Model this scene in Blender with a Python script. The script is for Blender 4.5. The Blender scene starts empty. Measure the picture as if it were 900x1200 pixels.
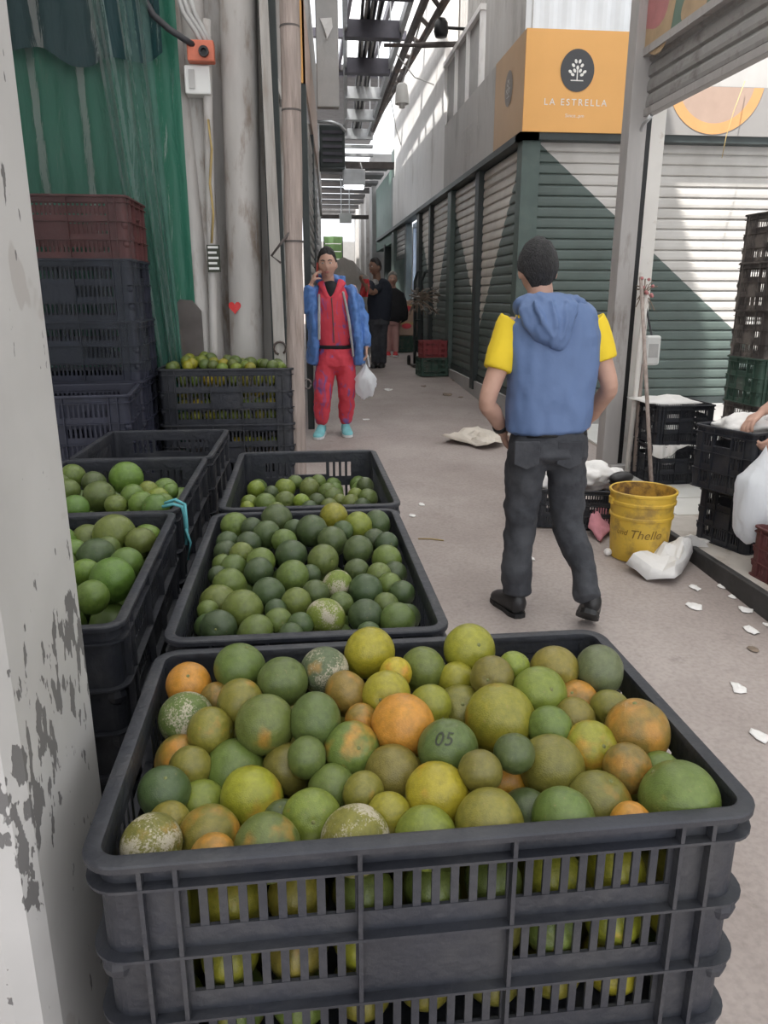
import bpy, bmesh, math, random
import numpy as np
from mathutils import Vector, Matrix, Euler, noise
R = math.radians
random.seed(7)
scene = bpy.context.scene
COL = scene.collection

# ------------------------------------------------------------------ camera
FPX = 885.0
PITCH = math.atan(253 / FPX)
YAW = math.atan(98 * math.cos(PITCH) / FPX)
CAM = Vector((0, 0, 1.6))
SLOPE = 0.0455                                   # the corridor floor climbs gently away
cd = bpy.data.cameras.new('camera')
cam = bpy.data.objects.new('camera', cd)
COL.objects.link(cam)
cam.location = CAM
cam.rotation_euler = (math.pi / 2 - PITCH, 0, -YAW)
cd.sensor_fit = 'VERTICAL'
cd.sensor_height = 32.0
cd.lens = FPX / 1200 * 32.0
cd.clip_start = 0.02
cd.clip_end = 300
scene.camera = cam

# ------------------------------------------------------------------ light
scene.view_settings.view_transform = 'Standard'
scene.view_settings.look = 'None'
scene.view_settings.exposure = 0.72
scene.view_settings.gamma = 1.0
world = bpy.data.worlds.new('overcast_sky')
scene.world = world
world.use_nodes = True
wn = world.node_tree.nodes
wn['Background'].inputs[0].default_value = (0.93, 0.96, 1.0, 1)
wn['Background'].inputs[1].default_value = 1.15
sd = bpy.data.lights.new('sun', 'SUN')
sun = bpy.data.objects.new('sun', sd)
COL.objects.link(sun)
sd.energy = 6.0
sd.angle = R(1.2)
sd.color = (1.0, 0.97, 0.92)
sun.rotation_euler = Vector((0.30, 0.31, -0.90)).to_track_quat('-Z', 'Y').to_euler()
sun.location = (0, 0, 12)
scene.cycles.max_bounces = 10
scene.cycles.diffuse_bounces = 5
scene.cycles.transparent_max_bounces = 16
scene.cycles.sample_clamp_indirect = 6

# ------------------------------------------------------------------ pixel rays (photograph frame 900x1200)
_fw = np.array([math.sin(YAW) * math.cos(PITCH), math.cos(YAW) * math.cos(PITCH), -math.sin(PITCH)])
_rt = np.array([math.cos(YAW), -math.sin(YAW), 0.0])
_up = np.cross(_rt, _fw)
_C = np.array(CAM)


def ray(x, y):
    return _fw + _rt * (x - 450) / FPX - _up * (y - 600) / FPX


def atY(x, y, Y):
    r = ray(x, y)
    return Vector(_C + r * Y / r[1])


def atX(x, y, X):
    r = ray(x, y)
    return Vector(_C + r * X / r[0])


def atZ(x, y, z):
    r = ray(x, y)
    return Vector(_C + r * (z - 1.6) / r[2])


def onF(x, y, off=0.0):
    r = ray(x, y)
    return Vector(_C + r * (off - 1.6) / (r[2] - SLOPE * r[1]))


def fz(Y):
    return SLOPE * Y


# ------------------------------------------------------------------ materials
MATS = {}


def nodes_of(name):
    m = bpy.data.materials.new(name)
    m.use_nodes = True
    nt = m.node_tree
    return m, nt, nt.nodes, nt.links, nt.nodes['Principled BSDF']


def mat(name, col, rough=0.6, var=0.12, scale=12.0, bump=0.0, bscale=None, metal=0.0, spec=0.5, dirt=None, dirt_amt=0.5, dscale=3.0,
        trans=0.0, coat=0.0, alpha=1.0, stretch=(1, 1, 1)):
    """Principled with noise variation in colour, optional dirt blotches and bump."""
    if name in MATS:
        return MATS[name]
    m, nt, N, L, b = nodes_of(name)
    tc = N.new('ShaderNodeTexCoord')
    mp = N.new('ShaderNodeMapping')
    mp.inputs['Scale'].default_value = stretch
    L.new(tc.outputs['Object'], mp.inputs[0])
    n = N.new('ShaderNodeTexNoise')
    n.inputs['Scale'].default_value = scale
    n.inputs['Detail'].default_value = 6
    L.new(mp.outputs[0], n.inputs['Vector'])
    r = N.new('ShaderNodeValToRGB')
    r.color_ramp.elements[0].position = 0.3
    r.color_ramp.elements[1].position = 0.7
    r.color_ramp.elements[0].color = [max(0, c * (1 - var)) for c in col] + [1]
    r.color_ramp.elements[1].color = [min(1, c * (1 + var)) for c in col] + [1]
    L.new(n.outputs[0], r.inputs[0])
    out = r.outputs[0]
    if dirt:
        n2 = N.new('ShaderNodeTexNoise')
        n2.inputs['Scale'].default_value = dscale
        n2.inputs['Detail'].default_value = 9
        n2.inputs['Roughness'].default_value = 0.65
        L.new(mp.outputs[0], n2.inputs['Vector'])
        r2 = N.new('ShaderNodeValToRGB')
        r2.color_ramp.elements[0].position = 1 - dirt_amt - 0.06
        r2.color_ramp.elements[1].position = min(1, 1 - dirt_amt + 0.1)
        L.new(n2.outputs[0], r2.inputs[0])
        mx = N.new('ShaderNodeMixRGB')
        mx.inputs[2].default_value = list(dirt) + [1]
        L.new(r2.outputs[0], mx.inputs[0])
        L.new(out, mx.inputs[1])
        out = mx.outputs[0]
    L.new(out, b.inputs['Base Color'])
    b.inputs['Roughness'].default_value = rough
    b.inputs['Metallic'].default_value = metal
    b.inputs['Specular IOR Level'].default_value = spec
    b.inputs['Transmission Weight'].default_value = trans
    b.inputs['Coat Weight'].default_value = coat
    b.inputs['Alpha'].default_value = alpha
    if bump:
        bp = N.new('ShaderNodeBump')
        bp.inputs['Strength'].default_value = bump
        bp.inputs['Distance'].default_value = 0.02
        nb = N.new('ShaderNodeTexNoise')
        nb.inputs['Scale'].default_value = bscale or scale * 3
        nb.inputs['Detail'].default_value = 4
        L.new(mp.outputs[0], nb.inputs['Vector'])
        L.new(nb.outputs[0], bp.inputs['Height'])
        L.new(bp.outputs[0], b.inputs['Normal'])
    MATS[name] = m
    return m


M_crate = mat('black_crate_plastic', (0.021, 0.023, 0.031), 0.52, 0.25, 9, 0.15, 60, dirt=(0.040, 0.041, 0.046), dirt_amt=0.45, dscale=7)
M_crate_blue = mat('navy_crate_plastic', (0.020, 0.022, 0.040), 0.55, 0.2, 9, 0.1, 60)
M_crate_red = mat('maroon_crate_plastic', (0.115, 0.036, 0.036), 0.6, 0.2, 9, 0.1, 60)
M_crate_brightred = mat('red_crate_plastic', (0.28, 0.05, 0.055), 0.6, 0.2, 9)
M_crate_green = mat('green_crate_plastic', (0.05, 0.10, 0.075), 0.6, 0.25, 9, dirt=(0.12, 0.12, 0.11), dirt_amt=0.42, dscale=9)
M_crate_dusty = mat('dusty_crate_plastic', (0.095, 0.083, 0.078), 0.7, 0.3, 9, dirt=(0.21, 0.185, 0.165), dirt_amt=0.45, dscale=9)
M_plaster_grey = mat('grey_render', (0.42, 0.41, 0.40), 0.8, 0.08, 6, 0.1, 40)
M_wall_white = mat('white_painted_metal', (0.49, 0.465, 0.445), 0.55, 0.10, 5, 0.05, 30, dirt=(0.26, 0.20, 0.16), dirt_amt=0.42, dscale=4, stretch=(3, 3, 0.8))
M_white_sheet = mat('white_corrugated_sheet', (0.80, 0.81, 0.82), 0.5, 0.05, 4)
M_facade = mat('weathered_grey_cladding', (0.50, 0.48, 0.46), 0.6, 0.08, 4, dirt=(0.33, 0.31, 0.29), dirt_amt=0.42, dscale=2, stretch=(1, 1, 0.3))
M_facade_light = mat('pale_cladding', (0.86, 0.84, 0.82), 0.6, 0.05, 4, dirt=(0.55, 0.52, 0.48), dirt_amt=0.38, dscale=2, stretch=(1, 1, 0.3))
M_sign_yellow = mat('amber_sign_vinyl', (0.83, 0.43, 0.13), 0.45, 0.03, 3)
M_sign_grey = mat('grey_sign_vinyl', (0.30, 0.285, 0.275), 0.5, 0.05, 3)
M_sign_side_dimmed = mat('side_dimmed_amber_vinyl', (0.52, 0.335, 0.185), 0.5, 0.05, 3)  # browner copy of the sign amber, for how light falls on the side face
M_logo_dark = mat('charcoal_vinyl', (0.06, 0.06, 0.065), 0.5, 0.04, 5)
M_logo_side_glare = mat('glare_greyed_charcoal_vinyl', (0.24, 0.20, 0.17), 0.5, 0.1, 8)  # greyed copy of the charcoal, glare on the side face put into colour
M_logo_white = mat('white_vinyl', (0.85, 0.83, 0.78), 0.5, 0.02, 5)
M_logo_pale = mat('dulled_white_vinyl', (0.52, 0.49, 0.46), 0.5, 0.1, 8)
M_orange_print = mat('orange_print', (0.62, 0.32, 0.13), 0.5, 0.05, 6)
M_peach_print = mat('peach_print', (0.42, 0.30, 0.24), 0.5, 0.06, 6)
M_green_paint = mat('dark_green_paint', (0.085, 0.118, 0.107), 0.5, 0.15, 5, 0.05, dirt=(0.12, 0.15, 0.135), dirt_amt=0.4)
M_teal_paint = mat('teal_paint', (0.13, 0.21, 0.18), 0.55, 0.1, 5)
M_frame_dark = mat('dark_frame_metal', (0.04, 0.05, 0.05), 0.5, 0.2, 6)
M_board_green = mat('green_board_print', (0.14, 0.215, 0.165), 0.5, 0.12, 5)
M_print_pink = mat('pink_print', (0.50, 0.20, 0.20), 0.5, 0.12, 8)
M_print_tan = mat('tan_print', (0.48, 0.34, 0.20), 0.5, 0.15, 8)
M_shutter_grey = mat('grey_shutter_steel', (0.34, 0.33, 0.32), 0.5, 0.12, 5, 0.05, 30, metal=0.2, dirt=(0.20, 0.185, 0.175), dirt_amt=0.43, dscale=5)
M_post_grey = mat('grey_painted_post', (0.42, 0.40, 0.39), 0.6, 0.08, 5, 0.05, dirt=(0.26, 0.23, 0.21), dirt_amt=0.38, dscale=5, stretch=(2, 2, .5))
M_post_white = mat('white_painted_steel', (0.78, 0.75, 0.71), 0.5, 0.04, 5, dirt=(0.5, 0.42, 0.35), dirt_amt=0.36, dscale=7)
M_wood_pale = mat('weathered_wood', (0.36, 0.295, 0.265), 0.8, 0.25, 9, 0.35, 25, stretch=(6, 6, 0.5), dirt=(0.20, 0.15, 0.12), dirt_amt=0.36, dscale=5)
M_wood_white = mat('white_washed_wood', (0.47, 0.445, 0.42), 0.75, 0.12, 9, 0.2, 25, stretch=(5, 5, 0.5), dirt=(0.35, 0.29, 0.25), dirt_amt=0.38, dscale=5)
M_wood = mat('pallet_wood', (0.33, 0.24, 0.16), 0.8, 0.25, 9, 0.3, 25, stretch=(1, 6, 6))
M_steel = mat('galvanised_steel', (0.50, 0.51, 0.52), 0.4, 0.12, 8, metal=0.75)
M_steel_dark = mat('dark_rusty_steel', (0.10, 0.085, 0.08), 0.7, 0.3, 8, dirt=(0.2, 0.11, 0.07), dirt_amt=0.4)
M_purlin = mat('dark_purlin_steel', (0.085, 0.08, 0.10), 0.6, 0.2, 6)
M_roof = mat('dark_grey_roof_sheet', (0.13, 0.125, 0.125), 0.8, 0.2, 5)  # plain dark grey with slight random variation
M_black = mat('black_rubber', (0.012, 0.012, 0.013), 0.5, 0.2, 8)
M_cable = mat('black_cable_sheath', (0.03, 0.03, 0.035), 0.5, 0.1, 8)
M_cable_grey = mat('grey_cable_sheath', (0.45, 0.44, 0.43), 0.5, 0.1, 8)
M_white_plastic = mat('white_plastic', (0.72, 0.72, 0.70), 0.4, 0.04, 5)
M_orange_box = mat('orange_red_box_plastic', (0.60, 0.16, 0.09), 0.5, 0.12, 20)
M_red_paint = mat('red_paint', (0.60, 0.03, 0.03), 0.5, 0.1, 8)
M_kerb = mat('dark_kerb_steel', (0.040, 0.038, 0.038), 0.6, 0.3, 8, 0.2)
M_platform = mat('worn_concrete_tile', (0.50, 0.46, 0.42), 0.75, 0.12, 4, 0.15, 30, dirt=(0.30, 0.24, 0.19), dirt_amt=0.45, dscale=3)
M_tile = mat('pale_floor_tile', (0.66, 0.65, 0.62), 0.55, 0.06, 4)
M_paper = mat('white_paper', (0.78, 0.76, 0.74), 0.8, 0.05, 8, 0.25, 20)
M_paper_kraft = mat('greyish_waste_paper', (0.58, 0.52, 0.45), 0.8, 0.12, 8, 0.2, 20)
M_pink_cloth = mat('pink_cloth', (0.66, 0.28, 0.33), 0.85, 0.15, 10, 0.2, 40)
M_straw = mat('straw', (0.45, 0.33, 0.14), 0.8, 0.2, 9)
M_twig = mat('dry_twig', (0.22, 0.17, 0.13), 0.9, 0.3, 12)
M_twine = mat('teal_twine', (0.10, 0.36, 0.40), 0.7, 0.1, 20)
M_cardboard = mat('brown_cardboard', (0.36, 0.24, 0.17), 0.8, 0.12, 6)
M_ink = mat('black_marker_ink', (0.03, 0.035, 0.02), 0.6, 0.1, 8)
M_ink_soft = mat('rubbed_marker_ink', (0.20, 0.12, 0.02), 0.6, 0.3, 20)
M_bucket = mat('yellow_bucket_plastic', (0.68, 0.44, 0.055), 0.5, 0.12, 6, 0.05, dirt=(0.36, 0.23, 0.06), dirt_amt=0.45, dscale=7)
M_bucket_in = mat('stained_bucket_lining', (0.55, 0.32, 0.05), 0.7, 0.2, 8, dirt=(0.13, 0.07, 0.03), dirt_amt=0.5, dscale=9)
M_skin = mat('skin', (0.53, 0.32, 0.245), 0.55, 0.08, 14, spec=0.4)
M_skin_dark = mat('brown_skin', (0.30, 0.17, 0.12), 0.55, 0.08, 14, spec=0.4)
M_hair = mat('black_hair', (0.018, 0.015, 0.015), 0.6, 0.3, 60, 0.6, 120)
M_hair_grey = mat('greying_hair', (0.25, 0.23, 0.21), 0.7, 0.3, 60, 0.5, 120)
M_hair_near = mat('dark_greying_hair', (0.020, 0.019, 0.021), 0.65, 0.4, 60, 0.9, 130, dirt=(0.065, 0.062, 0.064), dirt_amt=0.42, dscale=16, stretch=(1.5, 1.5, .6))
M_vest = mat('slate_blue_nylon', (0.115, 0.18, 0.345), 0.62, 0.06, 5, 0.35, 9)
M_shirt_yellow = mat('yellow_jersey', (0.83, 0.60, 0.03), 0.8, 0.05, 5, 0.2, 14)
M_jeans = mat('charcoal_denim', (0.038, 0.040, 0.048), 0.85, 0.2, 10, 0.7, 9, dirt=(0.062, 0.065, 0.074), dirt_amt=0.5, dscale=5)
M_shoe_black = mat('black_leather', (0.022, 0.021, 0.022), 0.45, 0.2, 9)
M_jacket = mat('blue_nylon_jacket', (0.085, 0.20, 0.50), 0.5, 0.12, 6, 0.5, 16)
M_lining = mat('grey_fleece_lining', (0.38, 0.37, 0.37), 0.9, 0.1, 20, 0.2)
M_blackcloth = mat('black_cloth', (0.015, 0.015, 0.018), 0.9, 0.2, 9, 0.2)
M_navycloth = mat('dark_navy_cloth', (0.018, 0.022, 0.035), 0.9, 0.2, 9, 0.2)
M_sneaker = mat('turquoise_sneaker_mesh', (0.22, 0.56, 0.60), 0.7, 0.15, 15)
M_sole = mat('white_sole_rubber', (0.72, 0.72, 0.72), 0.6, 0.05, 9)
M_pinktrouser = mat('dusty_pink_cotton', (0.47, 0.27, 0.25), 0.85, 0.08, 8)
M_redcloth = mat('red_cloth', (0.60, 0.06, 0.07), 0.8, 0.1, 9)
M_phone = mat('phone_red_case', (0.5, 0.08, 0.06), 0.4, 0.05, 9)
M_eye = mat('eye_white', (0.75, 0.72, 0.70), 0.3, 0.02, 9)
M_iris = mat('dark_iris', (0.02, 0.012, 0.01), 0.2, 0.02, 9)
M_lips = mat('lips', (0.36, 0.14, 0.12), 0.5, 0.05, 9)
M_greenpanel = mat('lime_green_tarpaulin', (0.33, 0.55, 0.22), 0.7, 0.08, 4)
M_tarp_grey = mat('grey_brown_tarpaulin', (0.24, 0.22, 0.20), 0.8, 0.12, 5, 0.2)
M_pillar_pale = mat('pale_far_column', (0.66, 0.63, 0.60), 0.7, 0.1, 3, dirt=(0.42, 0.38, 0.35), dirt_amt=0.4)
M_room_blue = mat('pale_blue_room_paint', (0.60, 0.68, 0.78), 0.6, 0.03, 3)
M_lampcover = mat('white_lamp_enamel', (0.82, 0.81, 0.78), 0.35, 0.03, 5)


def tracksuit_mat():
    m, nt, N, L, b = nodes_of('red_tracksuit_with_violet_print')
    tc = N.new('ShaderNodeTexCoord')
    w = N.new('ShaderNodeTexNoise')
    w.inputs['Scale'].default_value = 5.0
    w.inputs['Detail'].default_value = 3
    w.inputs['Distortion'].default_value = 1.2
    mp = N.new('ShaderNodeMapping')
    mp.inputs['Scale'].default_value = (2.4, 2.4, 1.0)
    L.new(tc.outputs['Object'], mp.inputs[0])
    L.new(mp.outputs[0], w.inputs['Vector'])
    r = N.new('ShaderNodeValToRGB')
    r.color_ramp.interpolation = 'EASE'
    r.color_ramp.elements[0].position = 0.54
    r.color_ramp.elements[0].color = (0.66, 0.055, 0.085, 1)
    r.color_ramp.elements[1].position = 0.66
    r.color_ramp.elements[1].color = (0.22, 0.10, 0.30, 1)
    L.new(w.outputs[0], r.inputs[0])
    L.new(r.outputs[0], b.inputs['Base Color'])
    b.inputs['Roughness'].default_value = 0.75
    bp = N.new('ShaderNodeBump')
    bp.inputs['Strength'].default_value = 0.5
    bp.inputs['Distance'].default_value = 0.02
    nb = N.new('ShaderNodeTexNoise')
    nb.inputs['Scale'].default_value = 11
    L.new(tc.outputs['Object'], nb.inputs['Vector'])
    L.new(nb.outputs[0], bp.inputs['Height'])
    L.new(bp.outputs[0], b.inputs['Normal'])
    return m


M_track = tracksuit_mat()


def floor_mat():
    m, nt, N, L, b = nodes_of('worn_market_concrete')
    tc = N.new('ShaderNodeTexCoord')
    n1 = N.new('ShaderNodeTexNoise'); n1.inputs['Scale'].default_value = 1.1; n1.inputs['Detail'].default_value = 8; n1.inputs['Roughness'].default_value = 0.6
    n2 = N.new('ShaderNodeTexNoise'); n2.inputs['Scale'].default_value = 55; n2.inputs['Detail'].default_value = 4
    n3 = N.new('ShaderNodeTexNoise'); n3.inputs['Scale'].default_value = 6; n3.inputs['Detail'].default_value = 9; n3.inputs['Roughness'].default_value = 0.7
    for n in (n1, n2, n3):
        L.new(tc.outputs['Object'], n.inputs['Vector'])
    r1 = N.new('ShaderNodeValToRGB')
    r1.color_ramp.elements[0].position = 0.32; r1.color_ramp.elements[0].color = (0.30, 0.25, 0.23, 1)
    r1.color_ramp.elements[1].position = 0.68; r1.color_ramp.elements[1].color = (0.43, 0.375, 0.35, 1)
    L.new(n1.outputs[0], r1.inputs[0])
    r3 = N.new('ShaderNodeValToRGB')
    r3.color_ramp.elements[0].position = 0.60; r3.color_ramp.elements[0].color = (0, 0, 0, 1)
    r3.color_ramp.elements[1].position = 0.75; r3.color_ramp.elements[1].color = (0.55, 0.55, 0.55, 1)
    L.new(n3.outputs[0], r3.inputs[0])
    mx = N.new('ShaderNodeMixRGB'); mx.inputs[2].default_value = (0.16, 0.135, 0.115, 1)
    L.new(r3.outputs[0], mx.inputs[0]); L.new(r1.outputs[0], mx.inputs[1])
    mx2 = N.new('ShaderNodeMixRGB'); mx2.blend_type = 'MULTIPLY'; mx2.inputs[0].default_value = 0.5
    r2 = N.new('ShaderNodeValToRGB')
    r2.color_ramp.elements[0].position = 0.3; r2.color_ramp.elements[0].color = (0.65, 0.65, 0.65, 1)
    r2.color_ramp.elements[1].position = 0.6; r2.color_ramp.elements[1].color = (1, 1, 1, 1)
    L.new(n2.outputs[0], r2.inputs[0])
    L.new(mx.outputs[0], mx2.inputs[1]); L.new(r2.outputs[0], mx2.inputs[2])
    L.new(mx2.outputs[0], b.inputs['Base Color'])
    b.inputs['Roughness'].default_value = 0.62
    bp = N.new('ShaderNodeBump'); bp.inputs['Strength'].default_value = 0.25; bp.inputs['Distance'].default_value = 0.01
    L.new(n2.outputs[0], bp.inputs['Height']); L.new(bp.outputs[0], b.inputs['Normal'])
    return m


def column_mat():
    """whitewashed column, paint flaking off a darker render, more along a slanting band low down"""
    m, nt, N, L, b = nodes_of('flaking_whitewash')
    tc = N.new('ShaderNodeTexCoord')
    sx = N.new('ShaderNodeSeparateXYZ'); L.new(tc.outputs['Object'], sx.inputs[0])
    # band centre in z as a line over y (object coordinates = metres on the column)
    ma = N.new('ShaderNodeMath'); ma.operation = 'MULTIPLY_ADD'; ma.inputs[1].default_value = 0.35; ma.inputs[2].default_value = 1.195 - 0.35 * 0.70
    L.new(sx.outputs['Y'], ma.inputs[0])
    df = N.new('ShaderNodeMath'); df.operation = 'SUBTRACT'; L.new(sx.outputs['Z'], df.inputs[0]); L.new(ma.outputs[0], df.inputs[1])
    ab = N.new('ShaderNodeMath'); ab.operation = 'ABSOLUTE'; L.new(df.outputs[0], ab.inputs[0])
    mr = N.new('ShaderNodeMapRange'); mr.inputs[1].default_value = 0.0; mr.inputs[2].default_value = 0.16; mr.inputs[3].default_value = 0.185; mr.inputs[4].default_value = 0.0
    L.new(ab.outputs[0], mr.inputs[0])
    mp = N.new('ShaderNodeMapping'); mp.inputs['Scale'].default_value = (1, 1.5, 0.62); mp.inputs['Rotation'].default_value = (R(28), 0, 0)
    L.new(tc.outputs['Object'], mp.inputs[0])
    n = N.new('ShaderNodeTexNoise'); n.inputs['Scale'].default_value = 44; n.inputs['Detail'].default_value = 3.5; n.inputs['Roughness'].default_value = 0.55
    L.new(mp.outputs[0], n.inputs['Vector'])
    ad = N.new('ShaderNodeMath'); ad.operation = 'ADD'; L.new(n.outputs[0], ad.inputs[0]); L.new(mr.outputs[0], ad.inputs[1])
    r = N.new('ShaderNodeValToRGB'); r.color_ramp.interpolation = 'LINEAR'
    r.color_ramp.elements[0].position = 0.675; r.color_ramp.elements[1].position = 0.692
    L.new(ad.outputs[0], r.inputs[0])
    # larger bare patches
    n2 = N.new('ShaderNodeTexNoise'); n2.inputs['Scale'].default_value = 9; n2.inputs['Detail'].default_value = 3
    L.new(tc.outputs['Object'], n2.inputs['Vector'])
    r2 = N.new('ShaderNodeValToRGB'); r2.color_ramp.elements[0].position = 0.67; r2.color_ramp.elements[1].position = 0.69
    r2.color_ramp.elements[1].color = (0.75, 0.75, 0.75, 1)
    L.new(n2.outputs[0], r2.inputs[0])
    n4 = N.new('ShaderNodeTexNoise'); n4.inputs['Scale'].default_value = 5; n4.inputs['Detail'].default_value = 8
    L.new(tc.outputs['Object'], n4.inputs['Vector'])
    base = N.new('ShaderNodeValToRGB')
    base.color_ramp.elements[0].position = 0.3; base.color_ramp.elements[0].color = (0.37, 0.36, 0.35, 1)
    base.color_ramp.elements[1].position = 0.65; base.color_ramp.elements[1].color = (0.46, 0.45, 0.44, 1)
    L.new(n4.outputs[0], base.inputs[0])
    mx = N.new('ShaderNodeMixRGB'); mx.inputs[2].default_value = (0.36, 0.335, 0.32, 1)
    L.new(r2.outputs[0], mx.inputs[0]); L.new(base.outputs[0], mx.inputs[1])
    mx2 = N.new('ShaderNodeMixRGB'); mx2.inputs[2].default_value = (0.135, 0.13, 0.128, 1)
    L.new(r.outputs[0], mx2.inputs[0]); L.new(mx.outputs[0], mx2.inputs[1])
    L.new(mx2.outputs[0], b.inputs['Base Color'])
    b.inputs['Roughness'].default_value = 0.75
    bp = N.new('ShaderNodeBump'); bp.inputs['Strength'].default_value = 0.5; bp.inputs['Distance'].default_value = 0.004; bp.invert = True
    L.new(r.outputs[0], bp.inputs['Height']); L.new(bp.outputs[0], b.inputs['Normal'])
    return m


def citrus_mat(name, scar=False):
    """peel: colour from the object, blotches of orange by the object's colour alpha, pores, optional pale scab"""
    m, nt, N, L, b = nodes_of(name)
    oi = N.new('ShaderNodeObjectInfo')
    tc = N.new('ShaderNodeTexCoord')
    of = N.new('ShaderNodeVectorMath'); of.operation = 'ADD'
    cb = N.new('ShaderNodeCombineXYZ')
    ml = N.new('ShaderNodeMath'); ml.operation = 'MULTIPLY'; ml.inputs[1].default_value = 37.0
    L.new(oi.outputs['Random'], ml.inputs[0])
    for i in range(3):
        L.new(ml.outputs[0], cb.inputs[i])
    L.new(tc.outputs['Object'], of.inputs[0]); L.new(cb.outputs[0], of.inputs[1])
    n1 = N.new('ShaderNodeTexNoise'); n1.inputs['Scale'].default_value = 0.85; n1.inputs['Detail'].default_value = 3
    L.new(of.outputs[0], n1.inputs['Vector'])
    # orange patch amount
    sub = N.new('ShaderNodeMath'); sub.operation = 'ADD'
    L.new(n1.outputs[0], sub.inputs[0])
    al = N.new('ShaderNodeMath'); al.operation = 'MULTIPLY_ADD'; al.inputs[1].default_value = 0.6; al.inputs[2].default_value = -0.30
    L.new(oi.outputs['Alpha'], al.inputs[0]); L.new(al.outputs[0], sub.inputs[1])
    rp = N.new('ShaderNodeValToRGB'); rp.color_ramp.elements[0].position = 0.46; rp.color_ramp.elements[1].position = 0.68
    L.new(sub.outputs[0], rp.inputs[0])
    mx = N.new('ShaderNodeMixRGB'); mx.inputs[2].default_value = (0.47, 0.22, 0.035, 1)
    L.new(rp.outputs[0], mx.inputs[0]); L.new(oi.outputs['Color'], mx.inputs[1])
    # mottling
    n2 = N.new('ShaderNodeTexNoise'); n2.inputs['Scale'].default_value = 4.5; n2.inputs['Detail'].default_value = 8; n2.inputs['Roughness'].default_value = 0.65
    L.new(of.outputs[0], n2.inputs['Vector'])
    r2 = N.new('ShaderNodeValToRGB')
    r2.color_ramp.elements[0].position = 0.3; r2.color_ramp.elements[0].color = (0.70, 0.70, 0.66, 1)
    r2.color_ramp.elements[1].position = 0.7; r2.color_ramp.elements[1].color = (1.2, 1.15, 1.1, 1)
    L.new(n2.outputs[0], r2.inputs[0])
    mm = N.new('ShaderNodeMixRGB'); mm.blend_type = 'MULTIPLY'; mm.inputs[0].default_value = 1
    L.new(mx.outputs[0], mm.inputs[1]); L.new(r2.outputs[0], mm.inputs[2])
    # brown blemish specks
    n3 = N.new('ShaderNodeTexNoise'); n3.inputs['Scale'].default_value = 9; n3.inputs['Detail'].default_value = 6
    L.new(of.outputs[0], n3.inputs['Vector'])
    r3 = N.new('ShaderNodeValToRGB'); r3.color_ramp.elements[0].position = 0.66; r3.color_ramp.elements[1].position = 0.74
    r3.color_ramp.elements[1].color = (0.6, 0.6, 0.6, 1)
    L.new(n3.outputs[0], r3.inputs[0])
    m3 = N.new('ShaderNodeMixRGB'); m3.inputs[2].default_value = (0.25, 0.17, 0.09, 1)
    L.new(r3.outputs[0], m3.inputs[0]); L.new(mm.outputs[0], m3.inputs[1])
    out = m3.outputs[0]
    if scar:
        n4 = N.new('ShaderNodeTexNoise'); n4.inputs['Scale'].default_value = 1.1; n4.inputs['Detail'].default_value = 2
        L.new(of.outputs[0], n4.inputs['Vector'])
        n5 = N.new('ShaderNodeTexNoise'); n5.inputs['Scale'].default_value = 13; n5.inputs['Detail'].default_value = 5; n5.inputs['Roughness'].default_value = 0.7
        L.new(of.outputs[0], n5.inputs['Vector'])
        a2 = N.new('ShaderNodeMath'); a2.operation = 'ADD'; L.new(n4.outputs[0], a2.inputs[0]); L.new(n5.outputs[0], a2.inputs[1])
        r4 = N.new('ShaderNodeValToRGB'); r4.color_ramp.elements[0].position = 1.02; r4.color_ramp.elements[1].position = 1.0
        r4.color_ramp.elements[0].position = 0.50; r4.color_ramp.elements[1].position = 0.56
        hv = N.new('ShaderNodeMath'); hv.operation = 'MULTIPLY'; hv.inputs[1].default_value = 0.5; L.new(a2.outputs[0], hv.inputs[0])
        L.new(hv.outputs[0], r4.inputs[0])
        m4 = N.new('ShaderNodeMixRGB'); m4.inputs[2].default_value = (0.40, 0.36, 0.27, 1)
        L.new(r4.outputs[0], m4.inputs[0]); L.new(out, m4.inputs[1])
        out = m4.outputs[0]
    L.new(out, b.inputs['Base Color'])
    b.inputs['Roughness'].default_value = 0.34 if not scar else 0.55
    b.inputs['Specular IOR Level'].default_value = 0.45
    bp = N.new('ShaderNodeBump'); bp.inputs['Strength'].default_value = 0.12; bp.inputs['Distance'].default_value = 0.03
    n6 = N.new('ShaderNodeTexVoronoi'); n6.inputs['Scale'].default_value = 22
    L.new(of.outputs[0], n6.inputs['Vector'])
    L.new(n6.outputs['Distance'], bp.inputs['Height']); L.new(bp.outputs[0], b.inputs['Normal'])
    return m


M_citrus = citrus_mat('citrus_peel')
M_citrus_scar = citrus_mat('scabbed_citrus_peel', True)
M_stem = mat('fruit_stem_end', (0.16, 0.17, 0.06), 0.8, 0.3, 20)


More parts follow.
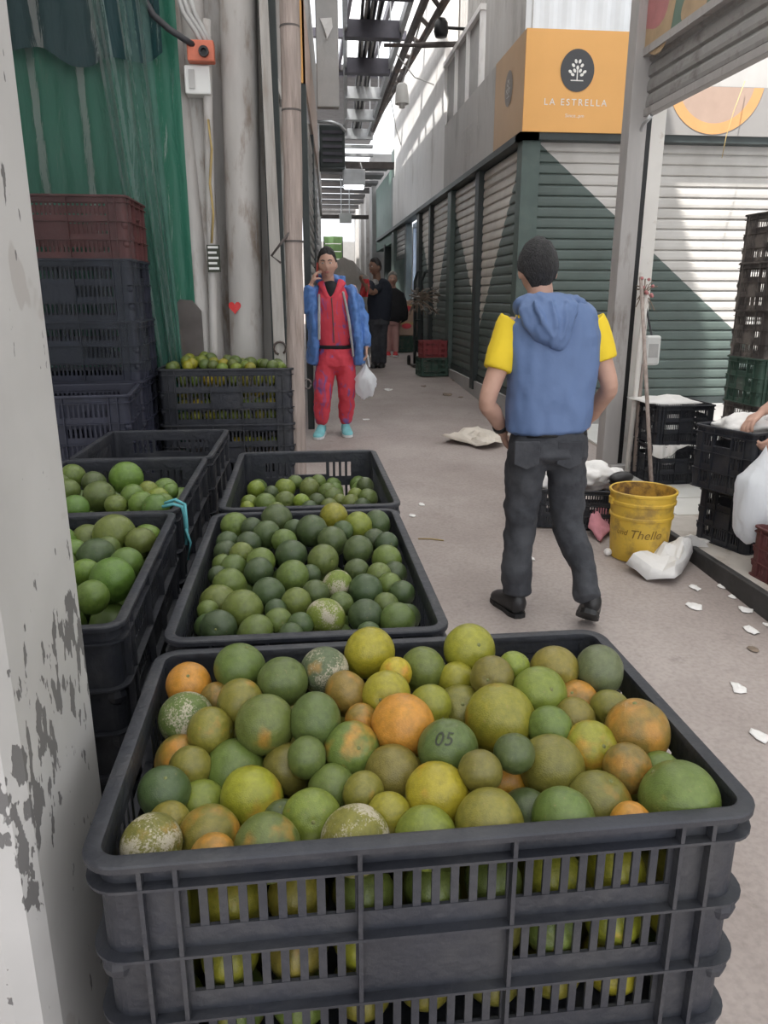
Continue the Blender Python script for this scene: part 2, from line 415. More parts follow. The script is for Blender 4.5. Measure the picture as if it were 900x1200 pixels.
def shutter_paint_mat(name, axis, tris=None, diag=None, light=(0.60, 0.575, 0.545), dark=(0.105, 0.138, 0.126)):
    """painted steel slats: a big light/green pattern painted across the slats (object coordinates = metres)"""
    m, nt, N, L, b = nodes_of(name)
    tc = N.new('ShaderNodeTexCoord')
    sx = N.new('ShaderNodeSeparateXYZ'); L.new(tc.outputs['Object'], sx.inputs[0])
    u = sx.outputs[axis]; z = sx.outputs['Z']

    def above(u0, z0, k):                       # 1 where z > z0 + k (u-u0)
        a = N.new('ShaderNodeMath'); a.operation = 'MULTIPLY_ADD'; a.inputs[1].default_value = k; a.inputs[2].default_value = z0 - k * u0
        L.new(u, a.inputs[0])
        g = N.new('ShaderNodeMath'); g.operation = 'GREATER_THAN'; L.new(z, g.inputs[0]); L.new(a.outputs[0], g.inputs[1])
        return g.outputs[0]
    if diag:
        fac = above(*diag)
    else:
        fac = None
        for (ua, za, k1, k2) in tris:
            mn = N.new('ShaderNodeMath'); mn.operation = 'MULTIPLY'
            L.new(above(ua, za, k1), mn.inputs[0]); L.new(above(ua, za, k2), mn.inputs[1])
            if fac is None:
                fac = mn.outputs[0]
            else:
                a = N.new('ShaderNodeMath'); a.operation = 'MAXIMUM'; L.new(fac, a.inputs[0]); L.new(mn.outputs[0], a.inputs[1]); fac = a.outputs[0]
    mx = N.new('ShaderNodeMixRGB'); mx.inputs[1].default_value = dark + (1,); mx.inputs[2].default_value = light + (1,)
    L.new(fac, mx.inputs[0])
    n = N.new('ShaderNodeTexNoise'); n.inputs['Scale'].default_value = 3; n.inputs['Detail'].default_value = 8
    L.new(tc.outputs['Object'], n.inputs['Vector'])
    r = N.new('ShaderNodeValToRGB'); r.color_ramp.elements[0].position = 0.3; r.color_ramp.elements[0].color = (0.8, 0.79, 0.78, 1)
    r.color_ramp.elements[1].position = 0.6; r.color_ramp.elements[1].color = (1, 1, 1, 1)
    L.new(n.outputs[0], r.inputs[0])
    mm = N.new('ShaderNodeMixRGB'); mm.blend_type = 'MULTIPLY'; mm.inputs[0].default_value = 1
    L.new(mx.outputs[0], mm.inputs[1]); L.new(r.outputs[0], mm.inputs[2])
    L.new(mm.outputs[0], b.inputs['Base Color'])
    b.inputs['Roughness'].default_value = 0.45
    return m


def film_mat(name, col, opacity, rough=0.25, translucent=0.3, gloss=0.5):
    """thin plastic film: see-through with gloss"""
    m, nt, N, L, b = nodes_of(name)
    N.remove(b)
    o = N['Material Output']
    t = N.new('ShaderNodeBsdfTransparent'); t.inputs[0].default_value = [1 - (1 - c) * 0.5 for c in col] + [1]
    d = N.new('ShaderNodeBsdfDiffuse'); d.inputs[0].default_value = list(col) + [1]
    tr = N.new('ShaderNodeBsdfTranslucent'); tr.inputs[0].default_value = list(col) + [1]
    g = N.new('ShaderNodeBsdfGlossy'); g.inputs[0].default_value = (1, 1, 1, 1); g.inputs['Roughness'].default_value = rough
    m1 = N.new('ShaderNodeMixShader'); m1.inputs[0].default_value = translucent
    L.new(d.outputs[0], m1.inputs[1]); L.new(tr.outputs[0], m1.inputs[2])
    m2 = N.new('ShaderNodeMixShader'); m2.inputs[0].default_value = opacity
    L.new(t.outputs[0], m2.inputs[1]); L.new(m1.outputs[0], m2.inputs[2])
    fr = N.new('ShaderNodeFresnel'); fr.inputs[0].default_value = 1.45
    gm = N.new('ShaderNodeMath'); gm.operation = 'MULTIPLY'; gm.inputs[1].default_value = gloss; L.new(fr.outputs[0], gm.inputs[0])
    m3 = N.new('ShaderNodeMixShader'); L.new(gm.outputs[0], m3.inputs[0])
    L.new(m2.outputs[0], m3.inputs[1]); L.new(g.outputs[0], m3.inputs[2])
    L.new(m3.outputs[0], o.inputs[0])
    tc = N.new('ShaderNodeTexCoord')
    nb = N.new('ShaderNodeTexNoise'); nb.inputs['Scale'].default_value = 9; nb.inputs['Detail'].default_value = 5; nb.inputs['Distortion'].default_value = 1.0
    mp = N.new('ShaderNodeMapping'); mp.inputs['Scale'].default_value = (1.6, 1.6, 0.35)
    L.new(tc.outputs['Object'], mp.inputs[0]); L.new(mp.outputs[0], nb.inputs['Vector'])
    bp = N.new('ShaderNodeBump'); bp.inputs['Strength'].default_value = 0.35; bp.inputs['Distance'].default_value = 0.04
    L.new(nb.outputs[0], bp.inputs['Height'])
    for nd in (d, g, fr, tr):
        L.new(bp.outputs[0], nd.inputs['Normal'])
    return m


M_film_green = film_mat('clear_greenish_plastic_film', (0.25, 0.45, 0.40), 0.20, 0.35, 0.3, .25)
M_tarp_green = film_mat('green_plastic_sheeting', (0.045, 0.20, 0.135), 0.97, 0.3, 0.35)
M_tarp_dark = film_mat('dark_teal_plastic_sheeting', (0.012, 0.045, 0.050), 0.97, 0.3, 0.2)
M_bag_white = film_mat('thin_white_bag_film', (0.90, 0.92, 0.95), 0.93, 0.3, 0.4)
M_skylight = film_mat('translucent_roof_sheet', (0.95, 0.95, 0.95), 1.0, 0.9, 0.97)
M_roof_diffuser = film_mat('milky_diffuser_sheet', (0.62, 0.62, 0.61), 1.0, 0.9, 0.75)


def emit_mat(name, col, strength):
    m, nt, N, L, b = nodes_of(name)
    b.inputs['Base Color'].default_value = list(col) + [1]
    b.inputs['Emission Color'].default_value = list(col) + [1]
    b.inputs['Emission Strength'].default_value = strength
    return m


M_tube = emit_mat('fluorescent_tube', (0.9, 0.95, 1.0), 18.0)
M_floor = floor_mat()
M_column = column_mat()


# ------------------------------------------------------------------ mesh helpers
class G:
    def __init__(s):
        s.v, s.f = [], []

    def add(s, vs, fs):
        o = len(s.v)
        s.v += [Vector(p) for p in vs]
        s.f += [[i + o for i in f] for f in fs]
        return s

    def box(s, lo, hi, M=None):
        x0, y0, z0 = lo; x1, y1, z1 = hi
        vs = [Vector(p) for p in ((x0, y0, z0), (x1, y0, z0), (x1, y1, z0), (x0, y1, z0), (x0, y0, z1), (x1, y0, z1), (x1, y1, z1), (x0, y1, z1))]
        if M is not None:
            vs = [M @ p for p in vs]
        return s.add(vs, [(0, 3, 2, 1), (4, 5, 6, 7), (0, 1, 5, 4), (1, 2, 6, 5), (2, 3, 7, 6), (3, 0, 4, 7)])

    def cbox(s, c, size, M=None):
        h = Vector(size) / 2; c = Vector(c)
        if M is None:
            return s.box(c - h, c + h)
        return s.box(-h, h, Matrix.Translation(c) @ M.to_4x4())

    def rings(s, rs, cap=True, closed=True):
        n = len(rs[0]); vs = [p for r in rs for p in r]; fs = []
        for i in range(len(rs) - 1):
            for j in range(n if closed else n - 1):
                a = i * n + j; b = i * n + (j + 1) % n
                fs.append((a, b, b + n, a + n))
        if cap and closed:
            fs.append(tuple(reversed(range(n)))); fs.append(tuple(range((len(rs) - 1) * n, len(rs) * n)))
        return s.add(vs, fs)

    def tube(s, pts, r, n=8, ry=None):
        pts = [Vector(p) for p in pts]
        rs = []
        up = Vector((0, 0, 1))
        for i, p in enumerate(pts):
            d = (pts[min(i + 1, len(pts) - 1)] - pts[max(i - 1, 0)])
            d.normalize()
            a = d.cross(up)
            if a.length < 0.05:
                a = d.cross(Vector((0, 1, 0)))
            a.normalize(); b = a.cross(d)
            rr = r[i] if isinstance(r, (list, tuple)) else r
            rs.append([p + a * (math.cos(t) * rr) + b * (math.sin(t) * (ry or rr)) for t in [2 * math.pi * k / n for k in range(n)]])
        return s.rings(rs)

    def lathe(s, prof, c=(0, 0, 0), n=32, cap=True):
        c = Vector(c)
        return s.rings([[c + Vector((r * math.cos(2 * math.pi * k / n), r * math.sin(2 * math.pi * k / n), z)) for k in range(n)] for r, z in prof], cap)

    def ell(s, c, r, M=None, nu=16, nv=10):
        c = Vector(c); rs = []
        for i in range(nv + 1):
            t = math.pi * (0.02 + 0.96 * i / nv)
            ring = []
            for k in range(nu):
                p = 2 * math.pi * k / nu
                q = Vector((r[0] * math.sin(t) * math.cos(p), r[1] * math.sin(t) * math.sin(p), -r[2] * math.cos(t)))
                ring.append(c + (M @ q if M is not None else q))
            rs.append(ring)
        return s.rings(rs)

    def mesh(s, name, m, smooth=False, off=None):
        me = bpy.data.meshes.new(name)
        vs = s.v if off is None else [p - off for p in s.v]
        me.from_pydata([tuple(p) for p in vs], [], s.f)
        me.materials.append(m)
        bm = bmesh.new(); bm.from_mesh(me); bmesh.ops.recalc_face_normals(bm, faces=bm.faces); bm.to_mesh(me); bm.free()
        if smooth:
            me.polygons.foreach_set('use_smooth', [True] * len(me.polygons))
        me.update()
        return me

    def build(s, name, m, parent=None, smooth=False, angle=None, at=None):
        """link as ONE object; vertices are in world metres, the origin goes to `at` or the parent's place"""
        off = parent_loc(parent) if parent is not None else (Vector(at) if at is not None else None)
        o = bpy.data.objects.new(name, s.mesh(name, m, smooth or angle is not None, off))
        COL.objects.link(o)
        if angle is not None:
            o.data.set_sharp_from_angle(angle=R(angle))
        if parent is not None:
            o.parent = parent
        elif at is not None:
            o.location = at
        return o


def parent_loc(p):
    l = Vector((0, 0, 0))
    while p is not None:
        l = l + p.location
        p = p.parent
    return l


def tag(o, label=None, cat=None, group=None, kind=None):
    if label: o['label'] = label
    if cat: o['category'] = cat
    if group: o['group'] = group
    if kind: o['kind'] = kind
    return o


def thing(name, label, cat, loc, group=None, rz=0.0):
    o = bpy.data.objects.new(name, None)
    COL.objects.link(o)
    o.location = loc; o.rotation_euler = (0, 0, rz); o.empty_display_size = 0.1
    return tag(o, label, cat, group)


def inst(mesh, name, parent=None, loc=None, rot=None, scale=None):
    o = bpy.data.objects.new(name, mesh)
    COL.objects.link(o)
    if parent is not None: o.parent = parent
    if loc is not None: o.location = loc
    if rot is not None: o.rotation_euler = rot
    if scale is not None: o.scale = scale
    return o


def text_mesh(txt, size, depth=0.0, spacing=1.0, shear=0.0):
    """flat text as (verts, faces), centred, in its own xy plane"""
    cu = bpy.data.curves.new('letters', 'FONT')
    cu.body = txt; cu.size = size; cu.extrude = depth; cu.align_x = 'CENTER'; cu.align_y = 'CENTER'
    cu.space_character = spacing; cu.shear = shear; cu.resolution_u = 4
    o = bpy.data.objects.new('letters', cu)
    COL.objects.link(o)
    dg = bpy.context.evaluated_depsgraph_get()
    me = o.evaluated_get(dg).to_mesh()
    vs = [v.co.copy() for v in me.vertices]; fs = [tuple(p.vertices) for p in me.polygons]
    o.evaluated_get(dg).to_mesh_clear()
    bpy.data.objects.remove(o); bpy.data.curves.remove(cu)
    return vs, fs


def sheet(fn, nu, nv):
    """grid surface from fn(u,v), u,v in 0..1"""
    g = G()
    g.add([fn(i / nu, j / nv) for j in range(nv + 1) for i in range(nu + 1)],
          [(j * (nu + 1) + i, j * (nu + 1) + i + 1, (j + 1) * (nu + 1) + i + 1, (j + 1) * (nu + 1) + i) for j in range(nv) for i in range(nu)])
    return g


def structure(g, name, m, smooth=False, angle=None):
    return tag(g.build(name, m, None, smooth, angle), kind='structure')


def bevel(o, w=0.004, seg=2):
    md = o.modifiers.new('bevel', 'BEVEL'); md.width = w; md.segments = seg; md.limit_method = 'ANGLE'
    return o

# ================================================================== SETTING
def floor_quad(x0, x1, y0, y1, dz=0.0, th=0.3):
    g = G()
    g.add([(x0, y0, fz(y0) + dz), (x1, y0, fz(y0) + dz), (x1, y1, fz(y1) + dz), (x0, y1, fz(y1) + dz),
           (x0, y0, fz(y0) + dz - th), (x1, y0, fz(y0) + dz - th), (x1, y1, fz(y1) + dz - th), (x0, y1, fz(y1) + dz - th)],
          [(0, 1, 2, 3), (7, 6, 5, 4), (0, 4, 5, 1), (1, 5, 6, 2), (2, 6, 7, 3), (3, 7, 4, 0)])
    return g


structure(floor_quad(-4, 8, -4, 31), 'floor', M_floor)

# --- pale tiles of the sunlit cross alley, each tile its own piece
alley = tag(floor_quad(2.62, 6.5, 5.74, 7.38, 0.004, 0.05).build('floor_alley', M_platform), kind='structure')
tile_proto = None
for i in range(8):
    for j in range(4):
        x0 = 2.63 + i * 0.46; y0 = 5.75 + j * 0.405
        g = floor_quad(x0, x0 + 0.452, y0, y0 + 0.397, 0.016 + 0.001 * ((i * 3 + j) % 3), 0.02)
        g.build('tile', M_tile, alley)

# --- raised stall floor on the right, steel kerb
g = G(); g.box((2.16, -1.0, -0.25), (5.2, 5.66, 0.25))
plat = structure(g, 'floor_stall', M_platform)
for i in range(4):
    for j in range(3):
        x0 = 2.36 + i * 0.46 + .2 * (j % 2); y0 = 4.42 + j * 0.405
        g = G(); g.box((x0, y0, .24), (x0 + .452, y0 + .397, .2535 + .0008 * ((i + 2 * j) % 3))); g.build('tile', M_tile, plat)  # real tiling; its pale tone stands in for sunlight on the floor
g = G(); g.box((2.125, -1.0, -0.25), (2.165, 5.3, 0.256))
bevel(structure(g, 'trim_kerb', M_kerb), 0.006)
g = G(); g.box((2.40, 5.62, 0.24), (5.2, 5.72, 0.31))
bevel(structure(g, 'trim_sill', M_post_grey), 0.006)
g = G(); g.box((5.2, -1, -0.2), (5.3, 5.7, 3.6))
structure(g, 'wall_stall', M_facade)

# --- left: whitewashed column, back wall of the fruit stall, its side wall
g = G()
cx0, cx1, cy0, cy1, ch = -0.62, -0.258, 0.588, 0.83, 0.03
rs = []
for z in (-0.2, 3.6):
    rs.append([Vector(p) + Vector((0, 0, z)) for p in ((cx0, cy0, 0), (cx1 - ch, cy0, 0), (cx1 - ch * .3, cy0 + ch * .3, 0), (cx1, cy0 + ch, 0), (cx1, cy1 - .01, 0), (cx1 - .01, cy1, 0), (cx0, cy1, 0))])
g.rings(rs)
structure(g, 'pillar_whitewashed', M_column)

g = G(); g.box((-2.6, 4.10, -0.1), (-0.02, 4.2, 4.2))
structure(g, 'wall_back_stall', M_wall_white)
g = G(); g.box((-1.75, 0.9, -0.1), (-1.65, 4.1, 4.2))
structure(g, 'wall_left', M_wall_white)

# ================================================================== LA ESTRELLA corner shop (right facade and its front)
ZB, ZT, ZS = 0.53, 3.0, 3.85


def slat_profile(pitch, depth=0.016):
    """one roller shutter slat in section: (out, up)"""
    return [(0.000, 0.0), (depth * .9, pitch * .10), (depth, pitch * .35), (depth * .75, pitch * .75), (0.001, pitch * .96), (-0.006, pitch * .96), (-0.006, 0.0)]


def slat_mesh_x(x0, x1, pitch, m, name='slat'):
    g = G(); pr = slat_profile(pitch)
    g.rings([[Vector((x, -o, u)) for o, u in pr] for x in (x0, x1)])
    return g


def make_shutter(label, x=None, y=None, a=0, b=1, z0=ZB, z1=ZT, m=None, face=-1, pitch=0.0955, group=None, cx=None):
    """roller shutter; runs along x at Y=y (faces -Y) or along y at X=x (faces -X if face<0)"""
    t = thing('roller_shutter', label, 'shutter', (0, 0, 0), group)
    n = int((z1 - z0) / pitch)
    g = G(); pr = slat_profile(pitch)
    if y is not None:
        g.rings([[Vector((q, y - o, u)) for o, u in pr] for q in (a, b)])
    else:
        g.rings([[Vector((x + face * o, q, u)) for o, u in pr] for q in (a, b)])
    me = g.mesh('slat', m)
    for k in range(n + 1):
        zz = z0 + 0.07 + k * pitch
        if zz + pitch > z1 + 0.02:
            break
        # bake height into the shared paint pattern: each slat keeps its own height through a mesh copy
        mk = me.copy()
        mk.transform(Matrix.Translation((0, 0, zz)))
        inst(mk, 'slat', t)
    g = G()
    if y is not None:
        g.box((a, y - 0.03, z0), (b, y + 0.01, z0 + 0.07))
    else:
        g.box((min(x, x + face * 0.03), a, z0), (max(x, x + face * 0.03), b, z0 + 0.07))
    g.build('bottom_bar', M_frame_dark, t)
    return t


p1 = atY(637, 172, 7.45); p2 = atY(851, 378, 7.45)
kd = (p2.z - p1.z) / (p2.x - p1.x)
M_sh_front = shutter_paint_mat('front_shutter_paint', 'X', diag=(p1.x, p1.z, kd))
make_shutter('wide front shutter of the corner shop, white above a dark green diagonal', y=7.47, a=2.235, b=5.6, m=M_sh_front)


def tri(ax, ay, lx, ly, rx, ry, X=2.12):
    A = atX(ax, ay, X); Lp = atX(lx, ly, X); Rp = atX(rx, ry, X)
    return (A.y, A.z, (Lp.z - A.z) / (Lp.y - A.y), (Rp.z - A.z) / (Rp.y - A.y))


M_sh_side = shutter_paint_mat('side_shutter_paint', 'Y', tris=[tri(560.5, 385, 535, 258, 609, 186), tri(509.5, 372, 495.5, 285, 524, 262)], light=(0.74, 0.69, 0.63), dark=(0.13, 0.165, 0.15))
bays = [(7.58, 9.16, 'nearest side shutter of the corner shop, right half of a pale painted wedge'),
        (9.34, 10.82, 'second side shutter from the amber sign, left half of a pale painted wedge'),
        (11.06, 12.54, 'third side shutter from the amber sign, behind the dry stems'),
        (12.68, 13.70, 'fourth, narrow side shutter beside the lit doorway')]
for a, b, lab in bays:
    make_shutter(lab, x=2.14, a=a, b=b, z0=0.60, m=M_sh_side, group='side shutters of the corner shop')

# plinth, posts
g = G(); g.box((2.08, 7.40, 0.0), (2.30, 14.0, 0.60))
structure(g, 'trim_plinth_side', M_plaster_grey)
g = G(); g.box((2.08, 7.40, 0.0), (6.5, 7.56, ZB))
structure(g, 'trim_plinth_front', M_plaster_grey)
posts = [(7.40, 7.57, 0.17, M_green_paint), (9.16, 9.34, 0.07, M_frame_dark), (10.82, 11.06, 0.09, M_green_paint), (12.54, 12.68, 0.07, M_frame_dark), (13.70, 13.98, 0.08, M_frame_dark)]
for k, (a, b, w, m) in enumerate(posts):
    g = G(); g.box((2.065, a, 0.5 if k < 4 else 0.3), (2.065 + w, b, 3.02))
    structure(g, 'trim_post_%d' % (k + 1), m)
# header under the sign
g = G(); g.box((2.02, 7.34, 2.97), (2.2, 21.0, 3.03))
structure(g, 'trim_header_side', M_frame_dark)
g = G(); g.box((2.02, 7.34, 2.97), (6.5, 7.5, 3.03))
structure(g, 'trim_header_front', M_frame_dark)

# walls behind and above
g = G(); g.box((2.155, 7.5, 0.2), (2.35, 13.9, 3.9))
structure(g, 'wall_right', M_facade)
g = G(); g.box((2.2, 7.5, 0.2), (6.5, 7.7, 3.9))
structure(g, 'wall_right_front', M_facade)

# the amber corner sign: one lightbox, front and side vinyl, lettering
sg = thing('shop_sign', 'amber box sign of the corner shop with round dark tree logo and LA ESTRELLA lettering', 'sign', (2.04, 7.33, 3.03))
SY = 7.32; SX = 2.035
g = G(); g.box((SX, SY, 3.03), (2.985, SY + 0.02, ZS)); g.build('front_panel', M_sign_yellow, sg)
g = G(); g.box((SX, SY + 0.02, 3.03), (SX + 0.02, 8.41, ZS)); g.build('side_panel', M_sign_side_dimmed, sg)
g = G(); g.box((SX + 0.02, SY + 0.02, ZS - 0.02), (2.985, 7.5, ZS)); g.build('top_panel', M_sign_grey, sg)
# logo on the front
lc = Vector((SX + 0.475, SY - 0.004, 3.53))


def disc(g, c, rx, rz, n=40, r_in=0.0, axis='Y', clip=None):
    c = Vector(c); a = []; bb = []
    for k in range(n):
        t = 2 * math.pi * k / n
        e = Vector((math.cos(t), 0, math.sin(t))) if axis == 'Y' else Vector((0, -math.cos(t), math.sin(t)))
        for rr, l in ((1.0, a), (r_in, bb)):
            p = c + Vector((e.x * rx * rr, e.y * rx * rr, e.z * rz * rr))
            if clip is not None and p.z > clip: p.z = clip
            l.append(p)
    if r_in:
        g.add(a + bb, [(k, (k + 1) % n, n + (k + 1) % n, n + k) for k in range(n)])
    else:
        g.add(a, [tuple(range(n))])
    return g


def logo(parent, c, k, axis, mdisc, mleaf):
    """round badge with a little tree"""
    disc(G(), c, 0.155 * k, 0.172 * k, axis=axis).build('logo_badge', mdisc, parent)
    ux = Vector((1, 0, 0)) if axis == 'Y' else Vector((0, -1, 0))
    out = Vector((0, -1, 0)) if axis == 'Y' else Vector((-1, 0, 0))
    c = Vector(c) + out * 0.003
    g = G()
    leaves = [(-0.018, 0.072, 20), (0.018, 0.072, -20), (-0.040, 0.040, 45), (0.040, 0.040, -45), (0, 0.022, 0), (-0.026, -0.002, 35), (0.026, -0.002, -35),
              (-0.066, -0.010, 60), (0.066, -0.010, -60), (-0.042, -0.034, 70), (0.042, -0.034, -70)]
    for lx, lz, ang in leaves:
        pts = []
        for q in range(12):
            t = 2 * math.pi * q / 12
            px, pz = 0.0125 * math.cos(t), 0.018 * math.sin(t)
            a = R(ang)
            pts.append(c + ux * ((lx + px * math.cos(a) - pz * math.sin(a)) * k) + Vector((0, 0, (lz + px * math.sin(a) + pz * math.cos(a)) * k)))
        g.add(pts, [tuple(range(12))])

    def rect(x0, z0, x1, z1):
        g.add([c + ux * (x0 * k) + Vector((0, 0, z0 * k)), c + ux * (x1 * k) + Vector((0, 0, z0 * k)), c + ux * (x1 * k) + Vector((0, 0, z1 * k)), c + ux * (x0 * k) + Vector((0, 0, z1 * k))], [(0, 1, 2, 3)])
    rect(-0.005, -0.078, 0.005, 0.01); rect(-0.058, -0.085, 0.058, -0.076)
    g.build('logo_tree', mleaf, parent)


logo(sg, lc, 1.0, 'Y', M_logo_dark, M_logo_white)
logo(sg, (SX - 0.004, 7.86, 3.50), 0.9, 'X', M_logo_side_glare, M_logo_pale)  # side badge and tree in copies toned for glare on this face


def letters(parent, txt, size, c, axis, m, name='lettering', spacing=1.0):
    vs, fs = text_mesh(txt, size, 0.001, spacing)
    ux = Vector((1, 0, 0)) if axis == 'Y' else Vector((0, -1, 0))
    if axis == '-Y': ux = Vector((-1, 0, 0))
    out = Vector((0, -0.003, 0)) if axis == 'Y' else Vector((-0.003, 0, 0))
    if axis == 'X+': ux = Vector((0, 1, 0)); out = Vector((0.003, 0, 0))
    g = G(); g.add([Vector(c) + ux * v.x + Vector((0, 0, v.y)) + out * (1 + v.z * 100) for v in vs], fs)
    return g.build(name, m, parent)


letters(sg, 'LA ESTRELLA', 0.078, (SX + 0.475, SY - 0.001, 3.272), 'Y', M_logo_white, spacing=1.35)
letters(sg, 'Since..pm', 0.042, (SX + 0.475, SY - 0.001, 3.165), 'Y', M_logo_white, spacing=1.1)

# grey continuation of the sign along the corridor, with faded lettering
sg2 = thing('shop_sign', 'long grey sign band left of the amber sign with faded pale lettering', 'sign', (2.04, 10.0, 3.03))
g = G(); g.box((SX, 8.415, 3.03), (SX + 0.03, 11.25, ZS - 0.01)); g.build('sign_panel', M_facade, sg2)
letters(sg2, 'ESTRELLA', 0.21, (SX - 0.001, 9.6, 3.46), 'X', M_logo_pale, spacing=1.1)
letters(sg2, 'Since..pm', 0.11, (SX - 0.001, 9.6, 3.24), 'X', M_logo_pale)
# grey strip and orange slice on the front, seen through the stall
sg3 = thing('shop_sign', 'grey front sign strip printed with a large orange slice, seen through the stall', 'sign', (4.2, 7.33, 3.03))
g = G(); g.box((2.99, SY + 0.005, 3.03), (3.30, SY + 0.03, ZS - 0.01)); g.build('grey_panel', M_sign_grey, sg3)
g = G(); g.box((3.31, SY + 0.005, 3.03), (6.4, SY + 0.03, 3.44)); g.build('grey_panel', M_sign_grey, sg3)
rc = atY(842, 86, SY)
disc(G(), (rc.x, SY + 0.001, 3.50), 0.46, 0.46, 64, 0.80, clip=3.435).build('slice_rind', M_orange_print, sg3)
disc(G(), (rc.x, SY + 0.002, 3.50), 0.37, 0.37, 64, 0, clip=3.435).build('slice_flesh', M_peach_print, sg3)


def corrugated(axis, fixed, a, b, z0, z1, pitch, depth, th=0.01):
    """vertical-rib sheet: along x at Y=fixed, or along y at X=fixed"""
    n = max(2, int((b - a) / pitch) * 4)
    pts = []
    for i in range(n + 1):
        q = a + (b - a) * i / n
        o = depth * (1 if i % 4 in (1, 2) else 0)
        pts.append((q, o))
    g = G()
    def P(q, o, z): return Vector((q, fixed - o, z)) if axis == 'x' else Vector((fixed - o, q, z))
    g.rings([[P(q, o, z) for q, o in pts] + [P(q, o - th, z) for q, o in reversed(pts)] for z in (z0, z1)])
    return g


structure(corrugated('x', 7.50, 2.07, 6.5, ZS, 7.4, 0.16, 0.012), 'wall_upper_front', M_white_sheet)
structure(corrugated('y', 2.12, 7.48, 9.3, ZS, 7.4, 0.55, 0.02), 'wall_upper_side', M_facade)
structure(corrugated('y', 2.30, 9.3, 12.2, 4.6, 7.4, 0.16, 0.04), 'wall_upper_recess', M_facade)
# grey infill panels above the sign band with pale frames
wp = thing('upper_panels', 'grey infill panels in pale frames above the long sign band', 'panel', (2.1, 10.2, 3.86))
pa = [9.34, 10.05, 10.75, 11.5]
for a, b in zip(pa[:-1], pa[1:]):
    g = G(); g.box((2.10, a + .03, ZS), (2.14, b - .03, 4.62)); g.build('panel', M_plaster_grey, wp)
for a in pa:
    g = G(); g.box((2.06, a - .02, ZS), (2.15, a + .02, 4.68)); g.build('mullion', M_facade_light, wp)
g = G(); g.box((2.05, 9.3, 4.62), (2.16, 11.55, 4.68)); g.build('top_rail', M_facade_light, wp)
# pale cladding further along
g = G(); g.box((2.07, 11.55, 3.9), (2.25, 17.4, 6.6))
structure(g, 'wall_upper_pale', M_facade_light)
pn = thing('cladding_panels', 'pale cladding panels above the far shutters', 'panel', (2.05, 14, 3.03))
for a, b in ((11.26, 12.4), (12.42, 13.8), (13.82, 15.5), (15.52, 17.4)):
    g = G(); g.box((SX + 0.01, a, 3.035), (2.066, b, 4.02)); g.build('panel', M_facade_light, pn)

# lit doorway with a pale blue room, shutter and teal fronts beyond
g = G()
g.box((4.0, 13.6, 0.5), (4.1, 16.2, 3.0)); g.box((2.3, 16.0, 0.5), (4.1, 16.1, 3.0)); g.box((2.3, 13.6, 2.9), (4.1, 16.1, 3.0)); g.box((2.3, 13.6, 0.5), (4.1, 13.7, 3.0))
structure(g, 'wall_room', M_room_blue)
g = G(); g.box((2.10, 15.62, 0.5), (2.22, 15.82, 3.0))
structure(g, 'trim_door_jamb', M_frame_dark)
t = thing('ceiling_lamp', 'small bright tube lamp in the pale blue doorway room', 'lamp', (2.9, 15.0, 2.85))
g = G(); g.box((2.5, 14.7, 2.83), (3.4, 14.95, 2.88)); g.build('tube', M_tube, t)
t = thing('wall_cabinet', 'small white cabinet on the wall of the pale blue doorway room', 'cabinet', (2.7, 15.9, 1.75))
g = G(); g.box((2.45, 15.8, 1.75), (2.95, 15.99, 2.3)); bevel(g.build('body', M_white_plastic, t), .01)
g = G(); g.box((2.47, 15.78, 1.78), (2.93, 15.80, 2.27)); g.build('door', M_white_plastic, t)
make_shutter('grey shutter just beyond the lit doorway', x=2.14, a=15.84, b=17.3, z0=2.35, m=M_shutter_grey)
g = G(); g.box((2.4, 15.84, .5), (2.5, 17.4, 3)); structure(g, 'wall_far_shop', M_facade_light)
g = G(); g.box((2.06, 17.35, 0.5), (2.3, 17.8, 4.6)); structure(g, 'pillar_teal', M_green_paint)
g = G(); g.box((2.08, 17.8, 2.75), (2.3, 21.5, 4.3)); structure(g, 'wall_teal_fascia', M_teal_paint)
g = G(); g.box((2.30, 17.8, 0.5), (2.4, 21.5, 2.8)); structure(g, 'wall_teal_shop', M_green_paint)
g = G(); g.box((2.06, 19.2, 0.5), (2.3, 19.4, 2.8)); structure(g, 'trim_teal_post', M_frame_dark)
for k, (y, w, m) in enumerate(((21.6, .8, M_plaster_grey), (23.6, .7, M_pillar_pale), (25.6, .8, M_pillar_pale), (27.8, .8, M_pillar_pale))):
    g = G(); g.box((1.98, y, 0.6), (2.6, y + w, 5.2)); structure(g, 'pillar_far_%d' % (k + 1), m)
g = G(); g.box((2.5, 21.5, 0.5), (2.7, 30.5, 4.2)); structure(g, 'wall_far_right', M_plaster_grey)
g = G(); g.box((-1, 30.5, 0.5), (3.2, 30.7, 3.6)); structure(g, 'wall_end', M_plaster_grey)
t = thing('tarpaulin', 'lime green tarpaulin sheet hanging at the far end of the corridor', 'tarpaulin', (0.95, 28, 1.3))
for k in range(4):
    a = atY(380 if k else 380, 277 + k * 9, 27.5); b = atY(401, 277 + (k + 1) * 9 - .8, 27.5)
    if k == 0:
        for xx in (a.x, b.x):
            g = G(); g.tube([(xx, 27.56, fz(27.5) - .05), (xx, 27.56, a.z)], .03, 6); g.build('support', M_frame_dark, t)
    sheet(lambda u, v, a=a, b=b: Vector((a.x + (b.x - a.x) * u, 27.5 + .05 * math.sin(u * 9), b.z + (a.z - b.z) * v + 0.0)), 8, 2).build('strip', M_greenpanel, t)

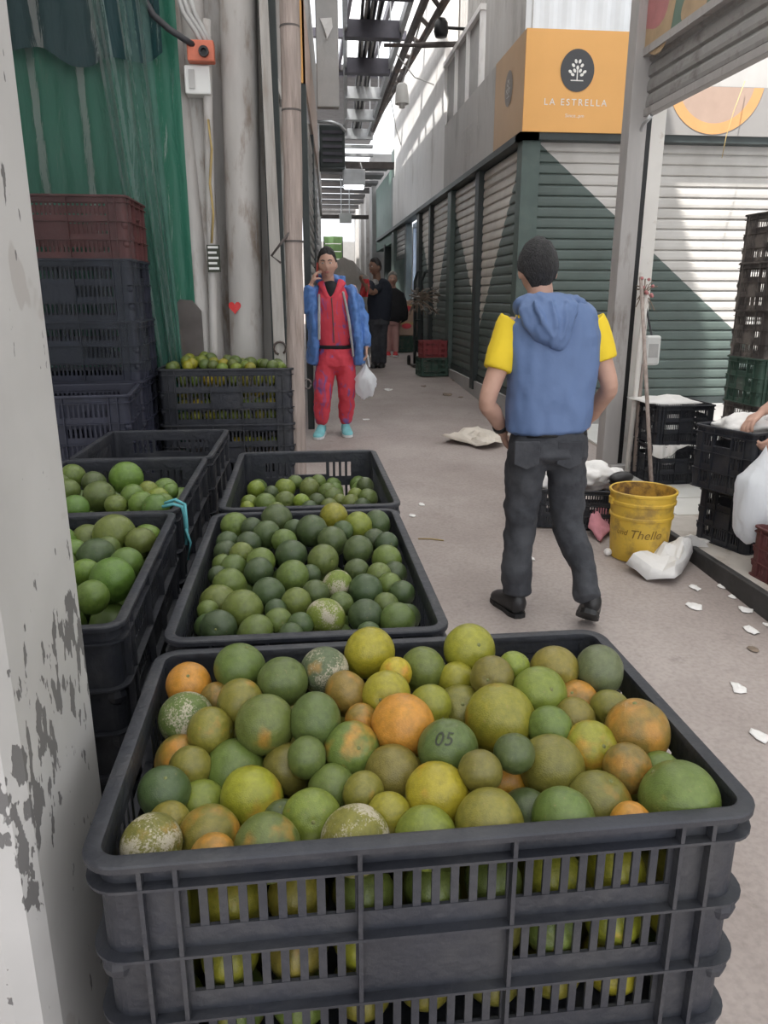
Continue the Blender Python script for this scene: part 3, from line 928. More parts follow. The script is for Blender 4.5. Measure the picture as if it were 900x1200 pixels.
# ================================================================== stall on the right: post, rolled shutter, fascia board
g = G(); g.box((2.345, 5.66, 0.24), (2.475, 5.80, 3.95)); bevel(structure(g, 'pillar_stall', M_post_grey), 0.006)
g = G(); g.box((2.475, 5.70, 0.24), (2.525, 5.80, 3.2)); structure(g, 'trim_guide_groove', M_black)
g = G(); g.box((2.525, 5.72, 0.24), (2.64, 5.84, 3.1)); structure(g, 'trim_guide_channel', M_post_white)  # white tone stands in for sunlight along this edge of the post
t = thing('roller_shutter', 'rolled-up grey shutter over the stall on the right', 'shutter', (2.46, 4.0, 2.8))
pitch = 0.098
g = G(); prf = slat_profile(pitch, 0.02); g.rings([[Vector((2.47 - o, q, u)) for o, u in prf] for q in (1.2, 5.66)])
me = g.mesh('slat', M_shutter_grey, off=Vector((2.46, 4.0, 0)))
for k in range(4):
    inst(me, 'slat', t, loc=(0, 0, 2.865 + k * pitch - 2.8))
g = G(); g.box((2.44, 1.2, 2.815), (2.50, 5.66, 2.865)); bevel(g.build('bottom_bar', M_post_grey, t), .004)
g = G(); g.tube([(2.45, 5.55, 2.80), (2.43, 5.62, 2.76), (2.44, 5.68, 2.72), (2.46, 5.69, 2.63)], .014, 8); g.build('latch', M_steel, t, True)
g = G(); g.box((2.40, 1.2, 3.19), (2.50, 5.68, 3.24)); structure(g, 'trim_fascia_rail', M_post_grey)
bd = thing('fascia_board', 'green fascia board with faded fruit pictures at the upper right', 'sign', (2.42, 4, 3.3))
g = G(); g.box((2.41, 1.2, 3.24), (2.44, 5.68, 4.6)); g.build('board', M_board_green, bd)


def blob_print(c, ry, rz, m, seed, name):
    rnd = random.Random(seed); g = G(); n = 28
    pts = []
    for k in range(n):
        t_ = 2 * math.pi * k / n; w = 1 + .12 * math.sin(3 * t_ + seed)
        pts.append(Vector((2.4085 - seed * .0004, c[0] + math.cos(t_) * ry * w, c[1] + math.sin(t_) * rz * w)))
    g.add(pts, [tuple(range(n))]); g.build(name, m, bd)


fp = atX(772, 12, 2.41); blob_print((fp.y, fp.z - .05), .27, .20, M_print_tan, 1, 'fruit_print')
fp = atX(768, -2, 2.41); blob_print((fp.y, fp.z), .24, .19, M_print_pink, 2, 'fruit_print')
fp = atX(815, -2, 2.41); blob_print((fp.y, fp.z), .16, .12, M_print_tan, 3, 'fruit_print')

# ================================================================== left building beyond the posts (its front at Y=4.8 faces us)
LB = [(0.100, 7.4), (0.315, 12.0), (0.60, 20.0), (0.86, 30.0)]


def lbx(Y):
    for (xa, ya), (xb, yb) in zip(LB[:-1], LB[1:]):
        if Y <= yb: return xa + (xb - xa) * (Y - ya) / (yb - ya)
    return LB[-1][0]


def lwall(y0, y1, z0, z1, off=0.0, th=0.15, ys=None):
    g = G(); ys = ys or [y for y in [y0] + [p[1] for p in LB if y0 < p[1] < y1] + [y1]]
    for a, b in zip(ys[:-1], ys[1:]):
        xa, xb = lbx(a) + off, lbx(b) + off
        g.add([(xa - th, a, z0), (xa, a, z0), (xb, b, z0), (xb - th, b, z0), (xa - th, a, z1), (xa, a, z1), (xb, b, z1), (xb - th, b, z1)],
              [(0, 3, 2, 1), (4, 5, 6, 7), (0, 1, 5, 4), (1, 2, 6, 5), (2, 3, 7, 6), (3, 0, 4, 7)])
    return g


structure(lwall(12.1, 30.4, 0.2, 3.4, -0.04), 'wall_left_far', M_facade)
structure(lwall(12.1, 19, 3.4, 4.0, 0.0), 'trim_left_far', M_facade)
g = G(); g.box((-2.6, 7.46, 0.1), (-0.06, 7.6, 5.2)); structure(g, 'wall_left_shop', M_facade)
t = thing('shop_sign', 'narrow amber sign end on the left behind the wooden post', 'sign', (0, 7.4, 3.39))
g = G(); g.box((-0.45, 7.40, 3.39), (0.098, 7.44, 4.02)); g.build('front_panel', M_sign_yellow, t)
lwall(7.4, 12.0, 3.39, 4.05, 0.0, 0.02).build('side_panel', M_peach_print, t)
lwall(7.4, 12.0, 4.06, 4.7, 0.0, 0.05).build('upper_panel', M_plaster_grey, t)
t = thing('roller_shutter', 'grey shutter seen edge-on on the left behind the wooden post', 'shutter', (0.0, 7.45, 0.3))
for k in range(29):
    z = 0.50 + k * 0.0955
    g = G()
    for (ya, yb) in ((7.56, 9.6), (9.75, 11.8)):
        xa, xb = lbx(ya) - 0.03, lbx(yb) - 0.03
        g.rings([[Vector((x + o, y, z + u)) for o, u in slat_profile(0.0955)] for x, y in ((xa, ya), (xb, yb))])
    g.build('slat', M_shutter_grey if k % 7 else M_facade, t)
lwall(9.6, 9.75, 0.3, 3.39, 0.0, 0.06).build('post', M_frame_dark, t)
lwall(7.42, 7.56, 0.3, 3.39, 0.0, 0.06).build('post', M_frame_dark, t)

# ================================================================== roof, skylights, cable tray, things hung from it
rn = sheet(lambda u, v: Vector((-3 + 11 * u, -2.6 + 8.1 * v, 5.35 + .02 * math.cos(u * 6.283 * 40))), 320, 1); structure(rn, 'roof_near_diffuser', M_roof_diffuser, True)  # unseen roof, added to block the sun and spread soft overhead light
for k in range(5):
    g = G(); g.box((-3, -2.5 + k * 1.9, 5.14), (8, -2.36 + k * 1.9, 5.30)); tag(g.build('roof_purlin', M_purlin), kind='structure')
g = G(); g.box((-3, 5.5, 6.37), (0.25, 18.2, 6.45)); structure(g, 'roof_left', M_roof)
g = G(); g.box((-3, 5.4, 5.3), (2.1, 5.5, 6.4)); structure(g, 'wall_roof_step', M_roof)
g = G(); g.box((-3.1, -2.6, 0), (-3, 18, 6.3)); structure(g, 'wall_outer_left', M_facade)
sk = thing('skylight', 'row of white translucent roof sheets over the corridor', 'skylight', (1.1, 12, 6.3))
ys = [5.6 + 2.5 * k for k in range(6)]
for a, b in zip(ys[:-1], ys[1:]):
    for x0, x1 in ((0.24, 0.96), (0.96, 1.30)) if a > 9 else ((0.24, 0.96), (0.96, 1.64), (1.64, 2.36)):
        if a > 12 and x1 < 1: continue
        sheet(lambda u, v: Vector((x0 + (x1 - x0) * u, a + (b - a) * v, 6.36 + .012 * math.cos(u * 6.28 * 4))), 24, 1).build('sheet', M_skylight, sk, True)
for k, y in enumerate(ys):
    g = G(); g.box((-0.2, y - .06, 6.12), (2.3, y + .06, 6.26)); tag(g.build('roof_purlin', M_purlin), 'dark steel purlin number %d from the camera under the skylights' % (k + 1) if 0 else None, kind='structure')
for x in (0.95, 1.63):
    g = G(); g.box((x - .03, 5.6, 6.2), (x + .03, 18.2, 6.34)); tag(g.build('roof_rafter', M_purlin), kind='structure')
# low far roof with bright strips
for k in range(9):
    y = 18.4 + k * 1.35
    g = G(); g.box((0.3, y, 4.42), (2.1, y + .75, 4.48)); tag(g.build('roof_strip', M_roof), kind='structure')
g = G(); g.box((-1, 17.9, 6.2), (2.3, 26.0, 6.3)); structure(g, 'roof_far', M_roof)
# side trusses
tr = thing('roof_truss', 'rusty brown truss beside the cable tray', 'truss', (1.6, 13, 5))
for (x0, y0, x1, y1) in ((502, -10, 437, 152), (528, -10, 447, 130)):
    a = atY(x0, y0, 10.2); b = atY(x1, y1, 16.8)
    g = G(); g.tube([a, b], 0.055, 6); g.build('chord', M_steel_dark, tr)
a0, b0 = atY(502, -10, 10.2), atY(437, 152, 16.8); a1, b1 = atY(528, -10, 10.2), atY(447, 130, 16.8)
for k in range(9):
    s = k / 9; g = G(); g.tube([a0.lerp(b0, s), a1.lerp(b1, s + .09)], 0.03, 6); g.build('web_bar', M_steel_dark, tr)
ct = thing('cable_tray', 'galvanised ladder cable tray hung under the skylights', 'cable tray', (1.1, 13, 4.9))
def tray_x(Y, s): return (0.609 + (0.991 - 0.609) * (Y - 10) / 6.5) if s < 0 else (1.364 + (1.517 - 1.364) * (Y - 10) / 6.5)
for s in (-1, 1):
    g = G(); ya, yb = 8.5, 17.6
    g.rings([[Vector((tray_x(y, s) + dx, y, z)) for dx, z in ((-.03, 4.84), (.03, 4.84), (.03, 4.97), (-.03, 4.97))] for y in (ya, yb)])
    g.build('rail', M_steel, ct)
for k, y in enumerate((9.5, 10.9, 12.5, 14.1, 15.7, 17.4)):
    g = G(); g.box((tray_x(y, -1), y, 4.80 if k > 2 else 4.78), (tray_x(y, 1), y + .16, 4.98)); g.build('rung', M_steel if k > 2 else M_purlin, ct)
for k in range(4):
    y = 10.2 + 2.3 * k
    for s in (-1, 1):
        g = G(); g.tube([(tray_x(y, s), y, 4.9), (tray_x(y, s), y, 6.25)], .012, 6); g.build('hanger_rod', M_steel, ct)
for k in range(7):
    rnd = random.Random(k); f = .3 + .055 * k
    g = G(); g.tube([(tray_x(y, -1) * (1 - f) + tray_x(y, 1) * f + rnd.uniform(-.02, .02), y, 5.0 + rnd.uniform(0, .03)) for y in (8.5, 10, 11.5, 13, 14.5, 16, 17.6)], .022, 6)
    tag(g.build('cable', M_cable_grey if k % 2 else M_cable, None, True), ['first', 'second', 'third', 'fourth', 'fifth', 'sixth', 'seventh'][k] + ' cable from the left lying along the ladder tray', 'cable', 'cables on the tray')
# hung things
def pbox(x0, y0, x1, y1, Y, th):
    a = atY(x0, y1, Y); b = atY(x1, y0, Y); g = G(); g.box((a.x, Y, a.z), (b.x, Y + th, b.z)); return g, a, b
g, a, b = pbox(372, -60, 395, 125, 9.0, 0.12); g2 = g
t = thing('hanging_panel', 'tall grey panel hung on the left under the roof', 'panel', (a.x, 9, a.z)); bevel(g.build('casing', M_plaster_grey, t), .01)  # a plain hanging panel, not ductwork
g = G(); q = atY(383, 28, 8.98); g.add([(q.x - .07, 8.985, q.z + .05), (q.x + .05, 8.98, q.z + .06), (q.x + .06, 8.97, q.z - .03), (q.x + .0, 8.975, q.z - .14), (q.x - .03, 8.98, q.z - .04)], [(0, 1, 2, 3, 4)]); g.build('torn_paper', M_paper, t)
g, a, b = pbox(375, 146, 404, 196, 14.0, 0.5)
t = thing('air_unit', 'dark boxed air unit hung left of the cable tray', 'air unit', (a.x, 14, a.z)); bevel(g.build('housing', M_frame_dark, t), .02)
for k in range(5):
    g = G(); z = a.z + .08 + k * .11; g.box((a.x + .05, 13.97, z), (b.x - .05, 14.0, z + .05)); g.build('louvre', M_purlin, t)
g = G(); g.tube([atY(372, 143, 13.9), atY(388, 143, 13.9), atY(399, 147, 13.9), atY(406, 155, 13.9)], .03, 6); tag(g.build('pipe', M_steel, None, True), 'bent pale conduit above the dark air unit', 'pipe')
g, a, b = pbox(376, 190, 462, 196, 14.6, 0.15); tag(g.build('roof_beam', M_steel_dark), kind='structure')
g, a, b = pbox(402, 198, 428, 217, 14.2, 0.12)
t = thing('hanging_lamp', 'wide grey strip light hung below the dark crossbeam', 'lamp', (a.x, 14.2, a.z)); bevel(g.build('housing', M_steel, t), .01)
g = G(); g.box((a.x + .03, 14.2, a.z - .05), (b.x - .03, 14.3, a.z)); g.build('added_glow_panel', M_tube, t)  # glow added under the fitting to brighten the far corridor
for xx in (a.x + .05, b.x - .05):
    g = G(); g.tube([(xx, 14.25, b.z), (xx, 14.65, 3.9)], .01, 6); g.build('hanger', M_steel, t)
g, a, b = pbox(398, 250, 412, 261, 20.0, 0.12)
t = thing('hanging_lamp', 'small white strip light hung further down the corridor', 'lamp', (a.x, 20, a.z)); bevel(g.build('housing', M_white_plastic, t), .01)
for xx in (a.x + .05, b.x - .05):
    g = G(); g.tube([(xx, 20.05, b.z), (xx, 20.05, 4.45)], .012, 6); g.build('hanger', M_steel, t)
g, a, b = pbox(376, 252, 432, 256, 20.4, 0.12); tag(g.build('roof_beam', M_steel_dark), kind='structure')
g, a, b = pbox(402, 170, 437, 172.5, 16.0, 0.1); tag(g.build('roof_beam', M_steel), kind='structure')
g, a, b = pbox(402, 160, 437, 162.5, 17.0, 0.1); tag(g.build('roof_beam', M_steel), kind='structure')
g, a, b = pbox(402, 180, 437, 182.5, 15.5, 0.1); tag(g.build('roof_beam', M_steel), kind='structure')
t = thing('light_pole', 'horizontal bracket pole reaching from the right wall', 'pole', (2.1, 11, 4.74))
g = G(); g.tube([atY(450, 53, 11), atY(490, 53, 11)], .022, 8); g.build('thin_rod', M_steel_dark, t)
g = G(); g.tube([atY(488, 53, 11), (2.29, 11, atY(537, 51, 11).z)], .035, 8); g.build('rod', M_steel_dark, t)
t = thing('pendant_lamp', 'white bell-shaped lamp hanging below the brown truss', 'lamp', atY(471, 113, 11.5))
c = atY(471, 122, 11.5)
g = G(); g.lathe([(.001, .26), (.05, .255), (.075, .23), (.09, .12), (.10, 0.0), (.09, 0.0), (.075, .1), (.0, .2)], c, 20, False); g.build('shade', M_lampcover, t, angle=50)
g = G(); g.lathe([(.001, -.06), (.04, -.05), (.05, 0), (.03, .05)], c, 14); g.build('bulb', M_white_plastic, t, True)
g = G(); g.tube([c + Vector((0, 0, .26)), atY(483, 60, 11.3), atY(500, 0, 11.0)], .012, 6); g.build('cord', M_cable_grey, t)
t = thing('spotlight', 'black spotlight on a bracket at the upper right wall', 'lamp', atY(518, 32, 11))
c = atY(517, 32, 10.9)
g = G(); g.lathe([(.001, .10), (.05, .10), (.085, .05), (.095, -.05), (.075, -.11), (.001, -.11)], c, 18); g.build('head', M_black, t, True)
g = G(); g.tube([c, (2.29, 11, c.z + .02)], .02, 8); g.build('arm', M_black, t)
for k, (xa, ya, xb, yb) in enumerate(((404, 40, 480, 60), (460, 145, 500, 140), (404, 75, 372, 60))):
    g = G(); a, b = [(Vector((tray_x(12, 1), 12, 4.95)), Vector((2.08, 12.4, 4.62))), (a1.lerp(b1, .8), Vector((2.09, 16.3, 4.45))), (Vector((tray_x(9.3, -1), 9.3, 4.95)), Vector((.40, 9.1, 4.75)))][k]; m_ = a.lerp(b, .5) + Vector((0, 0, -.12))
    g.tube([a, a.lerp(m_, .6), m_, m_.lerp(b, .4), b], .008, 6)
    tag(g.build('cable', M_cable_grey, None, True), ['thin grey cable sagging across the cable tray', 'thin grey cable from truss to the pale wall', 'thin grey cable running to the grey hanging panel'][k], 'cable')


# ================================================================== CRATES
CH = 0.255


def rrect(L, W, r, z, n=5):
    pts = []
    for cx, cy, a0 in ((L / 2 - r, W / 2 - r, 0), (-L / 2 + r, W / 2 - r, 90), (-L / 2 + r, -W / 2 + r, 180), (L / 2 - r, -W / 2 + r, 270)):
        for k in range(n + 1):
            a = R(a0 + 90 * k / n)
            pts.append(Vector((cx + r * math.cos(a), cy + r * math.sin(a), z)))
    return pts


def wall_geo(length, end=False, corner=0.024):
    """one side of the moulded crate in (u, out, z): ledges, ribs and real slots"""
    g = G(); h = length / 2 - corner
    rows = [(0.004, 0.078), (0.078, 0.152), (0.152, 0.228)]
    post = 0.225 if not end else 0.135           # where the slotted field ends
    mid = 0.070 if not end else 0.060

    def b(u0, u1, z0, z1, d0, d1): g.box((u0, d0, z0), (u1, d1, z1))
    b(-h, -post, 0, 0.248, -0.006, -0.002); b(post, h, 0, 0.248, -0.006, -0.002); b(-post, post, 0.226, 0.248, -0.006, -0.002)     # closed corner fields
    for k, (z0, z1) in enumerate(rows):
        zs0, zs1 = z0 + 0.022, z1 - 0.008
        b(-post, post, z0, zs0, -0.006, -0.002)
        b(-post, post, zs1, z1, -0.006, -0.002)
        fields = [(-post, -mid), (-mid, mid), (mid, post)]
        for q, (a, c) in enumerate(fields):
            if k == 1 and q == 1:                        # plain name plate field
                b(a, c, zs0, zs1, -0.006, -0.001); continue
            if end and k == 2 and q == 1:                # hand hole
                b(a, a + .006, zs0, zs1, -0.006, -0.002); b(c - .006, c, zs0, zs1, -0.006, -0.002)
                b(a, c, zs0 - .001, zs0 + .006, -0.006, 0.004); continue
            w = c - a; n = max(3, round(w / 0.0172)); p = w / n
            for j in range(n + 1):
                uc = a + j * p
                b(max(a, uc - 0.0038), min(c, uc + 0.0038), zs0, zs1, -0.006, -0.0025)
        b(-h, h, z1 - 0.003, z1, -0.004, 0.009)          # proud ledge over each row
    b(-h, h, 0.0, 0.004, -0.004, 0.009)
    for u in ((-post - .005, -mid, mid, post + .005) if end else (-h + .018, -post - .003, -mid, mid, post + .003, h - .018)):
        b(u - 0.002, u + 0.002, 0, 0.247, -0.003, 0.0085)
    return g


def crate_parts(L=0.60, W=0.40):
    out = {}
    def place(g, f): q = G(); q.add([f(p) for p in g.v], g.f); return q
    gl = wall_geo(L)
    out['side_wall'] = [place(gl, lambda p: Vector((p.x, -W / 2 - p.y, p.z))), place(gl, lambda p: Vector((-p.x, W / 2 + p.y, p.z)))]
    ge = wall_geo(W, True)
    out['end_wall'] = [place(ge, lambda p: Vector((L / 2 + p.y, p.x, p.z))), place(ge, lambda p: Vector((-L / 2 - p.y, -p.x, p.z)))]
    # rounded corner posts
    cs = []
    for sx in (1, -1):
        for sy in (1, -1):
            g = G(); r = 0.024; ins = []; outs = []
            for k in range(7):
                a = R(90 * k / 6)
                for rr, l in ((r - .002, outs), (r - .007, ins)):
                    l.append(Vector((sx * (L / 2 - r + rr * math.cos(a)), sy * (W / 2 - r + rr * math.sin(a)), 0)))
            ring = outs + ins[::-1]
            g.rings([[p + Vector((0, 0, z)) for p in ring] for z in (0, 0.248)])
            for zt in (0.004, 0.078, 0.152, 0.228):     # ledges running round the corner
                arc = [Vector((sx * (L / 2 - r + rr * math.cos(R(15 * q))), sy * (W / 2 - r + rr * math.sin(R(15 * q))), 0)) for rr, qs in ((r + .009, range(7)), (r - .004, range(6, -1, -1))) for q in qs]
                g.rings([[p + Vector((0, 0, z)) for p in arc] for z in (zt - .003, zt)])
            for z in (0.077, 0.151):                    # stacking lugs
                g.ell((sx * (L / 2 - .014), sy * (W / 2 - .014), z - .016), (.0165, .0165, .018), None, 10, 6)
            cs.append(g)
    out['corner_post'] = cs
    # rim: swept band with a flat lip
    g = G(); prof = [(-0.007, 0.246), (0.0085, 0.246), (0.0095, 0.2468), (0.0098, 0.2525), (0.0088, 0.2545), (0.006, 0.2555), (-0.003, 0.2555), (-0.006, 0.2545), (-0.0072, 0.251)]
    loops = [rrect(L + 2 * d, W + 2 * d, 0.024 + d, z, 6) for d, z in prof]
    n = len(loops[0]); m = len(loops); vs = [p for l in loops for p in l]
    fs = [(i * n + j, i * n + (j + 1) % n, ((i + 1) % m) * n + (j + 1) % n, ((i + 1) % m) * n + j) for i in range(m) for j in range(n)]
    g.add(vs, fs); out['rim'] = [g]
    g = G(); g.rings([rrect(L - .006, W - .006, .03, z) for z in (0.002, 0.010)])
    out['base'] = [g]
    return out


CRATE_G = crate_parts()
CRATE_MESH = {}


def crate_meshes(m):
    if m.name not in CRATE_MESH:
        CRATE_MESH[m.name] = {k: [g.mesh(k, m, smooth=False) for g in l] for k, l in CRATE_G.items()}
        for me in CRATE_MESH[m.name]['rim']:
            me.polygons.foreach_set('use_smooth', [True] * len(me.polygons)); me.set_sharp_from_angle(angle=R(25))
    return CRATE_MESH[m.name]


def crate(label, m, loc, rz=0.0, scale=(1, 1, 1), group=None, name='plastic_crate'):
    """loc = middle of the crate's base"""
    t = thing(name, label, 'crate', loc, group, rz)
    t.scale = scale
    for k, l in crate_meshes(m).items():
        for me in l:
            inst(me, k, t)
    return t


ZR = 1.13                                             # rim height of the fruit crates in front
zb = ZR - 0.2555
front = crate('large black crate nearest the camera, heaped with ripening green-orange oranges', M_crate, (0.108, 0.772, zb), R(.6), (1.025, 1.0, 1))
second = crate('black crate of dark green oranges directly behind the nearest crate', M_crate, (-0.002, 1.336, zb), R(90), (1.08, 1.0, 1))
third = crate('half-filled black crate with a hand hole, behind the crate of dark green oranges', M_crate, (0.010, 2.030, zb), R(90), (1.08, 1.02, 1))
zl = 1.14 - 0.2555
XL = -0.488
left1 = crate('black crate beside the whitewashed column holding large bright green fruit', M_crate, (XL, 1.345, zl), R(91.5), (1.0, 1.0, 1))
left2 = crate('middle crate of the left row, tied with teal twine, full of bright green fruit', M_crate, (XL - .008, 1.955, zl), R(90), (0.97, 1.0, 1))
left3 = crate('empty black crate at the far end of the left row', M_crate, (XL + .006, 2.50, zl), R(89), (0.80, 1.0, 1))
# crates and pallets carrying them
for k in range(3):
    lab = ['topmost', 'middle', 'lowest'][k]
    z = zb - (k + 1) * 0.253
    crate(lab + ' supporting crate under the nearest crate of oranges', M_crate, (0.110, 0.772, z))
    crate(lab + ' supporting crate under the crate of dark green oranges', M_crate, (-0.002, 1.336, z), R(90), (1.08, 1, 1))
    crate(lab + ' supporting crate under the half-filled crate', M_crate, (0.010, 2.030, z), R(90), (1.08, 1, 1))
    z = zl - (k + 1) * 0.253
    crate(lab + ' supporting crate under the crate beside the column', M_crate, (XL, 1.345, z), R(91.5))
    crate(lab + ' supporting crate under the crate tied with teal twine', M_crate, (XL - .008, 1.955, z), R(90), (.97, 1, 1))
    crate(lab + ' supporting crate under the empty crate', M_crate, (XL + .006, 2.50, z), R(89), (.80, 1, 1))


def pallet(label, x0, x1, y0, y1, ztop, zbot):
    t = thing('wooden_pallet', label, 'pallet', ((x0 + x1) / 2, (y0 + y1) / 2, zbot))
    for k in range(5):
        w = (x1 - x0 - .02 * 4) / 5; a = x0 + k * (w + .02)
        g = G(); g.box((a, y0, ztop - .018), (a + w, y1, ztop)); g.build('board', M_wood, t)
    for y in (y0, (y0 + y1) / 2 - .04, y1 - .08):
        g = G(); g.box((x0, y, zbot), (x1, y + .08, ztop - .018)); g.build('bearer', M_wood, t)
    return t


pz = zb - 3 * 0.253
pallet('wooden pallet under the two nearest crate stacks', -0.2, .42, .55, 1.66, pz, fz(1.66) - .02)
pallet('wooden pallet under the stack of the half-filled crate', -0.2, .22, 1.71, 2.35, pz, fz(2.35) - .02)
pz = zl - 3 * 0.253
pallet('wooden pallet under the left row of crates', XL - .2, XL + .2, 1.04, 2.72, pz, fz(2.72) - .02)

# stacks at the back left
lime1 = crate('black crate heaped with small limes, top of the stack by the wooden post', M_crate, (-0.349, 3.72, 1.285 - .2555), 0, (1.0, 1, 1))
for k in range(3):
    crate(['second', 'third', 'lowest'][k] + ' crate down in the lime stack by the wooden post', M_crate, (-0.349, 3.72, 1.285 - .2555 - .253 * (k + 1)))
pallet('wooden pallet under the lime stack', -.65, -.05, 3.53, 3.92, 1.285 - .2555 - .759, fz(3.9))
rx = -0.69 - .30
crate('maroon crate on top of the dark stack under the green plastic', M_crate_red, (rx, 3.55, 2.003 - .2555), 0, (1, 1, .95))
for k in range(6):
    crate(['first', 'second', 'third', 'fourth', 'fifth', 'lowest'][k] + ' navy crate below the maroon crate', M_crate_blue, (rx + .003 * k, 3.55, 2.003 - .2555 - .248 * (k + 1)), 0, (1, 1, .97))
crate('navy crate turned slightly, standing in front of the dark stack', M_crate_blue, (-0.955, 3.02, 1.255 - .2555), R(6))
for k in range(3):
    crate(['first', 'second', 'lowest'][k] + ' navy crate under the slightly turned one', M_crate_blue, (-0.955, 3.02, 1.255 - .2555 - .253 * (k + 1)), R(6))
pallet('wooden pallet under the dark stacks', -1.28, -.66, 2.83, 3.75, .235, fz(3.75))

# right-hand crates
for k in range(2):
    crate(['lower black crate of the pair at the stall sill, covered with white paper', 'upper black crate of the pair at the stall sill, white paper on top'][k],
          M_crate, (2.765, 5.40, .252 + .30 * k), 0, (0.72, 1, 1.13 if k else 1.12))
crate('lower black crate on the stall floor by the kerb', M_crate, (2.52, 3.88, .251), R(18), (.78, .9, 1.28))
crate('black crate with white cut-outs and paper under the resting hand', M_crate, (2.49, 3.86, .251 + .3275), R(20), (.96, .95, 1.36))
pz0 = .252
pallet('wooden pallet under the tall crate stack at the right', 2.92, 3.5, 4.62, 5.02, .31, .25)
tops = [('dusty', 0), ('dusty', 1), ('green', 0), ('dusty', 2), ('dusty', 3), ('dusty', 4)]
names = ['lowest dusty crate of the tall stack at the right', 'second dusty crate from the bottom of the tall stack', 'green crate in the tall stack at the right',
         'dusty crate directly on the green one in the tall stack', 'second dusty crate above the green one in the tall stack', 'topmost dusty crate of the tall stack']
for k, (c, _) in enumerate(tops):
    crate(names[k], M_crate_green if c == 'green' else M_crate_dusty, (2.90 + .30 + .006 * (k % 2), 4.82, .31 + .30 * k), R(2 * (k % 2)), (.95, 1, 1.175))
crate('maroon crate at the right edge behind the kerb', M_crate_red, (2.53, 3.20, .251), R(4), (1, 1, 1))
crate('black crate on the floor behind the walking man, stuffed with white bags', M_crate, (1.72, 4.52, fz(4.5) + .005), R(-14), (.90, .9, .95))
crate('dark green crate on the floor by the side shutters', M_crate_green, (1.86, 10.95, fz(10.95) + .005), R(4), (.68, .9, 1.0))
crate('small red crate standing in the dark green crate by the shutters', M_crate_brightred, (1.87, 10.95, fz(10.95) + .235), R(4), (.60, .8, 1.0))
crate('dark green crate on the floor by the woman in pink trousers', M_crate_green, (1.86, 13.9, fz(13.9) + .005), R(8), (.6, .8, 1.0))

# ================================================================== FRUIT
def fruit_mesh(name, sub, m, flat=0.96, dimple=0.10):
    bm = bmesh.new(); bmesh.ops.create_icosphere(bm, subdivisions=sub, radius=1)
    for v in bm.verts:
        d = math.hypot(v.co.x, v.co.y); top = v.co.z > 0
        v.co.z *= flat
        if d < 0.34:
            v.co.z -= (dimple if top else -dimple * .5) * (1 - d / .34) ** 1.5 * (1 if top else 1)
        nz = noise.noise(v.co * 1.7)
        v.co *= 1 + .018 * nz
    me = bpy.data.meshes.new(name); bm.to_mesh(me); bm.free()
    me.materials.append(m)
    me.polygons.foreach_set('use_smooth', [True] * len(me.polygons))
    return me


ORANGE = fruit_mesh('orange', 4, M_citrus)
ORANGE_SCAR = fruit_mesh('orange', 4, M_citrus_scar)
LIME = fruit_mesh('lime', 3, M_citrus, 1.08, -0.12)
g = G(); g.lathe([(.001, .985), (.05, .975), (.085, .935), (.11, .90), (.08, .86)], (0, 0, -.06), 8)
STEM = g.mesh('stem', M_stem, True)

PAL = {  # base colours (linear), alpha = how much orange breaks through
    'g': (0.110, 0.150, 0.038), 'dg': (0.062, 0.092, 0.036), 'lg': (0.165, 0.220, 0.034), 'gy': (0.25, 0.245, 0.028), 'ol': (0.175, 0.160, 0.032),
    'br': (0.21, 0.145, 0.035), 'y': (0.37, 0.30, 0.024), 'o': (0.50, 0.245, 0.03), 'oy': (0.43, 0.27, 0.026), 'gg': (0.110, 0.140, 0.065), 'bg': (0.110, 0.190, 0.036)}
FRUIT_N = 0


def fruit(kind, p, r, col, patch, label, group, scar=False, stem=True, squash=None, rot=None, cat='orange', rnd=random):
    me = LIME if kind == 'lime' else (ORANGE_SCAR if scar else ORANGE)
    o = inst(me, kind, None, p, rot or (rnd.uniform(-2.4, 2.4), rnd.uniform(-2.4, 2.4), rnd.uniform(0, 6.28)))
    s = squash or (1, rnd.uniform(.95, 1.03), rnd.uniform(.94, 1.04))
    o.scale = (r * s[0], r * s[1], r * s[2])
    j = 1 + rnd.uniform(-.14, .14)
    c = PAL[col]
    o.color = (c[0] * j * (1 + rnd.uniform(-.1, .1)), c[1] * j, c[2], patch)
    tag(o, label, cat, group)
    if stem: inst(STEM, 'stem', o)
    return o


def relax(P, Rr, fixed_dirs, lo, hi, zmin, it=60, tol=.93):
    """push overlapping fruit apart: the further one slides away along its own line of sight and a little down"""
    P = np.array(P, float); Rr = np.array(Rr)
    for _ in range(it):
        moved = False
        for i in range(len(P)):
            for j in range(i):
                d = P[i] - P[j]; dist = np.linalg.norm(d) + 1e-9; need = (Rr[i] + Rr[j]) * tol
                if dist < need:
                    moved = True; push = need - dist
                    a, b = (i, j) if np.linalg.norm(P[i] - _C) > np.linalg.norm(P[j] - _C) else (j, i)
                    ra = P[a] - _C; ra /= np.linalg.norm(ra)
                    P[a] += ra * push * .75
                    n = (P[a] - P[b]) / dist
                    P[a] += n * push * .18; P[b] -= n * push * .12
        for k in range(len(P)):
            P[k, 0] = min(max(P[k, 0], lo[0] + Rr[k]), hi[0] - Rr[k]); P[k, 1] = min(max(P[k, 1], lo[1] + Rr[k]), hi[1] - Rr[k])
            P[k, 2] = max(P[k, 2], zmin + Rr[k])
        if not moved: break
    return P


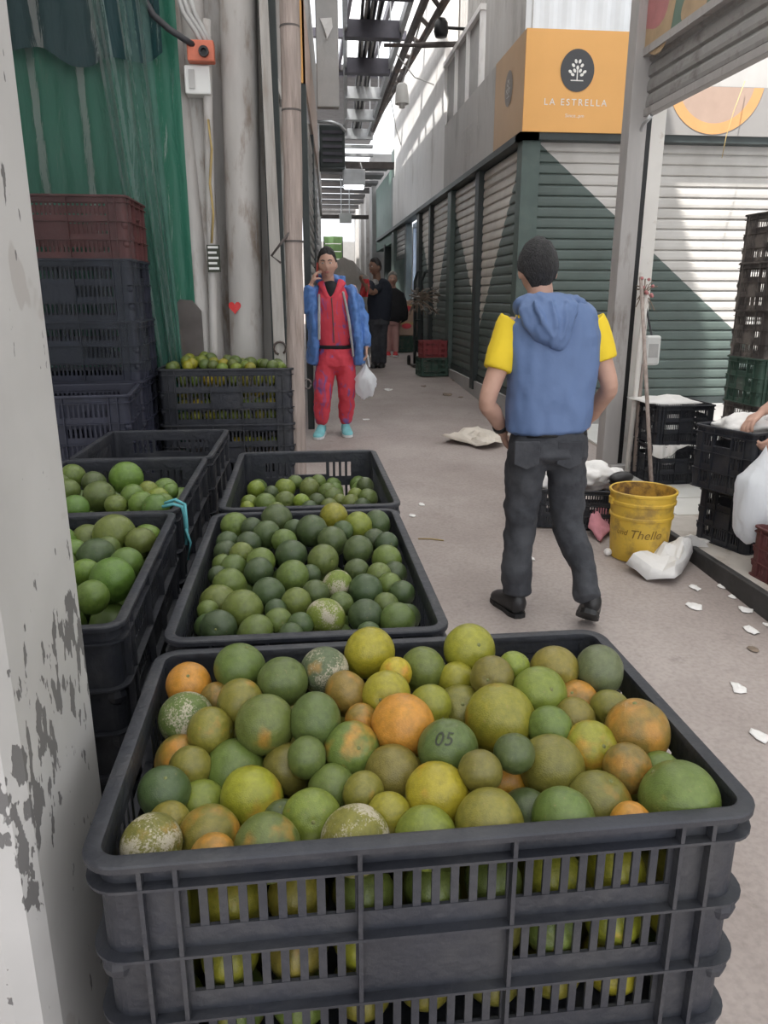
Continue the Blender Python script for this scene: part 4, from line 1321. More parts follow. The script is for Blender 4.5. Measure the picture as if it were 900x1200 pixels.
def filler(P, Rr, lo, hi, zs, r, step, rnd, keep=None):
    """ordinary fruit packed under the visible ones"""
    out = []; P = [np.array(p) for p in P]; Rr = list(Rr)
    nx = int((hi[0] - lo[0] - 2 * r) / step) + 1; ny = int((hi[1] - lo[1] - 2 * r) / step) + 1
    for kz, z in enumerate(zs):
        for i in range(nx):
            for j in range(ny):
                if keep and not keep(i, j, nx, ny, kz): continue
                rr = r * rnd.uniform(.88, 1.02)
                x = lo[0] + r + (hi[0] - lo[0] - 2 * r) * (i + (.0 if kz % 2 else .0)) / max(1, nx - 1); y = lo[1] + r + (hi[1] - lo[1] - 2 * r) * j / max(1, ny - 1)
                p = np.array((x + rnd.uniform(-.004, .004), y + rnd.uniform(-.004, .004), z))
                ok = True
                for q, rq in zip(P, Rr):
                    d = np.linalg.norm(p - q)
                    if d < (rr + rq) * .97:
                        rr = min(rr, d / .97 - rq)
                        if rr < r * .72: ok = False; break
                if ok:
                    P.append(p); Rr.append(rr); out.append((p, rr))
    return out


# ---- front crate: (px, py, r_px, colour, orange patch, scar, own label)
FRONT = [
 (281,783,29,'g',0,0,'round plain green orange at the back left, second from the crate corner'),
 (216,808,26,'o',.9,0,'small fully orange fruit in the back left corner of the nearest crate'),
 (203,846,31,'g',0,1,'green orange crusted with pale scabs by the left wall of the nearest crate'),
 (332,799,29,'g',.1,0,'glossy green orange beside the scabby brown-white one at the back'),
 (280,825,27,'ol',.25,0,None),(253,822,19,'br',.3,0,None),
 (308,852,34,'g',.25,0,'shiny green orange with a dull white bloom and yellow underside'),
 (248,864,27,'ol',.3,0,None),(198,894,30,'ol',.55,0,'olive orange with a bright orange cheek against the left wall'),
 (268,902,38,'g',.1,0,'big grass-green orange left of centre in the nearest crate'),
 (176,934,29,'dg',0,0,'bluish green orange at the left wall of the nearest crate'),
 (223,941,30,'lg',.1,0,'smooth light green orange near the left wall of the nearest crate'),
 (304,939,37,'gy',.35,0,'large olive-yellow orange with a small orange blush'),
 (340,902,30,'ol',.2,0,None),(242,981,35,'ol',.4,0,'olive orange touching the front rim, near the left corner'),
 (174,988,34,'ol',.3,1,'olive orange with a brown scab in the front left corner'),
 (249,1003,27,'br',.6,0,None),(316,989,38,'g',.35,0,'green orange with a sharp yellow patch at the front rim'),
 (361,960,33,'lg',.1,0,'lime-green oval orange at the front, left of centre'),
 (371,846,31,'g',.05,0,'light green oval orange with a pale bloom in the left middle'),
 (380,787,28,'gg',.2,1,'orange half covered in whitish scab in the back row'),
 (433,765,29,'y',.1,0,'yellow-green orange standing highest in the back row'),
 (410,813,26,'br',.35,0,'mottled brown-green orange behind the bright orange one'),
 (451,816,28,'gy',.25,0,'yellow-green orange in front of the tallest back row fruit'),
 (497,787,26,'g',.05,0,'upright plain green orange in the middle of the back row'),
 (550,762,29,'gy',.1,0,'green-yellow orange with visible stem end at the back, right of centre'),
 (602,782,18,'lg',.1,0,'tiny light green orange by the back wall of the nearest crate'),
 (577,795,25,'ol',.1,0,None),(535,806,21,'gy',.25,0,None),(505,831,25,'gy',.15,0,'yellowish green orange above the one marked 05'),
 (473,855,36,'o',.85,0,'large bright orange fruit with a rough face in the middle'),(421,852,20,'br',.6,0,'small brownish orange left of the large bright orange one'),
 (410,882,32,'g',.45,0,'green orange with an orange spot near its stem, centre left'),(395,919,29,'g',0,0,'upright dark green oval orange, centre left'),
 (457,909,35,'ol',.15,0,'dull olive orange in the centre of the nearest crate'),(525,882,34,'g',.05,0,'green orange marked 05 in black ink'),
 (591,844,41,'gy',.35,0,'biggest orange of the heap, yellow-green with a bumpy top'),(546,832,32,'ol',.1,0,None),
 (513,932,38,'y',.25,0,'large bright yellow orange in front of the one marked 05'),(449,955,26,'gy',.25,0,'small yellow-green orange beside the large yellow one'),
 (590,919,33,'oy',.55,0,'orange-yellow fruit with a green crown, right of the yellow one'),(575,965,39,'ol',.15,0,'large olive orange at the front rim, right of centre'),
 (418,987,39,'ol',.1,1,'olive orange with a pale scar at the front rim, centre'),(501,988,35,'lg',.05,0,'green orange half hidden by the front rim, centre'),
 (465,790,19,'y',.3,0,None),
 (701,786,29,'gg',.05,0,'grey-green orange in the back right corner of the nearest crate'),(650,786,27,'ol',.1,0,'olive green orange in the back row, right side'),
 (636,815,31,'lg',.15,0,'bright green orange with a pale stem, right of the biggest one'),(681,824,24,'br',.65,0,'brownish orange fruit below the grey-green corner one'),
 (714,834,22,'ol',.1,0,None),(742,858,37,'br',.45,0,'large orange-brown fruit by the right wall of the nearest crate'),(687,874,31,'gy',.6,0,'yellow-orange fruit with a dark stem end, right side'),
 (675,850,26,'ol',.15,0,None),(639,860,26,'g',.05,0,None),(648,897,38,'ol',.05,0,'large smooth olive-green orange right of centre'),
 (734,902,28,'br',.5,0,'orange-tinged olive fruit right of the large smooth one'),(704,941,37,'ol',.3,0,'olive-brown orange near the front rim, right side'),
 (798,935,44,'g',.1,0,'broad dark green orange in the front right corner'),(772,906,24,'g',.05,0,None),(737,965,24,'o',.75,0,'small orange fruit peeping over the front rim, right side'),
 (659,967,37,'g',.1,0,'green orange at the front rim, right side'),(620,955,29,'dg',.05,0,None),(564,905,26,'ol',.1,0,None),(604,885,24,'dg',.05,0,None),
 (430,930,24,'ol',.1,0,None),(330,960,24,'dg',.1,0,None),(360,895,24,'g',.1,0,None),(225,905,24,'ol',.2,0,None),(200,965,24,'ol',.1,0,None)]


def zheap(py, y0, z0, y1, z1):
    return z0 + (z1 - z0) * (py - y0) / (y1 - y0)


ORD = ['first', 'second', 'third', 'fourth', 'fifth', 'sixth', 'seventh', 'eighth', 'ninth', 'tenth', 'eleventh', 'twelfth', 'thirteenth']


def row_labels(lst, what, where, rows):
    """for fruit that only its place tells apart: rows counted from the back, places counted from the left"""
    idx = sorted(range(len(lst)), key=lambda i: lst[i][1]); out = {}
    n = len(idx); per = math.ceil(n / rows)
    for r_ in range(rows):
        grp = sorted(idx[r_ * per:(r_ + 1) * per], key=lambda i: lst[i][0])
        for q, i in enumerate(grp):
            out[i] = '%s, %s row from the back, %s from the left, %s' % (what(i), ORD[r_], ORD[q], where)
    return out


def lay(lst, zf, lo, hi, zmin, it=60):
    P, Rr = [], []
    for e in lst:
        px, py, rp = e[:3]
        p = atZ(px, py, zf(px, py)); zc = (np.array(p) - _C) @ _fw
        P.append(p); Rr.append(rp * zc / FPX)
    Q = relax(P, Rr, None, lo, hi, zmin, it)
    R2_ = np.array([max(r, e[2] * ((p - _C) @ _fw) / FPX) for p, r, e in zip(Q, Rr, lst)])   # true size at the place it settled
    return Q, R2_ * 1.05


rnd = random.Random(11)
lo, hi = (-.184, .578), (.404, .966)
Pf, Rf = lay(FRONT, lambda x, y: zheap(y, 765, 1.142, 985, 1.098) + .02 * math.exp(-((x - 560) / 200) ** 2 - ((y - 860) / 70) ** 2), lo, hi, .9)
GF = 'ripening oranges in the nearest crate'
SO = 'partly hidden green-olive orange between larger ones in the nearest crate'
marked = None
WF = row_labels(FRONT, lambda i: {'ol': 'olive orange', 'br': 'brownish orange', 'gy': 'yellow-green orange', 'y': 'yellow orange', 'g': 'green orange', 'dg': 'dark green orange'}.get(FRONT[i][3], 'orange'), 'nearest crate', 8)
for i, (p, r, e) in enumerate(zip(Pf, Rf, FRONT)):
    big = e[6] and ('biggest' in e[6])
    o = fruit('orange', p, r, e[3], e[4], e[6] or 'hidden ' + WF[i], GF, bool(e[5]), True, rnd=rnd)
    if e[6] and e[6].endswith('marked 05 in black ink'): marked = o
    if e[6] and 'stem' in e[6]: o.rotation_euler = (R(50), R(20), 0)
# the marker number on the fruit
if marked is not None:
    marked.rotation_euler = (0, 0, 0)
    for c in list(marked.children): bpy.data.objects.remove(c)
    vs, fs = text_mesh('05', 1.0, 0, 1.05, .25)
    bm = bmesh.new()
    bv = [bm.verts.new(v) for v in vs]
    for f in fs:
        try: bm.faces.new([bv[i] for i in f])
        except ValueError: pass
    bmesh.ops.subdivide_edges(bm, edges=bm.edges[:], cuts=2, use_grid_fill=False)
    bmesh.ops.triangulate(bm, faces=bm.faces[:])
    N0 = (CAM - Vector(marked.location)).normalized()
    N0 = (N0 + Vector((-.22, .02, .46))).normalized()
    ux = Vector((0, 0, 1)).cross(N0).normalized(); uy = N0.cross(ux)
    a = R(12); ux, uy = ux * math.cos(a) + uy * math.sin(a), uy * math.cos(a) - ux * math.sin(a)   
    sc = [marked.scale[i] for i in range(3)]
    for v in bm.verts:
        q = N0 + ux * (v.co.x * .62) + uy * (v.co.y * .66); q.normalize()
        l = Vector((q.x, q.y, q.z * .96)) * 1.03
        v.co = l
    me = bpy.data.meshes.new('ink_mark'); bm.to_mesh(me); bm.free(); me.materials.append(M_ink)
    inst(me, 'ink_mark', marked)
fl = filler(Pf, Rf, lo, hi, (.918, .978, 1.036), .033, .064, rnd)
FL = fl


def hidden_heap(name, label, lst, m):
    """fruit nobody can count, under the visible layers"""
    if not lst: return
    bm = bmesh.new(); bmesh.ops.create_icosphere(bm, subdivisions=2, radius=1); vs = [v.co.copy() for v in bm.verts]; fs = [[v.index for v in f.verts] for f in bm.faces]; bm.free()
    g = G()
    for p, r in lst: g.add([Vector(p) + v * r for v in vs], fs)
    tag(g.build(name, m, None, True), label, 'fruit', kind='stuff')


M_under_g = mat('green_peel', (0.09, 0.14, 0.03), 0.45, 0.35, 9)
M_under_y = mat('olive_peel', (0.20, 0.19, 0.03), 0.45, 0.35, 9)

near = [(p, r) for p, r in FL if p[1] < lo[1] + .07]
hidden_heap('orange_heap', 'green-olive oranges buried in the middle of the nearest crate', [(p, r) for p, r in FL if p[1] >= lo[1] + .07], M_under_y)
lev = {}
for p, r in near: lev.setdefault(round(float(p[2]), 3), []).append((p, r))
for k, z in enumerate(sorted(lev)):
    for q, (p, r) in enumerate(sorted(lev[z], key=lambda t: t[0][0])):
        fruit('orange', p, r, rnd.choice(['gy', 'lg', 'ol', 'ol', 'g', 'g']), rnd.uniform(0, .3), 'orange behind the %s front slots of the nearest crate, %s from the left' % (['lowest', 'middle', 'upper'][k], ORD[q]),
              'oranges behind the front slots of the nearest crate', False, False, rnd=rnd)


def crop2(l): return [(240 + x * .3556, 480 + y * .3556, r * .3556, c, lab) for x, y, r, c, lab in l]


SECOND = crop2([(100,385,45,'g',0),(155,392,36,'dg',0),(237,362,50,'dg',0),(205,412,46,'dg',0),(262,435,42,'g',0),(350,400,52,'dg',0),(425,355,48,'gy','yellow-green orange at the back of the dark green crate'),
 (508,385,48,'lg','pale green orange with a stub of stem in the second crate'),(597,378,46,'dg',0),(420,435,50,'dg',0),(505,465,50,'dg',0),(605,497,50,'g',0),(625,440,38,'dg',0),(565,432,38,'dg',0),(390,497,52,'g',0),
 (285,480,52,'dg',0),(185,502,46,'g',0),(118,480,40,'g',0),(145,442,40,'dg',0),(65,440,38,'dg',0),(40,475,40,'dg',0),(80,525,46,'g','green orange with a worn pale edge near the left wall of the second crate'),(178,535,48,'dg',0),
 (295,550,54,'g',0),(365,605,44,'dg',0),(500,530,40,'dg',0),(437,580,50,'lg','green orange with a brown-white scar in the second crate'),(530,598,56,'dg',0),(580,545,40,'g',0),(612,582,42,'g',0),(665,540,42,'dg',0),
 (680,603,42,'dg',0),(655,490,38,'dg',0),(210,608,54,'dg',0),(65,592,56,'g',0),(300,637,50,'g',0),(125,662,66,'g','largest green orange at the near left of the second crate'),(15,560,34,'dg',0),(240,702,46,'g',0),
 (40,720,58,'dg',0),(170,735,60,'g',0),(395,685,62,'lg','speckled light green orange at the front of the second crate'),(315,712,42,'dg',0),(530,682,57,'dg',0),(605,650,43,'g',0),(640,694,58,'g',0),(702,682,46,'dg',0),
 (285,742,40,'dg',0),(540,740,40,'dg',0),(20,515,36,'g',0),(-20,600,44,'dg',0),(-50,640,60,'g','rounded green orange by the near left corner of the second crate'),(-65,720,44,'dg',0),(-25,665,36,'g',0),(450,640,40,'g',0),(235,660,36,'dg',0),(340,545,34,'dg',0),(455,400,34,'dg',0),(300,395,34,'dg',0)])
lo2, hi2 = (-.187, 1.030), (.183, 1.645)
P2, R2 = lay(SECOND, lambda x, y: zheap(y, 605, 1.118, 740, 1.088) + .012 * math.exp(-((x - 370) / 110) ** 2), lo2, hi2, .9)
W2 = row_labels(SECOND, lambda i: {'dg': 'dark green orange', 'g': 'mid-green orange', 'lg': 'light green orange', 'gy': 'yellowish orange'}[SECOND[i][3]], 'second crate', 7)
for i, (p, r, e) in enumerate(zip(P2, R2, SECOND)):
    spec = e[4] and ('scar' in e[4] or 'speckled' in e[4])
    fruit('orange', p, r, e[3], .0, e[4] or W2[i], 'dark green oranges in the second crate', bool(spec), True, rnd=rnd)
hidden_heap('orange_heap', 'dark green oranges buried under the top layer of the second crate', filler(P2, R2, lo2, hi2, (.92, .98), .036, .075, rnd, lambda i, j, nx, ny, k: k == 1 or i == nx - 1), M_under_g)

THIRD = crop2([(168,262,29,'lg',0),(265,260,33,'lg',0),(345,260,33,'g',0),(405,272,29,'g',0),(424,288,30,'g',0),(540,252,29,'dg','dark green orange alone at the right wall of the half-filled crate'),(550,290,31,'g',0),(500,285,26,'lg',0),(480,308,29,'g',0),
 (446,302,24,'g',0),(320,305,28,'lg',0),(265,302,33,'g',0),(200,312,36,'g',0),(145,308,27,'lg',0),(298,240,25,'g',0),(375,238,24,'g',0),(368,302,27,'dg',0),(220,275,24,'dg',0),(138,325,24,'lg',0),(410,322,30,'g',0),(345,330,30,'dg',0),(235,335,30,'g',0),(520,320,28,'dg',0)])
lo3, hi3 = (-.175, 1.735), (.195, 2.325)
P3, R3 = lay(THIRD, lambda x, y: zheap(y, 565, 1.075, 600, 1.060), lo3, hi3, .9)
W3 = row_labels(THIRD, lambda i: {'dg': 'dark green orange', 'g': 'green orange', 'lg': 'light green orange'}[THIRD[i][3]], 'half-filled crate', 3)
for i, (p, r, e) in enumerate(zip(P3, R3, THIRD)):
    fruit('orange', p, r, e[3], .05, e[4] or W3[i], 'green oranges in the half-filled crate', False, True, rnd=rnd)
hidden_heap('orange_heap', 'green oranges buried in the half-filled crate', filler(P3, R3, lo3, hi3, (.925, .985, 1.03), .030, .066, rnd, lambda i, j, nx, ny, k: k == 2 or (k == 1 and j < 5)), M_under_g)


def crop1(l): return [(50 + x * .3501, 480 + y * .35, r * .35, c, lab) for x, y, r, c, lab in l]


LEFT1 = crop1([(265,570,74,'bg','largest lime-green fruit in the crate beside the column'),(165,628,56,'bg',0),(145,548,48,'bg',0),(312,518,56,'bg',0),(180,492,62,'dg',0),(120,412,54,'bg',0),(250,422,66,'g',0),(357,444,50,'g',0),(378,392,50,'bg',0),(228,362,52,'g',0),
 (105,480,44,'bg',0),(60,600,50,'bg',0),(60,520,50,'g',0),(60,440,50,'bg',0),(215,470,44,'g',0),(320,400,34,'g',0),(110,340,60,'bg',0)])
lo4, hi4 = (XL - .178, 1.07), (XL + .178, 1.62)
P4, R4 = lay(LEFT1, lambda x, y: zheap(y, 610, 1.115, 700, 1.11), lo4, hi4, .9)
W4 = row_labels(LEFT1, lambda i: {'dg': 'dark green fruit', 'g': 'green fruit', 'bg': 'bright green fruit'}[LEFT1[i][3]], 'crate beside the column', 4)
for i, (p, r, e) in enumerate(zip(P4, R4, LEFT1)):
    fruit('orange', p, r, e[3], 0, e[4] or W4[i], 'large green fruit in the crate beside the column', False, True, rnd=rnd)
LEFT2 = crop1([(280,230,54,'bg','green fruit standing up highest in the middle left crate'),(190,292,52,'g',0),(172,247,40,'dg',0),(100,225,42,'g',0),(85,272,38,'g',0),(110,332,46,'bg',0),(335,318,44,'bg',0),(300,290,40,'bg',0),(425,272,42,'bg',0),(355,272,32,'lg',0),
 (410,328,46,'bg',0),(385,300,38,'lg',0),(490,272,28,'bg',0),(245,320,36,'g',0),(460,310,32,'bg',0),(40,260,44,'g',0),(30,320,44,'bg',0)])
lo5, hi5 = (XL - .185, 1.69), (XL + .17, 2.21)
P5, R5 = lay(LEFT2, lambda x, y: 1.125, lo5, hi5, .9)
W5 = row_labels(LEFT2, lambda i: {'dg': 'dark green fruit', 'g': 'green fruit', 'bg': 'bright green fruit', 'lg': 'pale green fruit'}[LEFT2[i][3]], 'middle left crate', 4)
for i, (p, r, e) in enumerate(zip(P5, R5, LEFT2)):
    fruit('orange', p, r, e[3], 0, e[4] or W5[i], 'green fruit in the middle left crate', False, True, rnd=rnd)
for (lo_, hi_, P_, R_) in ((lo4, hi4, P4, R4), (lo5, hi5, P5, R5)):
    hidden_heap('fruit_heap', 'green fruit buried in the crate beside the column' if P_ is P4 else 'green fruit buried in the middle left crate', filler(P_, R_, lo_, hi_, (.95, 1.03), .042, .088, rnd, lambda i, j, nx, ny, k: k == 1), M_under_g)

# limes at the back: a heaped top layer and those behind the slots
lo6, hi6 = (-.349 - .285, 3.535), (-.349 + .285, 3.90)
PL, RL = [], []
for k in range(150):
    x = rnd.uniform(lo6[0] + .03, hi6[0] - .03); y = rnd.uniform(lo6[1] + .03, hi6[1] - .03); r = rnd.uniform(.025, .031)
    z = 1.272 + .02 * rnd.random() + .035 * max(0, math.sin((x - lo6[0]) * 9)) * (y - lo6[1]) / .4
    if all((x - q[0]) ** 2 + (y - q[1]) ** 2 + (z - q[2]) ** 2 > (r + s) ** 2 * .95 for q, s in zip(PL, RL)):
        PL.append((x, y, z)); RL.append(r)
for p, r in zip(PL, RL):
    fruit('lime', p, r, rnd.choice(['g', 'lg', 'gy', 'g']), .05, 'small lime heaped on the crate by the wooden post', 'limes heaped on the back crate', False, False, cat='lime', rnd=rnd)
for zt in (1.285,):
    for p, r in filler(PL, RL, lo6, hi6, (1.065, 1.12, 1.175, 1.228), .028, .056, rnd, lambda i, j, nx, ny, k: j == 0):
        fruit('lime', p, r, rnd.choice(['gy', 'lg', 'y', 'lg']), .1, 'lime behind the slots of the crate by the wooden post', 'limes behind the slots of the back crate', False, False, cat='lime', rnd=rnd)
for p, r in filler([], [], lo6, hi6, (.86, .94), .028, .056, rnd, lambda i, j, nx, ny, k: j == 0 and i > 4):
    fruit('lime', p, r, rnd.choice(['gy', 'lg', 'y']), .1, 'lime behind the slots of the second crate in the lime stack', 'limes in the second crate of the lime stack', False, False, cat='lime', rnd=rnd)

# ================================================================== LEFT STALL: pipes, posts, plastic, wires
def pipe(label, x0t, x1t, x0b, x1b, ytop, ybot, Y, m=None, name='pipe', r=None):
    a = atY((x0t + x1t) / 2, ytop, Y); b = atY((x0b + x1b) / 2, ybot, Y)
    w = (atY(x1t, ytop, Y) - atY(x0t, ytop, Y)).length / 2
    d = (b - a)
    a2 = a - d * .25; b2 = a + d * ((0.12 - a.z) / (b.z - a.z))
    g = G(); g.tube([a2.lerp(b2, k / 10) for k in range(11)], r or w, 20)
    return tag(g.build(name, m or M_wall_white, None, True), label, 'pipe'), a, b


pipe('broad white painted pipe nearest the green plastic, behind the limes', 170, 209, 225, 252, 0, 416, 3.98, r=.075)
pipe('second white painted pipe, behind the switch box', 206, 240, 238, 262, 0, 416, 4.02, r=.06)
pipe('third white painted pipe, with a red heart painted low down', 256, 301, 274, 306, 0, 416, 3.985, r=.085)
cond, a, b = pipe('thin white conduit running down from the switch box', 238, 249, 244, 258, 110, 420, 3.90, r=.021)
g = G(); c = atY(275, 360, 3.895); pts = []
for k in range(24):
    t_ = 2 * math.pi * k / 24
    pts.append(c + Vector((.0019 * 16 * math.sin(t_) ** 3, -.002 - 0 * k, .0021 * (13 * math.cos(t_) - 5 * math.cos(2 * t_) - 2 * math.cos(3 * t_) - math.cos(4 * t_)))))
pts = [Vector((p.x, 3.898 + (p.x - c.x) ** 2 * 5, p.z)) for p in pts]
g.add(pts, [tuple(range(24))]); tag(g.build('painted_heart', M_red_paint), 'small red painted heart on the third white pipe', 'marking')
t = thing('switch_box', 'white switch box under the orange-red junction box', 'switch box', atY(232, 110, 3.9))
p0 = atY(218, 111, 3.88); p1 = atY(246, 78, 3.88); g = G(); g.box((p0.x, 3.86, p0.z), (p1.x, 3.94, p1.z)); bevel(g.build('housing', M_white_plastic, t), .006)
g = G(); g.box((p0.x + .02, 3.852, p0.z + .02), (p0.x + .045, 3.862, p1.z - .02)); g.build('switch', M_cable_grey, t)
t = thing('junction_box', 'orange-red junction box where the black cable ends', 'junction box', atY(237, 62, 3.86))
p0 = atY(221, 74, 3.86); p1 = atY(251, 50, 3.86); g = G(); g.box((p0.x, 3.82, p0.z), (p1.x, 3.88, p1.z)); bevel(g.build('housing', M_orange_box, t), .006)
q = atY(239, 61, 3.82); g = G(); g.lathe([(.001, 0), (.022, 0), (.022, .02), (.012, .02), (.01, .006), (.001, .006)], (0, 0, 0), 14)
Mx = Matrix.Translation(q) @ Matrix.Rotation(R(90), 4, 'X'); g.v = [Mx @ v for v in g.v]; g.build('knockout_hole', M_black, t)
g = G(); g.tube([atY(165, -8, 3.8), atY(180, 18, 3.8), atY(198, 34, 3.8), atY(216, 46, 3.8), atY(230, 55, 3.84)], .014, 8); tag(g.build('cable', M_cable, None, True), 'thick black cable drooping from the top into the junction box', 'cable')
for k, (xa, xb) in enumerate(((207, 238), (213, 244), (220, 248))):
    g = G(); g.tube([atY(xa, -10, 3.85), atY(xa + 8, 15, 3.85), atY(xb - 8, 38, 3.85), atY(xb, 54, 3.85)], .011, 8)
    tag(g.build('cable', M_cable_grey, None, True), ['leftmost', 'middle', 'rightmost'][k] + ' of three grey cables entering the junction box', 'cable')
g = G(); g.tube([atY(244, 140, 3.87), atY(248, 175, 3.86), atY(246, 215, 3.86), atY(250, 250, 3.86), atY(248, 285, 3.87)], .006, 6); tag(g.build('wire', M_straw, None, True), 'thin yellowish wire hanging along the white conduit', 'wire')
t = thing('label_strip', 'black and white printed strip wrapped on the white conduit', 'label', atY(250, 302, 3.88))
p0 = atY(244, 319, 3.876); p1 = atY(257, 287, 3.876); g = G(); g.box((p0.x, 3.868, p0.z), (p1.x, 3.88, p1.z)); g.build('strip', M_ink, t)
for k in range(5):
    zz = p0.z + .012 + k * .024; g = G(); g.box((p0.x + .006, 3.865, zz), (p1.x - .006 - .008 * (k % 2), 3.869, zz + .010)); g.build('print_line', M_white_plastic, t)
# dark lean-to panel and dark strip
g = G(); p0 = atY(210, 425, 3.9); p1 = atY(236, 352, 3.9)
n = [Vector((p0.x, 3.86, .3)), Vector((p1.x, 3.86, .3)), Vector((p1.x, 3.86, p1.z - .05)), Vector((p1.x - .04, 3.86, p1.z)), Vector((p0.x + .03, 3.86, p1.z + .005)), Vector((p0.x, 3.86, p1.z - .03))]
g.rings([[v + Vector((0, d, 0)) for v in n] for d in (0, .02)]); tag(g.build('board', M_steel_dark), 'dark rounded board leaning between green plastic and white pipes', 'board')
g = G(); p0 = atY(300, 0, 3.95); p1 = atY(320, 0, 3.95); g.box((p0.x + .012, 3.90, .15), (p1.x + .01, 4.05, 3.3)); structure(g, 'pillar_dark_jamb', M_frame_dark)

# white board post and round wooden post
pw = thing('wooden_post', 'square white-washed timber post between pipes and round post', 'post', (-.1, 3.82, .15))
ga = atY(304, 0, 3.8); gb = atY(312, 0, 3.8); gc = atY(322, 415, 3.8); gd = atY(333, 415, 3.8)
def at_z(a, b, z): s = (z - a.z) / (b.z - a.z); return a.lerp(b, s)
g = G(); g.rings([[at_z(ga, gc, z) + Vector((-.004, 0, 0)), at_z(gb, gd, z) + Vector((.006, 0, 0)), at_z(gb, gd, z) + Vector((.006, .05, 0)), at_z(ga, gc, z) + Vector((-.004, .05, 0))] for z in (.15, .8, 1.6, 2.4, 3.3)])
bevel(g.build('timber', M_wood_white, pw), .003)
g = G(); c = atY(328, 408, 3.79); g.tube([c + Vector((.03 * math.cos(t_ * .5), 0, .03 * math.sin(t_ * .5))) for t_ in range(-2, 10)], .006, 6); g.build('iron_hook', M_steel_dark, pw, True)
po = thing('wooden_post', 'round weathered wooden post in front of the amber sign end', 'post', (-.03, 3.58, .15))
a = atY(339, 0, 3.58); b = atY(349, 530, 3.58); rnd2 = random.Random(3)
g = G(); zs = [.15 + k * .2 for k in range(17)]
g.tube([at_z(a, b, z) + Vector((rnd2.uniform(-.003, .003), 0, 0)) for z in zs], [.040 + rnd2.uniform(-.003, .003) for z in zs], 18); g.build('trunk', M_wood_pale, po, True)
for (yy, rr) in ((32, .0425), (130, .0425), (283, .042)):
    c = at_z(a, b, atY(340, yy, 3.58).z); g = G(); g.tube([c + Vector((0, 0, -.004)), c + Vector((0, 0, .004))], rr, 18); g.build('wire_band', M_steel_dark, po)
c = at_z(a, b, atY(350, 283, 3.55).z)
g = G(); g.tube([c + Vector((.02, -.03, .08)), c + Vector((-.05, -.03, .0)), c + Vector((-.10, -.02, -.06)), c + Vector((-.06, -.02, -.09))], .006, 6); g.build('bent_wire', M_steel_dark, po, True)
c = at_z(a, b, atY(362, 450, 3.58).z) + Vector((.05, 0, 0))
g = G(); g.tube([c + Vector((.018 * math.cos(t_), 0, .022 * math.sin(t_))) for t_ in [k * 6.2 / 12 for k in range(13)]], .004, 6); g.build('iron_ring', M_steel_dark, po, True)
g = G(); q0 = atY(318, 40, 4.3); q1 = atY(330, 95, 4.3); g.box((q0.x - .02, 4.28, q1.z), (q1.x + .06, 4.32, q0.z + .5)); tag(g.build('plank', M_wood_white), 'pale plank between the two timber posts high up', 'plank')
g = G(); g.tube([atY(322, 92, 4.0), atY(332, 125, 4.0)], .016, 4); tag(g.build('brace', M_wood_white), 'short slanting timber brace left of the round post', 'brace')
g = G(); q0 = atY(330, 395, 4.2); q1 = atY(338, 375, 4.2)
for k in range(60):
    rk = random.Random(k); s = Vector((q0.x + rk.uniform(-.01, .03), 4.2 + rk.uniform(-.02, .02), q0.z + rk.uniform(-.15, .10)))
    g.tube([s, s + Vector((rk.uniform(-.04, .04), rk.uniform(-.02, .02), rk.uniform(-.07, .05)))], .003, 3)
tag(g.build('straw_bundle', M_straw), 'bundle of dry straw hung between the two timber posts', 'straw', kind='stuff')

# green plastic: opaque folded sheet behind the dark stack, dark sheet above, clear film hanging to the right
Yg = 3.86
def fold(u, v, amp, k, ph): return amp * (math.sin(u * k + ph + v * 1.3) + .5 * math.sin(u * k * 2.3 + ph * 2 + v * 2.1))
q0 = atY(-60, 0, Yg); q1 = atY(196, 0, Yg)
s_ = sheet(lambda u, v: Vector((q0.x + (q1.x + .03 - q0.x) * u, Yg + .01 + fold(u, v, .016, 26, .4), .55 + 2.5 * v)), 90, 24)
tag(s_.build('plastic_sheet', M_tarp_green, None, True), 'green plastic sheeting in folds hanging behind the dark crate stack', 'plastic sheet')
s_ = sheet(lambda u, v: Vector((q0.x + (q1.x - q0.x) * u * .97, Yg - .06 + fold(u, v, .014, 20, 1.4), 2.60 + .9 * v + .02 * math.sin(u * 19) + .03 * math.sin(u * 7))), 90, 12)
tag(s_.build('plastic_sheet', M_tarp_dark, None, True), 'dark teal plastic sheeting gathered along the top of the green one', 'plastic sheet')
def film(u, v):
    # v 0 bottom .. 1 top ; right edge swings out lower down
    z = 1.20 + 1.9 * v
    xr = atY(168, 0, 3.76).x + (atY(210, 360, 3.76).x - atY(168, 0, 3.76).x) * (1 - v) ** .9
    xl = atY(98, 60, 3.76).x + (atY(178, 420, 3.76).x - atY(98, 60, 3.76).x) * (1 - v)
    return Vector((xl + (xr - xl) * u, 3.79 + fold(u, v, .014, 17, .2) * (1 if v < .9 else .6), z))
tag(sheet(film, 50, 40).build('plastic_film', M_film_green, None, True), 'clear greenish plastic film hanging in front of the green sheeting', 'plastic film')
def film2(u, v):
    z = 1.30 + 1.75 * v
    xr = atY(150, 222, 3.25).x + .09 * (v - .4) * -1
    return Vector((xr - .62 + .62 * u, 3.235 - .05 * (v > .45) * 0 + fold(u, v, .007, 13, .9), z))
tag(sheet(film2, 40, 30).build('plastic_film', film_mat('clear_plastic_film', (.45, .5, .5), .025, .3, .3, .12), None, True), 'clear plastic film draped down the front of the dark crate stack', 'plastic film')

